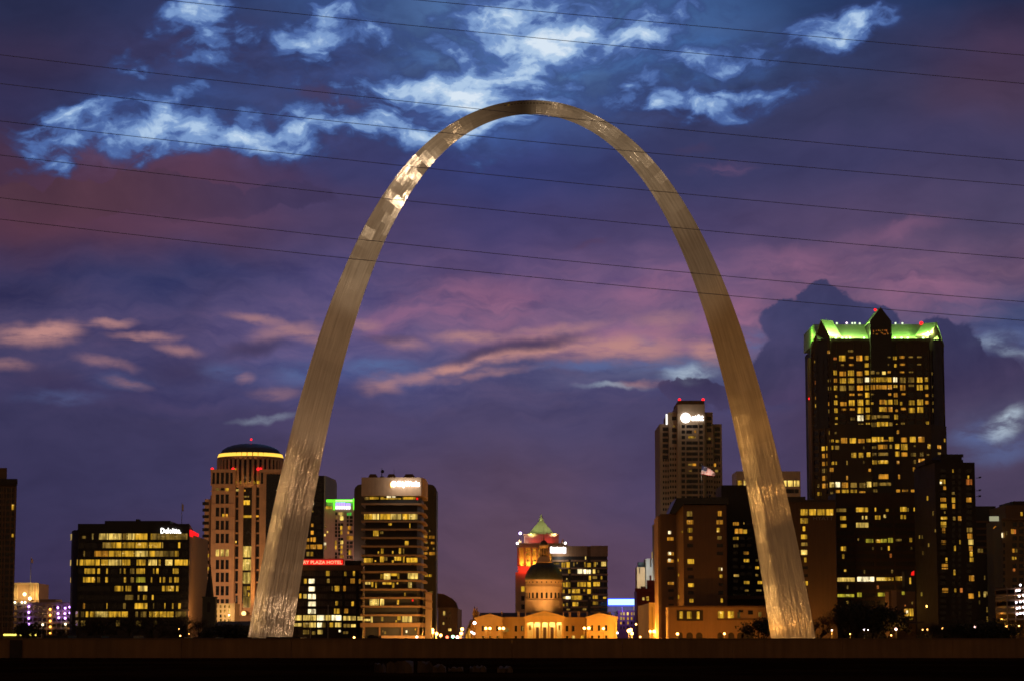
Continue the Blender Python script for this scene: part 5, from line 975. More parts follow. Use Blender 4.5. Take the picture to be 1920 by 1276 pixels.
# ---- dark block beside the right leg
Y = 1035; t = bld('black_block', 'flat black block with a few lit windows left of the right arch leg', 1353, 1445, Y); zb_ = GZ(Y); f = front(1354, 1452, Y, 1040)
t.part('wall', MB().box(f.A.x, f.B.x, Y, Y + 30, zb_, Z(908.5, Y)), wall('soot_wall', (.022, .018, .017), .7)); 
rs = parse('1025,553,1100,595a;1048,640,1152,703a;1158,650,1208,703y;1025,748,1095,785y;1032,848,1095,885d;1165,943,1232,982a;1168,1043,1237,1082y;1035,1245,1102,1270a;1320,1140,1368,1175y;1325,1045,1360,1075d;1325,1245,1360,1265d;1162,555,1175,580d', 1230, 900, 7.09) + parse('930,42,988,77d;1058,125,1098,155y;815,215,872,240p;930,290,990,322y;1085,290,1135,322y;940,385,980,405d;1068,385,1125,405d;1060,210,1090,235d', 1240, 1040, 6.0)
place(t, rs, [(1353, 1452, f)]); grid(t, f, [(1374.5 + k * 13.2, 1374.5 + k * 13.2 + 9) for k in range(6)], [(978 + k * 13.4, 978 + k * 13.4 + 6) for k in range(11)], rs); each(t, 'band', f, [(1364, 1115.5, 1452, 1122)], -.2, .5, W['darkbrown']); t.flush()
# ---- pale building behind the right leg
Y = 1220; t = bld('pale_block', 'pale purple block with a row of yellow windows behind the right arch leg', 1381, 1501, Y); zb_ = GZ(Y); f = front(1381, 1501, Y, 910)
t.part('wall', MB().box(f.A.x, f.B.x, Y, Y + 25, zb_, Z(882.5, Y)), W['pale'])
for a, b_, k in ((1383.5, 1391, 'y'), (1394.5, 1400, 'p'), (1403, 1410, 'p'), (1459, 1465, 'p'), (1468, 1474.5, 'p'), (1477, 1486.5, 'p'), (1488.8, 1498.5, 'p')): f.pane(t, a, 900, b_, 911, k)
for a in (1474, 1481, 1489.5): f.pane(t, a, 916, a + 8, 923.5, 'u')
t.part('lower_roof', MB().box(X(1475, 1130), X(1513, 1130), 1130, 1150, zb_, Z(930, 1130)), W['black']); t.flush()
# ---- plain hotel slab right of the leg
Y = 975; t = bld('plain_hotel', 'plain brown hotel slab with four bright top windows right of the right arch leg', 1466, 1569, Y, cat='hotel'); zb_ = GZ(Y); f = front(1464, 1568.5, Y, 1060); HB2 = wall('slab_brown', (.085, .050, .030), .85)
t.part('wall', MB().box(f.A.x, f.B.x, Y, Y + 28, zb_, Z(938, Y)), HB2); t.part('roof_edge', MB().box(f.A.x - .2, f.B.x + .2, Y - .3, Y + 28.2, Z(940, Y), Z(936, Y)), W['blackbrown'])
rs = parse('228,618,325,702y;345,618,442,700y;462,618,560,700y;580,618,680,702y;228,742,332,815y;260,855,293,920y;238,968,318,1030y;240,1080,325,1125d;237,1182,320,1248p', 1470, 870, 7.385) + parse('280,105,310,170y;270,432,330,490y;250,225,330,265u;260,335,330,375u;300,550,330,590u;310,650,345,700u', 1470, 1030, 7.385)
place(t, rs, [(1464, 1569, f)]); t.flush(); t.part('lettering', text_mb('HYATT', f, 1525, 967.5, 1562, 974, .25, .1, 0), wall('letter_grey', (.20, .19, .20), .5))
t.light('POINT', P(1540, 1178, Y - 16), 9000, (1, .42, .07), 1)
# ---- banded black office
Y = 1000; t = bld('banded_office', 'wide black banded office with scattered greenish lit strips under the green crowned tower', 1568, 1715, Y); zb_ = GZ(Y); f = front(1569, 1716, Y, 1050)
t.part('wall', MB().box(f.A.x, f.B.x, Y, Y + 24, zb_, Z(923, Y)), W['black']); BB = wall('band_brown', (.045, .028, .024), .8); yl = [870 + v / 7.385 for v in (630, 735, 840, 945, 1050, 1160)] + [1030 + v / 7.385 for v in (85, 190, 297, 405, 515, 622, 730)]
ed = [(923, 951.3)] + [(a + 4.2, b - 4.2) for a, b in zip(yl, yl[1:])] + [(yl[-1] + 4.2, 1150)]
each(t, 'spandrel', f, [(1568.8, a, 1716, b) for a, b in ed if b > a + .6], -.2, .4, BB); each(t, 'pier', f, [(a, 926, a + 3.6, 1150) for a in (1602.6, 1639.2, 1675.6)], -.2, .46, BB)
rs = parse('''725,610,857,655d;998,595,1160,655y;1255,598,1272,648y;1412,615,1448,650y;1610,588,1695,650y;1705,600,1725,650d;1795,595,1840,645y;780,715,855,768y;1080,712,1097,758p;1127,712,1150,755p;1260,705,1330,760y;1380,693,1410,735p;1615,697,1642,752y;1660,700,1685,752y;782,825,862,868y;998,805,1165,870p;1135,1030,1232,1080g;1270,1035,1335,1080y;1343,1030,1420,1078g;1440,1015,1505,1080g;1545,1030,1625,1060d;1735,1015,1770,1072y;1020,1020,1035,1050d;788,1135,820,1192y;832,1133,857,1195y;1222,1140,1240,1180d;1342,1145,1355,1180d;1440,1128,1460,1188y;1757,1140,1773,1175d''', 1470, 870, 7.385) + parse('''805,58,833,120y;1460,52,1490,105o;832,270,860,300y;1105,280,1122,325d;1485,275,1507,320d;738,382,855,437p;858,382,975,437p;1015,372,1130,435w;1133,372,1245,435w;1278,380,1395,425p;1398,380,1513,425y;1543,368,1660,425y;1280,490,1310,538o;870,490,888,540d;742,612,972,650g;1012,590,1072,650g;1300,592,1515,642g;862,705,895,755d''', 1470, 1030, 7.385)
for r_ in rs: f.pane(t, *r_, d=.49)
t.flush(); t.light('POINT', P(1674, 1135, Y - 5), 900, (1, .45, .08), .6)
# ---- green crowned tower
Y = 1200; t = bld('crowned_tower', 'tallest dark tower with gabled roof lit bright green at far right', 1516, 1776, Y); zb_ = GZ(Y); K = wall('crown_tower_wall', (.050, .036, .026), .7)
a0, b0 = X(1559, Y, 780), X(1744, Y, 780); l1 = X(1524, Y + 12, 780); r1_ = X(1771.5, Y + 12, 780); l2 = X(1517.5, Y + 60, 780)
f = Face((a0, Y), (b0, Y)); fl = Face((l1, Y + 12), (a0, Y)); fr = Face((b0, Y), (r1_, Y + 12)); fll = Face((l2, Y + 60), (l1, Y + 12))
zE = Z(634.5, Y); t.part('wall', MB().prism([(a0, Y), (b0, Y), (r1_, Y + 12), (r1_, Y + 75), (l2, Y + 75), (l2, Y + 60), (l1, Y + 12)], zb_, zE), K)
t.part('lower_wall', MB().prism([(X(1560, Y, 860), Y - .6), (X(1746, Y, 860), Y - .6), (X(1775.5, Y + 12, 860), Y + 11.5), (X(1775.5, Y + 12, 860), Y + 70), (b0 - 5, Y + 70), (a0 + 5, Y + 30)], zb_, Z(795, Y)), K)
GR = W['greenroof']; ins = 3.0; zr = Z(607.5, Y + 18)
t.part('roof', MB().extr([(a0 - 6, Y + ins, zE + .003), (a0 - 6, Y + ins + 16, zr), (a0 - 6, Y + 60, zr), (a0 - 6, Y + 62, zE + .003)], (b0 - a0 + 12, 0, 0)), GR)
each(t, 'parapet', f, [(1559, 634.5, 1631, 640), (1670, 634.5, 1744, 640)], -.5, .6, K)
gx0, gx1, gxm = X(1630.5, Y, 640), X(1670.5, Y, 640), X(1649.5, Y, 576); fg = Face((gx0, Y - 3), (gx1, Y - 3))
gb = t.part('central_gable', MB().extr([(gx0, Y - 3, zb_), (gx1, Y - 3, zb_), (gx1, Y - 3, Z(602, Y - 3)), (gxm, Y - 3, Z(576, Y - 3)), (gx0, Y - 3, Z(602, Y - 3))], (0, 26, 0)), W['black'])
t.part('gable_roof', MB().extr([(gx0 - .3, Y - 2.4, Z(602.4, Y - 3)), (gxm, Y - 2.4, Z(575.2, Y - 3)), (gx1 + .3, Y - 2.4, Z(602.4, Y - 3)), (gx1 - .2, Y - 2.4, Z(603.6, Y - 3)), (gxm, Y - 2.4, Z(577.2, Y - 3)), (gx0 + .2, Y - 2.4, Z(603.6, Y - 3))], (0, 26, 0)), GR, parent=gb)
rn = random.Random(5)
for k in range(22): a, y = 1636.5 + rn.random() * 28, 617 + rn.random() * 9; fg.pane(t, a, y, a + 1.5, y + 1.9, 'o' if k % 3 else 'a')
def corner_gable(nm, fc, pxa, pya, zb0, dep, sp):
    L = fc.L; zs = Z(pya, fc.A.y); am = fc.hit(pxa, pya)[0]; zl = Z(sp[0], Y + 13); zr2 = Z(sp[1], Y + 13); inn = Vector((-fc.nrm.x, -fc.nrm.y, 0)) * dep
    o = t.part(nm, MB().extr([fc.pt(0, zb0, .4), fc.pt(L, zb0, .4), fc.pt(L, zr2, .4), fc.pt(am, zs, .4), fc.pt(0, zl, .4)], inn), K)
    for u0, u1, z0_, z1_ in ((0, am, zl, zs), (L, am, zr2, zs)):
        mb = MB().extr([fc.pt(u0, z0_ + .04, .7), fc.pt(u1, z1_ + .04, .7), fc.pt(u1, z1_ + .8, .7), fc.pt(u0, z0_ + .8, .7)], inn * 1.02); t.part('gable_roof', mb, GR, parent=o)
    t.part('gable_glass', MB().extr([fc.pt(L * .22, zb0 - 40, .5), fc.pt(L * .88, zb0 - 40, .5), fc.pt(L * .88, zr2 - 1, .5), fc.pt(am, zs - 7, .5), fc.pt(L * .22, zl - 1, .5)], (0, .3, 0)), W['black'], parent=o)
corner_gable('corner_gable', fl, 1541.3, 605.5, zE - 6, 8, (654, 636)); corner_gable('corner_gable', fr, 1754.6, 604, zE - 6, 8, (634, 650))
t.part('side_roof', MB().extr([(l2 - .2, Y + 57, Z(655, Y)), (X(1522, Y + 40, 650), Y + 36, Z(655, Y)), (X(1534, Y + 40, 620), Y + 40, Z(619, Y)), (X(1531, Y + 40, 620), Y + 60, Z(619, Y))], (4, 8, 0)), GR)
each(t, 'pier', f, [(a, 641, a + 2.2, 930) for a in (1559.5, 1570.6, 1587.4, 1602.6, 1618.8, 1671.5, 1683.6, 1699.4, 1715.4, 1731.2, 1741.6)], -.2, .5, K); each(t, 'pier', fl, [(a, 662, a + 1.8, 935) for a in (1523.6, 1535.6, 1546.8, 1556.6)], -.2, .5, K); each(t, 'pier', fr, [(a, 655, a + 1.4, 850) for a in (1745, 1752.4, 1758.6, 1768.8)], -.2, .5, K); each(t, 'pier', fll, [(1517.2, 665, 1518.4, 935), (1520.6, 665, 1521.8, 935)], -.2, .5, W['brown'])
m1 = parse('''280,610,327,655a;120,742,175,775y;210,725,248,765d;208,818,250,865a;210,912,255,962a;128,1012,178,1058o;212,1005,250,1060d;293,995,335,1030d;200,1103,262,1158y;280,1092,343,1140d;132,1220,182,1262a;218,1205,260,1258a;565,605,635,635d;375,705,422,738o;450,680,532,752y;575,693,638,718a;680,680,758,750a;790,682,838,738y;475,795,512,815d;580,792,640,815a;790,782,842,835y;375,877,428,938y;455,892,538,950a;568,877,650,948y;683,890,763,948a;790,878,842,935y;870,882,918,925d;380,985,425,1035a;460,980,538,1045y;568,978,652,1045y;688,978,765,1042d;793,970,845,1030w;868,972,928,1030y;942,972,992,1030y;380,1078,430,1138y;460,1078,538,1145d;578,1078,652,1140d;688,1078,767,1140a;793,1072,845,1138y;870,1070,928,1130a;942,1070,992,1125a;400,1205,430,1235y;585,1185,650,1210a;700,1185,757,1208a;797,1172,850,1235y;875,1185,915,1202d''', 1510, 570, 7.086)
m2 = parse('''168,692,210,712d;245,692,298,735y;332,685,398,718a;445,690,508,710d;565,690,625,710d;850,695,905,762y;787,712,815,755d;260,792,298,835y;335,787,402,812a;565,790,617,807d;785,800,815,850d;172,790,190,810d;172,885,212,912a;335,890,392,910a;455,890,512,908d;750,900,768,940d;790,902,822,950a;20,968,162,1028y;172,968,228,1030y;248,968,305,1030w;335,970,408,1040d;447,968,522,1035d;562,968,637,1035y;667,968,715,1025y;793,1005,812,1045d;20,1072,162,1125a;175,1070,228,1125a;252,1070,302,1105y;340,1070,405,1140a;450,1065,520,1092d;562,1068,637,1138y;667,1068,718,1125y;742,1080,770,1110d;795,1085,845,1140d;180,1180,218,1208a;255,1175,308,1230a;358,1178,408,1202a;675,1190,725,1225a;755,1185,775,1230d;798,1190,830,1240d;862,1185,915,1250y;20,895,60,925d;100,890,145,930p''', 1640, 570, 7.086)
m3 = parse('''120,105,165,145y;195,88,237,138a;268,82,288,125a;345,62,393,115y;418,82,490,128a;522,60,588,125y;625,55,695,125y;722,57,768,112y;788,85,815,110y;195,178,238,228a;268,170,290,215d;347,158,397,210y;432,160,490,182a;530,158,592,182a;625,148,697,215y;722,148,770,205y;222,280,242,312y;357,262,385,290y;540,265,595,300d;625,240,700,305w;723,235,773,290y;792,240,850,285d;355,335,385,382y;635,340,702,388d;727,330,772,382y;792,328,850,378d;858,322,893,375y;282,425,303,472y;350,440,370,465d;290,530,332,562y;358,535,403,565y;425,512,498,575a;530,515,603,575y;630,525,705,572a;728,522,778,562y;797,500,853,560y;865,500,893,560y;197,612,263,662y;315,605,333,650y;352,605,402,650d;690,612,703,645d;800,610,850,640d;868,592,893,648a;203,700,263,750a;550,690,605,748y;637,690,692,748y;733,685,778,738y;805,690,850,725d;870,690,893,720d;203,795,262,842a;315,795,342,832y;356,795,375,832y;490,785,503,835d;690,785,703,820d;803,778,853,825y;868,780,893,820y;203,878,258,928d;293,870,335,915a;755,880,783,912a;205,965,258,1020a;488,965,507,1015a;877,945,893,970d;145,1060,185,1105d;203,1055,265,1110a;293,1042,343,1100p;362,1040,412,1100w;435,1045,508,1108a;540,1048,612,1105d;645,1048,715,1105d;737,1035,788,1098p;810,1042,860,1090d;147,1158,192,1200y;300,1155,330,1182d;363,1135,410,1170a;437,1130,512,1172y;540,1130,612,1172y;643,1148,715,1170a;810,1125,860,1160d''', 1510, 740, 6.379)
m4 = parse('''60,55,125,108a;125,60,152,112y;163,55,212,110y;232,52,282,112y;305,80,330,120y;408,62,480,118y;510,52,580,118y;605,68,653,108a;690,75,702,112d;722,75,748,120d;783,92,823,128o;55,142,125,195y;125,142,152,198a;165,142,212,198a;248,170,282,198a;315,150,373,178a;408,153,482,210y;512,142,582,208y;690,160,702,205d;722,165,742,205d;780,175,830,217y;30,240,180,272d;190,240,217,285a;235,232,287,288y;728,248,772,300d;783,257,833,305y;30,322,160,370y;170,325,215,368d;255,342,275,372y;315,328,360,368d;613,315,663,375y;263,420,287,463a;35,500,103,553y;105,535,165,550a;170,500,222,553y;315,508,383,562a;420,498,487,562y;520,498,590,562a;830,520,848,560y;40,592,150,642a;180,592,207,638d;243,585,292,643y;315,585,390,655y;465,600,487,618d;628,585,665,640y;752,600,792,640a;42,688,160,722d;180,685,217,728d;243,675,295,733y;318,685,388,732a;430,690,490,732d;540,685,580,732d;620,705,650,722d;755,685,790,710d;40,778,160,818y;178,775,225,820a;262,785,292,822a;465,775,490,820d;523,762,595,830a;210,872,228,912y;455,862,480,912a;48,945,162,1000a;208,955,230,1002a;280,950,300,1002a;468,960,493,1005a;48,1045,195,1080d;255,1128,300,1162a;328,1130,397,1155a;432,1130,498,1160a''', 1640, 740, 6.379)
flw = Face((X(1746, Y, 860), Y - .6), (X(1775.5, Y + 12, 860), Y + 11.5))
for r_ in m1 + m2 + m3 + m4:
    c_ = (r_[0] + r_[2]) / 2; low_ = r_[1] > 796
    if 1629 < c_ < 1671: ff, d_ = fg, .06
    elif c_ < 1523: ff, d_ = fll, .06
    elif c_ < 1559: ff, d_ = fl, .06
    elif c_ < 1745: ff, d_ = f, (.66 if low_ else .06)
    else: ff, d_ = (flw if low_ else fr), .06
    ff.pane(t, *r_, d=d_)
allr = m1 + m2 + m3 + m4; yrow = [570 + (717 + k * 96.3) / 7.086 - 4.6 for k in range(19)]
grid(t, f, [(1562.5, 1569.5), (1573.5, 1585.5), (1589.8, 1601.5), (1605.5, 1617.8), (1621.5, 1629), (1674.5, 1682.6), (1686.5, 1698.6), (1702.5, 1714.5), (1718.5, 1730.2), (1734.2, 1740.8)], [(y, y + 9.2) for y in yrow], allr, d=.05)
grid(t, fl, [(1525.8, 1535), (1538, 1546), (1549, 1556)], [(y + 5, y + 13) for y in yrow], allr); t.flush()
gl = glow('roof_flood_lens', (.55, 1, .35), 5); 
for px in (1567, 1579, 1587, 1594, 1620, 1677.5, 1690.5, 1702, 1731, 1738):
    p = P(px, 633.5, Y + 1.2); b_ = t.part('roof_lamp', MB().ball(p, .55, n=8), gl); t.light('POINT', p + Vector((0, -1.6, 2.0)), 4300 if px < 1730 else 6000, (.50, 1, .17) if px not in (1594, 1738) else (1, .95, .5), .4)
t.light('POINT', P(1512, 630, Y + 26), 3500, (.4, 1, .1), .4); t.light('POINT', P(1750, 622, Y + 2), 5000, (.7, 1, .25), .4)
t.light('POINT', P(1557, 620, Y - 1), 2500, (.6, 1, .25), .4)
for px, py, m in ((1560.5, 603.5, glow('lamp_pale_green', (.8, 1, .6), 1.6, False)), (1569, 606, MATS['lamp_pale_green']), (1587.5, 605.5, glow('lamp_pinkish', (1, .7, .9), 3, False)), (1598, 606, MATS['lamp_pale_green']), (1603, 605.8, MATS['lamp_pale_green']), (1612, 606.5, MATS['lamp_pale_green']), (1679, 606, MATS['lamp_pale_green']), (1692, 606, MATS['lamp_pale_green'])):
    p = P(px, py, Y + 19); ms = t.part('mast', MB().tube([(p.x, p.y, zr - .1), p], .12), MET); t.part('lamp', MB().ball(p, .5, n=8), m, parent=ms)
for px, py, Yb, r_ in ((1641, 581, Y + 4, .7), (1727.5, 606, Y + 19, 1.0), (1518.3, 746.5, Y + 55, .7)): beacon(t, px, py, Yb, r_)
# ---- dark apartment tower
Y = 945; t = bld('apartment_tower', 'nearly black apartment tower with sparse orange windows in front of the green crowned tower', 1712, 1833, Y); zb_ = GZ(Y); f = front(1756, 1831, Y, 1010); D = wall('apartment_wall', (.028, .020, .016), .8); fl = Face((X(1724, Y + 30, 1010), Y + 30), (f.A.x, Y))
t.part('wall', MB().prism([fl.A, (f.A.x, Y), (f.B.x, Y), (f.B.x, Y + 40), (fl.A.x, Y + 40)], zb_, Z(866, Y)), D); t.part('penthouse', MB().box(X(1768, Y, 860), X(1808, Y, 860), Y + 5, Y + 25, Z(866, Y), Z(849, Y)), D); t.part('roof_step', MB().box(X(1741, Y, 860), X(1813, Y, 860), Y + 8, Y + 30, Z(866, Y), Z(858, Y)), D)
each(t, 'louvre', Face((X(1768, Y, 860), Y + 5), (X(1808, Y, 860), Y + 5)), [(1771 + k * 9.4, 850.5, 1778 + k * 9.4, 856.5) for k in range(4)], -.1, .08, W['black'])
rs = parse('445,412,512,485y;487,502,522,558a;608,275,625,318y;810,358,828,398y;790,408,868,482o;600,578,638,612d;602,650,643,718y;608,735,642,795a;793,652,860,712a;450,655,523,718a;450,735,530,800y;497,835,513,870d;455,905,538,955y;455,972,525,1042y;470,1055,510,1120a;615,905,648,952d;683,898,725,957a;800,1052,870,1110d;808,1130,875,1197a;820,1208,885,1276p;462,1218,522,1276a;700,1215,718,1270y;270,630,285,688y;345,830,360,890d;375,1070,388,1110d;165,1150,180,1195d;200,1150,215,1195d', 1700, 840, 7.086) + parse('595,80,617,145y;785,85,828,145a;795,155,830,215y;795,230,842,282y;490,232,513,292y;443,310,517,375a;590,382,613,450y;787,455,850,525a;448,615,522,670a;603,618,625,665y;672,615,703,668o;778,682,845,745a;180,665,200,715d;200,150,215,195d;270,50,285,95d;245,830,260,860d', 1700, 1010, 6.714)
place(t, rs, [(1715, 1756, fl), (1756, 1833, f)]); f.pane(t, 1762.5, 902.5, 1766, 907.5, 'w', d=.1)
grid(t, f, [(1763.5, 1773.5), (1785, 1790.5), (1796.5, 1802), (1812, 1822)], [(878 + k * 11.1, 878 + k * 11.1 + 7) for k in range(27)], rs); each(t, 'balcony', f, [(1760, 884 + k * 11.1, 1778, 886 + k * 11.1) for k in range(26)], -.1, .5, D); t.flush()
for k, y in enumerate((895, 919, 930)): p = P(1831, y, Y + 10); b_ = t.part('bracket', MB().tube([(p.x - .3, p.y, p.z), (p.x + 1.5, p.y, p.z)], .12), MET); t.part('dish', MB().lathe(p.x + 1.4, p.y, [(.05, p.z - .2), (.5, p.z + .15), (.62, p.z + .5)], 10), MET, parent=b_)
# ---- right edge buildings
Y = 1090; t = bld('banded_block', 'dim block with pale horizontal bands right of the black apartment tower', 1828, 1868, Y); zb_ = GZ(Y); f = front(1826, 1869, Y, 1030)
t.part('wall', MB().box(f.A.x, f.B.x, Y, Y + 25, zb_, Z(948, Y)), W['black']); each(t, 'band', f, [(1826, y - 1.7, 1865, y + 1.7) for y in (977, 990, 1001.5, 1013.5, 1025, 1036)], -.2, .4, W['darkbrown']); each(t, 'lower_wall', f, [(1826, 1040, 1868, 1200)], -.2, .3, W['blackbrown'])
rs = parse('120,890,160,955d;165,890,205,955d', 1820, 930, 9.11) + parse('132,435,155,530y;220,435,255,530p;228,165,245,235d;265,435,285,500d;135,585,155,650d;265,700,285,790d;270,860,290,950d', 1820, 1060, 9.11)
for r_ in rs: f.pane(t, *r_, d=.45)
t.flush()
Y = 1010; t = bld('beige_tower', 'beige stone block with pale roof sign cut by the right picture edge', 1864, 1960, Y); zb_ = GZ(Y); f = front(1880, 1975, Y, 1040); fl = Face((X(1865, Y + 25), Y + 25), (f.A.x, Y))
t.part('wall', MB().prism([fl.A, (f.A.x, Y), (f.B.x, Y), (f.B.x, Y + 40), (fl.A.x, Y + 40)], zb_, Z(972, Y)), wall('beige_wall', (.20, .13, .065), .85)); t.part('upper_wall', MB().box(X(1893, Y), f.B.x, Y + 4, Y + 38, Z(972, Y), Z(945, Y)), W['darkbrown']); t.part('top_wall', MB().box(X(1910, Y), f.B.x, Y + 6, Y + 36, Z(945, Y), Z(937, Y)), W['blackbrown'])
t.part('sign', MB().box(X(1866, Y), X(1883.5, Y), Y + 8, Y + 8.5, Z(974, Y), Z(965, Y)), glow('sign_cream', (.75, .72, .45), .45, False)); each(t, 'cornice', f, [(1879, 971, 1976, 974)], -.2, .6, W['brown']); ob = glow('orange_strip', (1, .38, .03), .5, False)
fu = Face((X(1893, Y), Y + 4), (f.B.x, Y + 4)); 
t.part('light_strip', MB().extr([fl.pt(2, Z(988, Y + 12), .2), fl.pt(9, Z(984, Y + 6), .2), fl.pt(9, Z(982.6, Y + 6), .2), fl.pt(2, Z(986.4, Y + 12), .2)], (0, .1, 0)), ob)
rs = parse('690,555,735,635a;742,560,772,635o;530,620,558,698w;560,620,585,698a;710,890,748,955a;760,890,795,950d;705,1025,740,1078y;755,1030,780,1070y;718,1228,760,1276o;605,590,625,655d', 1820, 930, 9.11)
place(t, rs, [(1864, 1880, fl), (1880, 1930, f)]); fu.pane(t, 1913.5, 959, 1917, 966, 'y'); grid(t, f, [(1880.8, 1884.5), (1898.5, 1906.5), (1911, 1919)], [(978 + k * 13, 978 + k * 13 + 8) for k in range(12)], rs); t.flush(); t.light('POINT', P(1873, 1160, Y - 14), 2500, (1, .5, .08), 1)
Y = 985; t = bld('open_garage', 'small open garage with rows of white lamps at the right picture edge', 1885, 1960, Y, cat='garage'); x0, x1 = X(1887, Y), X(1965, Y)
for y in (1101, 1112, 1122.5, 1134.5, 1146, 1158): t.part('deck', MB().box(x0, x1, Y, Y + 24, Z(y + 3, Y), Z(y, Y)), W['tan'])
t.part('back_wall', MB().box(x0, x1, Y + 23, Y + 24, GZ(Y), Z(1098, Y)), W['darkbrown'])
for px in (1887.5, 1903, 1919): t.part('column', MB().box(X(px, Y), X(px + 1.4, Y), Y + .2, Y + 1, GZ(Y), Z(1099, Y)), W['tan'])
gw_ = glow('garage_white', (1, .85, .95), 6)
for px, py in ((785, 420), (830, 415), (830, 515), (900, 500), (780, 620), (850, 610), (905, 600), (795, 722), (838, 715), (905, 705), (795, 820), (850, 810), (905, 805), (850, 325)): t.part('lamp', MB().ball(P(1820 + px / 9.11, 1060 + py / 9.11, Y - .4), .42, n=8), gw_)
for py in (1118, 1140): t.light('POINT', P(1908, py, Y + 8), 1500, (1, .75, .4), .5)
# ---- low entrance building in front of the banded office
Y = 930; t = bld('entrance_pavilion', 'low dark pavilion with lit doorway and flat canopy before the banded office', 1650, 1715, Y, cat='pavilion'); zb_ = GZ(Y); f = front(1667, 1716, Y, 1130)
t.part('wall', MB().box(f.A.x, f.B.x, Y, Y + 10, zb_, Z(1108, Y)), W['darkbrown']); t.part('pier', MB().box(X(1671, Y), X(1680, Y), Y - 1, Y - .05, zb_, Z(1106, Y)), W['brown']); t.part('canopy', MB().box(X(1666, Y), X(1724, Y), Y - 9, Y - .1, Z(1168, Y), Z(1164.5, Y)), W['blackbrown'])
rs = parse('1665,815,1685,915a;1690,812,1730,915y;1740,812,1790,915y;1740,940,1780,970y;1665,758,1685,788o;1765,715,1785,750d;1632,575,1670,620g;1735,382,1758,470y', 1470, 1030, 7.385)
for r_ in rs: f.pane(t, *r_, d=.1)
f.pane(t, 1698.8, 1143.5, 1702.4, 1149, 'w', d=.14); each(t, 'tower_wall', f, [(1696, 1070, 1716, 1107.5)], -6, -.01, W['black']); t.flush()
t.part('sign', MB().extr([f.pt(*f.hit(1708, 1077.5), .2), f.pt(*f.hit(1714, 1077.5), .2), f.pt(*f.hit(1714, 1068.5), .2), f.pt(*f.hit(1709, 1071.5), .2)], (0, .15, 0)), LIT['R'])

# ------------------------------------------------------------------ floodlights of the arch and the courthouse
HOUS = wall('flood_housing', (.04, .04, .04), .5)
def flood(loc, target, energy, color, angle, label, group=None, blend=.6, radius=.35):
    loc = Vector(loc); t = Thing('flood_light', label, 'flood light', tuple(loc - Vector((0, 0, .5))), group)
    d = (Vector(target) - loc).normalized(); s_ = d.cross(Vector((0, 0, 1))).normalized(); u = s_.cross(d)
    def bxx(c, a, b, e): return [c + s_ * x * a + u * z * b + d * y * e for z in (-1, 1) for x, y in ((-1, -1), (1, -1), (1, 1), (-1, 1))]
    t.part('housing', MB().hexa(bxx(loc - d * .45, .45, .35, .3)), HOUS); t.part('bracket', MB().tube([loc - d * .45, loc - d * .45 - Vector((0, 0, .6))], .07), HOUS)
    t.part('lens', MB().hexa(bxx(loc - d * .12, .38, .28, .02)), glow('flood_lens', (1, .7, .35), 2, False))
    t.light('SPOT', loc + d * .1, energy, color, radius, target, angle, blend); return t
def cpt(x_ft, side=0):                      # point on the arch axis
    return Vector((CX + x_ft * FT, CY, arch_y(x_ft) * FT))
WARM = (1, .66, .38); AMB = (1, .56, .20)
n_ = 'floodlights of the arch in the park'
STRIP = 3.6
def mirror_ground(x_ft, z=.2, f=.5, dist=None):
    """point on the ground (or at a distance) that the front plate at a station mirrors towards the viewer"""
    T, s_, t = station(x_ft); outw = Vector((-t.z, 0, t.x)); n = (Vector((0, -math.sqrt(3) / 2, 0)) - outw * .5).normalized()
    p = T[0].lerp(T[2], f) * FT + Vector((CX, CY, 0)); d = (p - Vector((0, 0, ZC))).normalized(); r = d - 2 * d.dot(n) * n
    return (p + r * (dist if dist else (z - p.z) / r.z)), p
flood((CX + 34, 738, .2), cpt(-285) + Vector((4, -4, 0)), 0.22e5, WARM, 34, 'floodlight in the park aimed at the foot of the left arch leg', n_)
flood((CX - 26, 742, .2), cpt(285) + Vector((-4, -4, 0)), 0.22e5, AMB, 34, 'floodlight in the park aimed at the foot of the right arch leg', n_)
flood((CX - 8, 730, .2), cpt(-235), 2.9e5, WARM, 24, 'floodlight in the park aimed at the middle of the left arch leg', n_)
flood((CX + 10, 728, .2), cpt(235), 3.0e5, (1, .47, .11), 24, 'floodlight in the park aimed at the middle of the right arch leg', n_)
flood((CX - 40, 716, .2), cpt(-165), 1.9e5, WARM, 30, 'floodlight in the park aimed at the left shoulder of the arch', n_)
flood((CX + 42, 716, .2), cpt(140), 5.0e5, (1, .74, .46), 26, 'floodlight in the park aimed at the right shoulder of the arch', n_)
gl_, gp_ = mirror_ground(-149.0)
for xf, k_, col, lab in ((55, .7, (1, .76, .48), 'just right of the crown'), (105, 1.5, (1, .80, .54), 'upper right of the arch'), (150, 1.3, (1, .78, .50), 'right shoulder of the arch'), (205, 1.6, (1, .47, .11), 'upper right leg of the arch'), (238, 1.5, (1, .47, .11), 'middle of the right leg of the arch'), (-75, .6, (1, .72, .42), 'upper left of the arch'), (262, 1.0, (1, .50, .13), 'lower right leg of the arch'), (-262, .5, (1, .62, .32), 'lower left leg of the arch')):
    lp, p = mirror_ground(xf); d_ = (lp - p).length; side = Vector((-(lp - p).y, (lp - p).x, 0)).normalized()
    flood(lp + side * .16 * d_, p, k_ * d_ * d_, col, 2 * math.degrees(math.atan(22 / d_)), 'park floodlight washing the ' + lab, n_, 1.0, .5)
flood(gl_, gp_, 3.6e5, (1, .78, .52), 12, 'narrow floodlight whose glint shows on the upper left of the arch', n_, .4, .6)
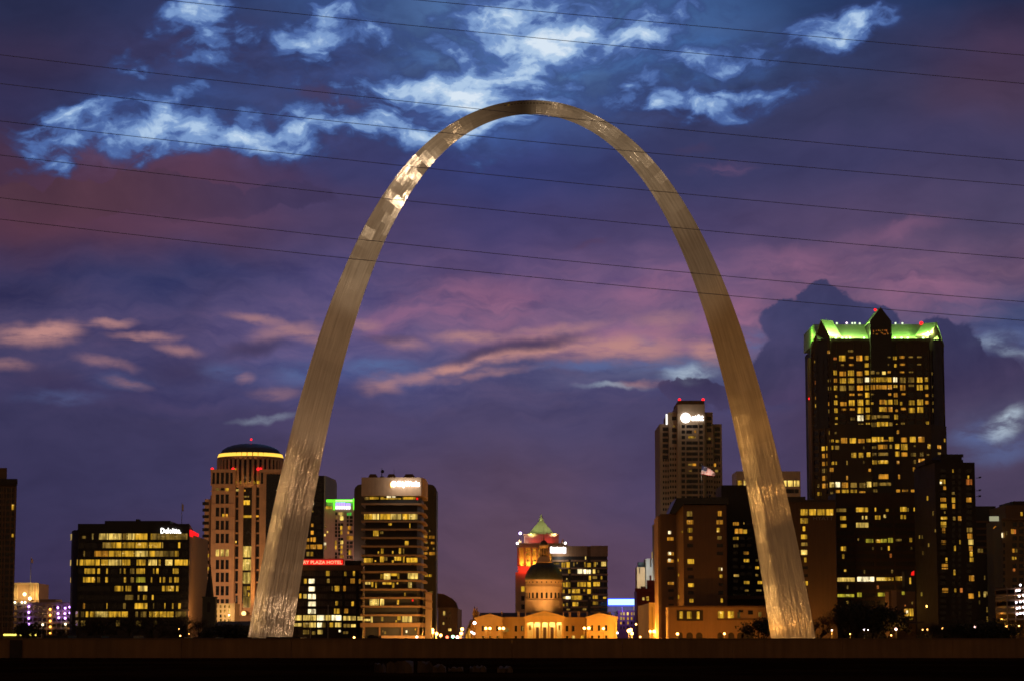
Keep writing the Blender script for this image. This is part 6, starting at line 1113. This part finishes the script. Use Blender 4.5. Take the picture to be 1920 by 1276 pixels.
# narrow beams in the park whose light slides up one edge of each leg
for sg, f_, col in ((-1, .13, (1, .62, .24)), (1, .86, (1, .57, .17))):
    hs = [3 + 4.6 * k for k in range(15 if sg < 0 else 19)]
    for k, hz in enumerate(hs):
        xf = math.acosh((693.8597 - hz / FT) / 68.7672) / .0100333; lp, p = mirror_ground(sg * xf, f=f_); d_ = (lp - p).length; side = Vector((-(lp - p).y, (lp - p).x, 0)).normalized()
        lp = lp + side * sg * .15 * d_; fade = (1 - .9 * k / len(hs)) * (.25 if k < 2 else .6 if k < 4 else 1)
        flood(lp, p, STRIP * d_ * d_ * fade, col, 2 * math.degrees(math.atan((4.0 - .10 * k) / d_)), 'narrow park floodlight lighting the %s arch leg %d metres up' % ('left' if sg < 0 else 'right', round(hz)), 'narrow floodlights for the arch legs', 1.0, .4)
# courthouse floods
FO = (1, .36, .015)
for k, (px, tgt, e) in enumerate(((905, 912, 6480), (932, 930, 4680), (962, 962, 2592), (1004, 1004, 5400), (1037, 1037, 5400), (1078, 1078, 2592), (1112, 1112, 5400), (1146, 1146, 6840))):
    flood((X(px, 1000), 1001, GZ(1000) + .5), (X(tgt, 1026), 1026, 17), e, FO, 110, ('sodium floodlight aimed at the left pavilion of the courthouse', 'sodium floodlight aimed at the right side of the left pavilion', 'sodium floodlight aimed at the left wing of the courthouse', 'sodium floodlight aimed at the left half of the portico', 'sodium floodlight aimed at the right half of the portico', 'sodium floodlight aimed at the right wing of the courthouse', 'sodium floodlight aimed at the left side of the right pavilion', 'sodium floodlight aimed at the right pavilion of the courthouse')[k], 'courthouse floodlights', .8)
for px, e in ((972, 52000), (1070, 52000)): flood((X(px, 1044), 1040, Z(1152, 1040)), (X(1020, 1056), 1052, Z(1100, 1050)), e, (1, .50, .12), 80, 'small floodlight on the courthouse roof %s of the drum' % ('left' if px < 1000 else 'right'), 'courthouse floodlights', .9)

for px in (1002, 1038): flood((X(px, 1036), 1036, Z(1149.5, 1036)), (X(px + (6 if px < 1020 else -6), 1048), 1048, Z(1100, 1048)), 12000, (1, .50, .14), 110, 'small floodlight on the portico roof %s of the pediment' % ('left' if px < 1020 else 'right'), 'courthouse floodlights', .9)
# ------------------------------------------------------------------ street lamps and signals
SOD = glow('sodium_globe', (1, .42, .09), 16); WHT = glow('white_globe', (1, .86, .95), 12); PNK = glow('pink_globe', (1, .55, .45), 11)
def lamp(px, py, rpx, Y, m, label, power=0, col=(1, .40, .045), group=None):
    power *= 2.6
    p = P(px, py, Y); r = rpx / FPX * Y; t = Thing('street_lamp', label, 'street lamp', (p.x, Y, GZ(Y)), group)
    t.part('pole', MB().tube([(p.x, Y, GZ(Y)), (p.x, Y, p.z - r * .9)], .13, r1=.08), MET); t.part('collar', MB().lathe(p.x, Y, [(.18, p.z - r * 1.15), (r * .55, p.z - r * .8)], 10), MET)
    t.part('globe', MB().ball(p, r, n=12), m)
    if power: t.light('POINT', p + Vector((0, -r - .5, -.2)), power, col, .5)
    return t
for a in ((811, 1179.5, 2.6, 1040, SOD, 'upper of two stacked orange street lamps below the balconied tower', 9000), (811.5, 1184.5, 2.4, 1075, SOD, 'lower of two stacked orange street lamps below the balconied tower', 6000),
  (818.8, 1187, 2.7, 1110, SOD, 'middle orange street lamp descending along the left side of the street', 7000), (826.3, 1190, 2.6, 1140, SOD, 'lowest orange street lamp on the left side of the street', 6000),
  (866.6, 1178.5, 2.8, 1050, SOD, 'upper orange street lamp on the right side of the street', 8000), (865, 1186.5, 2.9, 1090, SOD, 'lower orange street lamp on the right side of the street', 7000),
  (889.8, 1166.8, 2.6, 1010, WHT, 'white street lamp touching the left eave of the courthouse', 900), (884.5, 1184, 1.5, 1000, WHT, 'left small violet white lamp beside the left corner of the courthouse', 0), (888.5, 1186.5, 1.8, 1000, WHT, 'right small violet white lamp beside the left corner of the courthouse', 0),
  (911, 1177, 2.4, 985, SOD, 'first lamp from left before the left courthouse pavilion', 700), (918.6, 1177, 2.4, 985, SOD, 'second lamp from left before the left courthouse pavilion', 700), (936.8, 1177, 2.4, 985, SOD, 'third lamp, at the right edge of the left courthouse pavilion', 700), (943.8, 1177, 2.5, 985, SOD, 'fourth lamp, just right of the left courthouse pavilion', 700),
  (1095.6, 1176.7, 2.4, 985, SOD, 'lamp just left of the right courthouse pavilion', 700), (1104, 1176.5, 2.8, 985, SOD, 'lamp at the left edge of the right courthouse pavilion', 700), (1131.4, 1177.3, 2.4, 985, SOD, 'lamp before the middle of the right courthouse pavilion', 700), (1157.4, 1185.5, 1.5, 1000, WHT, 'tiny pink lamp at the right corner of the courthouse', 0),
  (1179, 1181.5, 3.3, 1010, SOD, 'leftmost of the bright lamp cluster right of the courthouse', 9000), (1182.6, 1180, 3.2, 1025, SOD, 'topmost of the bright lamp cluster right of the courthouse', 6000), (1185, 1186.5, 2.8, 1010, SOD, 'lowest of the bright lamp cluster right of the courthouse', 6000), (1192.6, 1169.3, 1.6, 1150, SOD, 'small lamp high before the dark red brick building', 0),
  (1219.3, 1182.6, 2.4, 1035, SOD, 'left lamp of the pair before the cream building', 6500), (1226, 1182.6, 2.5, 1035, SOD, 'right lamp of the pair before the cream building', 6500), (1200.5, 1193, 1.5, 1000, SOD, 'small low lamp left of the cream building', 0),
  (1270.3, 1187.3, 2.4, 779, SOD, 'lamp at the left end of the hotel podium', 500), (1358.3, 1187, 2.0, 785, SOD, 'lamp before the middle of the hotel podium', 500), (1559.7, 1180.5, 1.7, 940, PNK, 'lamp on a post before the plain hotel right of the arch', 2200), (1680, 1178.5, 2.1, 900, PNK, 'pink lamp on a post before the dark pavilion', 350),
  (1620, 1179.5, 1.3, 925, WHT, 'left of two tiny white lamps among the dark trees', 0), (1628, 1179.5, 1.1, 925, WHT, 'right of two tiny white lamps among the dark trees', 0), (1828.2, 1174.5, 1.6, 900, PNK, 'pink lamp at the foot of the black apartment tower', 0), (1887.3, 1173, 1.8, 900, SOD, 'orange lamp below the beige tower at right', 500), (1910.6, 1172.4, 1.2, 900, SOD, 'smaller orange lamp near the right picture edge', 0),
  (664, 1194, 1.7, 940, SOD, 'tiny orange lamp right of the left arch leg', 300), (781.7, 1193, 2.0, 950, PNK, 'pinkish lamp at the foot of the balconied tower', 700), (1767, 1177, 1.4, 920, SOD, 'dim lamp at the foot of the black apartment tower', 0), (1739, 1179, 1.3, 920, SOD, 'right of two dim lamps left of the apartment tower', 0), (1730, 1179.5, 1.1, 920, SOD, 'left of two dim lamps left of the apartment tower', 0),
  (336, 1178, 1.0, 930, SOD, 'faint orange lamp before the right end of the dark office block', 0), (338, 1191, 1.2, 930, SOD, 'faint low orange lamp before the right end of the dark office block', 0), (355, 1187, 1.2, 930, SOD, 'faint orange lamp below the side wall of the dark office block', 0), (1594, 1187.5, 1.0, 925, SOD, 'dim low lamp left among the dark trees', 900), (1671, 1190, 1.2, 900, SOD, 'dim low lamp beside the pavilion canopy', 0)):
    lamp(*a[:6], a[6])
GRN = glow('signal_green', (.35, 1, .55), 9); RDS = glow('signal_red', (1, .12, .05), 7)
for px, py, Y, m, lab in ((849.3, 1192.4, 1020, GRN, 'traffic signal showing green in the middle of the street'), (838.5, 1193.5, 1020, RDS, 'traffic signal glowing red left of the green one'), (862, 1193, 1020, RDS, 'traffic signal glowing red right of the green one'), (857.5, 1193.5, 1030, PNK, 'small pink signal between the green and right red ones')):
    p = P(px, py, Y); t = Thing('traffic_signal', lab, 'traffic light', (p.x, Y, GZ(Y))); t.part('pole', MB().tube([(p.x, Y + .3, GZ(Y)), (p.x, Y + .3, p.z)], .1), MET)
    t.part('housing', MB().box(p.x - .3, p.x + .3, Y + .1, Y + .5, p.z - .9, p.z + .7), MET); t.part('lens', MB().ball(p, .62, n=10), m)

for px, e, lab in ((1262, 30000, 'left'), (1300, 22000, 'second from the left'), (1355, 20000, 'third from the left'), (1405, 12000, 'right')):  # unseen floods added to keep the orange wash on the podium
    flood((X(px, 965), 964, GZ(964) + .4), (X(px, 985), 985, 14), e * .15, (1, .33, .02), 130, 'added unseen floodlight washing the hotel podium, %s of four' % lab, 'podium floodlights', .8)
flood((X(1215, 1030), 1040, GZ(1040) + .5), (X(1222, 1060), 1060, 16), 22000, (1, .34, .02), 120, 'ground floodlight washing the cream building', 'podium floodlights', .8)
# ------------------------------------------------------------------ trees
BARK = wall('bark', (.035, .026, .018), .9); LEAF = wall('dark_foliage', (.030, .030, .018), .9, .4, 1.2); TWIG = wall('twigs', (.045, .032, .022), .9, .3)
def tree_meshes(seed, dense):
    """unit tree ten metres tall: tapered trunk, limbs, and a crown of many small leaf or twig faces"""
    rn = random.Random(seed); tr = MB(); cr = MB(); tips = []
    def grow(p, d, L, r, lev):
        e = p + d * L; m_ = p + d * L * .5 + Vector((rn.uniform(-1, 1), rn.uniform(-1, 1), 0)) * L * .07
        tr.tube([p, m_, e], r, 5 if lev < 2 else 3, r1=r * .62)
        if lev >= 4: tips.append((e, d)); return
        for k in range(3 if lev else 5):
            a = rn.uniform(0, 6.28); s_ = rn.uniform(.35, .8) if lev else rn.uniform(.35, .75); nd = (d * (1 - s_ * .5) + Vector((math.cos(a), math.sin(a), rn.uniform(-.15, .35))) * s_).normalized()
            grow(p + d * L * rn.uniform(.62, 1.0), nd, L * rn.uniform(.58, .78), r * .55, lev + 1)
        tips.append((e, d))
    grow(Vector((0, 0, -.3)), Vector((rn.uniform(-.05, .05), rn.uniform(-.05, .05), 1)).normalized(), 3.4, .26, 0)
    for e, d in tips:
        for k in range(9 if dense else 5):
            c = e + Vector((rn.gauss(0, .5), rn.gauss(0, .5), rn.gauss(0, .42))) * (1.0 if dense else .6)
            if dense: u, v_ = Vector((rn.uniform(-1, 1), rn.uniform(-1, 1), rn.uniform(-1, 1))).normalized() * .17, Vector((rn.uniform(-1, 1), rn.uniform(-1, 1), rn.uniform(-1, 1))).normalized() * .12
            else: u, v_ = (d + Vector((rn.uniform(-1, 1), rn.uniform(-1, 1), rn.uniform(-.6, 1)))).normalized() * .42, Vector((rn.uniform(-1, 1), rn.uniform(-1, 1), rn.uniform(-1, 1))).normalized() * .018
            i = len(cr.v); cr.v += [tuple(c - u - v_), tuple(c + u - v_), tuple(c + u + v_), tuple(c - u + v_)]; cr.f.append((i, i + 1, i + 2, i + 3)); cr.m.append(0); cr.smooth.append(False)
    H = max(v[2] for v in cr.v)
    for mb in (tr, cr): mb.v = [(x * 10 / H, y * 10 / H, z * 10 / H) for x, y, z in mb.v]
    return tr.mesh('trunk', [BARK], recalc=False), cr.mesh('crown', [LEAF if dense else TWIG], recalc=False)
PROTO = {('d', k): tree_meshes(40 + k, True) for k in range(3)}; PROTO.update({('b', k): tree_meshes(70 + k, False) for k in range(3)})
def tree(px, ytop, Y, kind, label, wide=1.0, group=None):
    p = P(px, ytop, Y); k = int(px) % 3; H = (p.z - GZ(Y)) / 10; t = Thing('tree' if kind == 'd' else 'bare_tree', label, 'tree', (p.x, Y, GZ(Y)), group)
    t.o.rotation_euler.z = (px * 1.7) % 6.28; t.o.scale = (H * wide, H * wide, H)
    for nm, me in zip(('trunk', 'crown'), PROTO[(kind, k)]):
        o = bpy.data.objects.new(nm, me); COL.objects.link(o); o.parent = t.o
for px, yt, Y, kd, lab, wd in ((158, 1152, 905, 'b', 'bare tree before the left corner of the dark office block', 1.2), (200, 1143, 900, 'b', 'second bare tree from left before the dark office block', 1.2), (243, 1147, 905, 'b', 'bare tree before the middle of the dark office block', 1.3), (292, 1141, 900, 'b', 'bare tree right of the middle of the dark office block', 1.2), (336, 1146, 905, 'b', 'bare tree before the right end of the dark office block', 1.2), (366, 1158, 905, 'b', 'low bare tree left of the church tower', 1.0),
  (412, 1169, 900, 'd', 'small dark tree right of the church tower', 1.3), (436, 1163, 895, 'd', 'dark rounded tree before the lit courthouse entrance', 1.4), (461, 1165, 900, 'd', 'dark tree touching the left arch leg', 1.3), (60, 1160, 900, 'd', 'dark tree before the far left garage', 1.1), (112, 1172, 900, 'b', 'low bare tree before the right end of the far left garage', 1.1),
  (1428, 1152, 900, 'd', 'dark tree touching the left side of the right arch leg', 1.0), (1512, 1160, 905, 'b', 'bare tree just right of the right arch leg', 1.1), (1533, 1148, 900, 'b', 'taller bare tree before the plain hotel', 1.0), (1582, 1124, 900, 'b', 'tall bare tree at the left of the dark tree group', .9), (1606, 1116, 905, 'd', 'tallest dark tree before the banded office', .9), (1634, 1122, 900, 'd', 'dark tree second tallest before the banded office', 1.0), (1660, 1134, 905, 'd', 'dark tree left of the dark pavilion', 1.0),
  (1740, 1160, 900, 'b', 'low bare tree left of the black apartment tower foot', 1.0), (1790, 1158, 905, 'd', 'dark tree at the foot of the black apartment tower', 1.1), (1846, 1163, 900, 'd', 'low dark tree right of the black apartment tower', 1.2), (1868, 1149, 905, 'd', 'tallest dark tree before the beige tower', 1.1), (1898, 1155, 900, 'd', 'dark tree before the garage at the right edge', 1.2)):
    tree(px, yt, Y, kd, lab, wd)

# ------------------------------------------------------------------ flag over the hotel roof
Y = 1012; t = Thing('flag', 'large waving stars and stripes flag on a pole above the brown hotel roof', 'flag', (X(1315, Y, 932), Y, Z(932, Y))); xp = X(1315, Y, 900)
t.part('pole', MB().tube([(xp, Y, Z(935, Y)), (xp, Y, Z(870, Y))], .12, r1=.08), W['grey']); t.part('finial', MB().ball((xp, Y, Z(869.3, Y)), .22), W['grey'])
me = bpy.data.meshes.new('cloth'); vs = []; fs = []; mi = []; NC, NR = 18, 13
tl, bl, tr_, br = P(1316, 871.5, Y), P(1315.4, 888, Y), P(1341.5, 886.5, Y), P(1340.5, 891.5, Y)
for i in range(NC + 1):
    for j in range(NR + 1):
        a, b_ = i / NC, j / NR; p = tl.lerp(tr_, a).lerp(bl.lerp(br, a), b_); p.z += (a * (1 - a)) * (2.4 * (1 - b_) - .2); p.y += .55 * math.sin(a * 9 + b_ * 2.2) * a ** .5; p.x += .12 * math.sin(a * 7 + b_ * 4); vs.append(tuple(p - Vector(t.loc)))
for i in range(NC):
    for j in range(NR): k = i * (NR + 1) + j; fs.append((k, k + 1, k + NR + 2, k + NR + 1)); mi.append(2 if i < 7 and j < 7 else j % 2)
me.from_pydata(vs, [], fs)
for m in (wall('flag_red', (.50, .06, .06), .8, .1), wall('flag_white', (.78, .74, .70), .8, .06), wall('flag_blue', (.03, .035, .12), .8, .2)): me.materials.append(m)
me.polygons.foreach_set('material_index', mi); me.polygons.foreach_set('use_smooth', [True] * len(fs)); o = bpy.data.objects.new('cloth', me); COL.objects.link(o); o.parent = t.o
st = MB()
for r_ in range(5):
    for c_ in range(6): k = (1 + c_) * (NR + 1) + 1 + r_; p = Vector(vs[k]) + Vector(t.loc) + Vector((0, -.05, 0)); st.ball(p, .06, n=5)
t.part('stars', st, MATS['flag_white'], parent=o, kind='stuff')
flood((xp + 3, Y - 7, Z(931, Y) + .6), P(1328, 882, Y), 9000, (1, .86, .72), 50, 'small floodlight on the hotel roof aimed at the flag')

# ------------------------------------------------------------------ power lines across the river
WIRE = wall('wire_aluminium', (.16, .16, .22), .6, .1, .5, .3); YL = 150
for (y0, xm, ym, y1), lab in (((-33, 240, -8, 157), 'second power line from the top, leaving the picture at upper left'), ((-75, 800, -2, 104), 'topmost power line, only crossing the upper right of the sky'), ((103, 860, 201, 302), 'power line crossing just below the crown of the arch'), ((157, 960, 262, 348), 'power line crossing the arch shoulders, fourth from the top'), ((227, 960, 332, 421), 'power line crossing both arch legs, fifth from the top'),
    ((291, 960, 397, 485), 'power line crossing both arch legs, third from the bottom'), ((371, 960, 479, 566), 'upper of the lowest close pair of power lines'), ((411, 960, 516, 601), 'lowest of all the power lines')):
    if ym < 0: xm, ym = (960, 67) if xm == 240 else (960, 17)
    # parabola through three photo points, carried on past both sides of the picture
    A_ = ((y1 - y0) / 1920 - (ym - y0) / xm) / (1920 - xm); B__ = (ym - y0) / xm - A_ * xm
    pts = [P(x, y0 + B__ * x + A_ * x * x, YL) for x in range(-3600, 5600, 200)]
    solo('power_line', MB().tube(pts, .020, 6), WIRE, lab, 'power line', 'power lines across the river', loc=tuple(pts[len(pts) // 2]))

# ------------------------------------------------------------------ broken concrete lying on the near bank
RUB = wall('rubble_concrete', (.085, .055, .028), .95, .35, 1.5); rn = random.Random(3)
for px0, px1, y0, y1, lab in ((702, 722, 1240, 1258, 'pale broken slab leftmost below the flood wall'), (724, 774, 1237, 1259, 'largest pale broken slab heap below the flood wall'), (782, 836, 1238, 1258, 'second largest pale slab heap below the flood wall'), (840, 868, 1247, 1256, 'low pale slab right of the two large heaps'), (880, 912, 1244, 1257, 'pale slab fourth along below the flood wall'), (932, 962, 1247, 1258, 'rightmost pale slab below the flood wall')):
    Yr = (ZC - 4.3) * FPX / (y1 - 1203) * .985; xa, xb = X(px0, Yr, y1), X(px1, Yr, y1); zt_ = Z(y0, Yr); n = 7; mb = MB()
    foot = [(xa + (xb - xa) * k / n, Yr + rn.uniform(-.25, .25)) for k in range(n + 1)] + [(xa + (xb - xa) * k / n, Yr + 1.2 + rn.uniform(-.3, .3)) for k in range(n, -1, -1)]
    i = len(foot); hz = [4.3 + (zt_ - 4.3) * rn.uniform(.35, 1) for _ in range(i)]
    mb.v = [(x, y, 4.1) for x, y in foot] + [(x * .96 + (xa + xb) * .02, y, z) for (x, y), z in zip(foot, hz)]
    mb.f = [(k, (k + 1) % i, i + (k + 1) % i, i + k) for k in range(i)] + [(i + k, i + k + 1, 2 * i - 2 - k, 2 * i - 1 - k) for k in range(n)]; mb.m = [0] * len(mb.f); mb.smooth = [False] * len(mb.f)
    solo('concrete_block', mb, RUB, lab, 'block', 'broken concrete on the near bank')
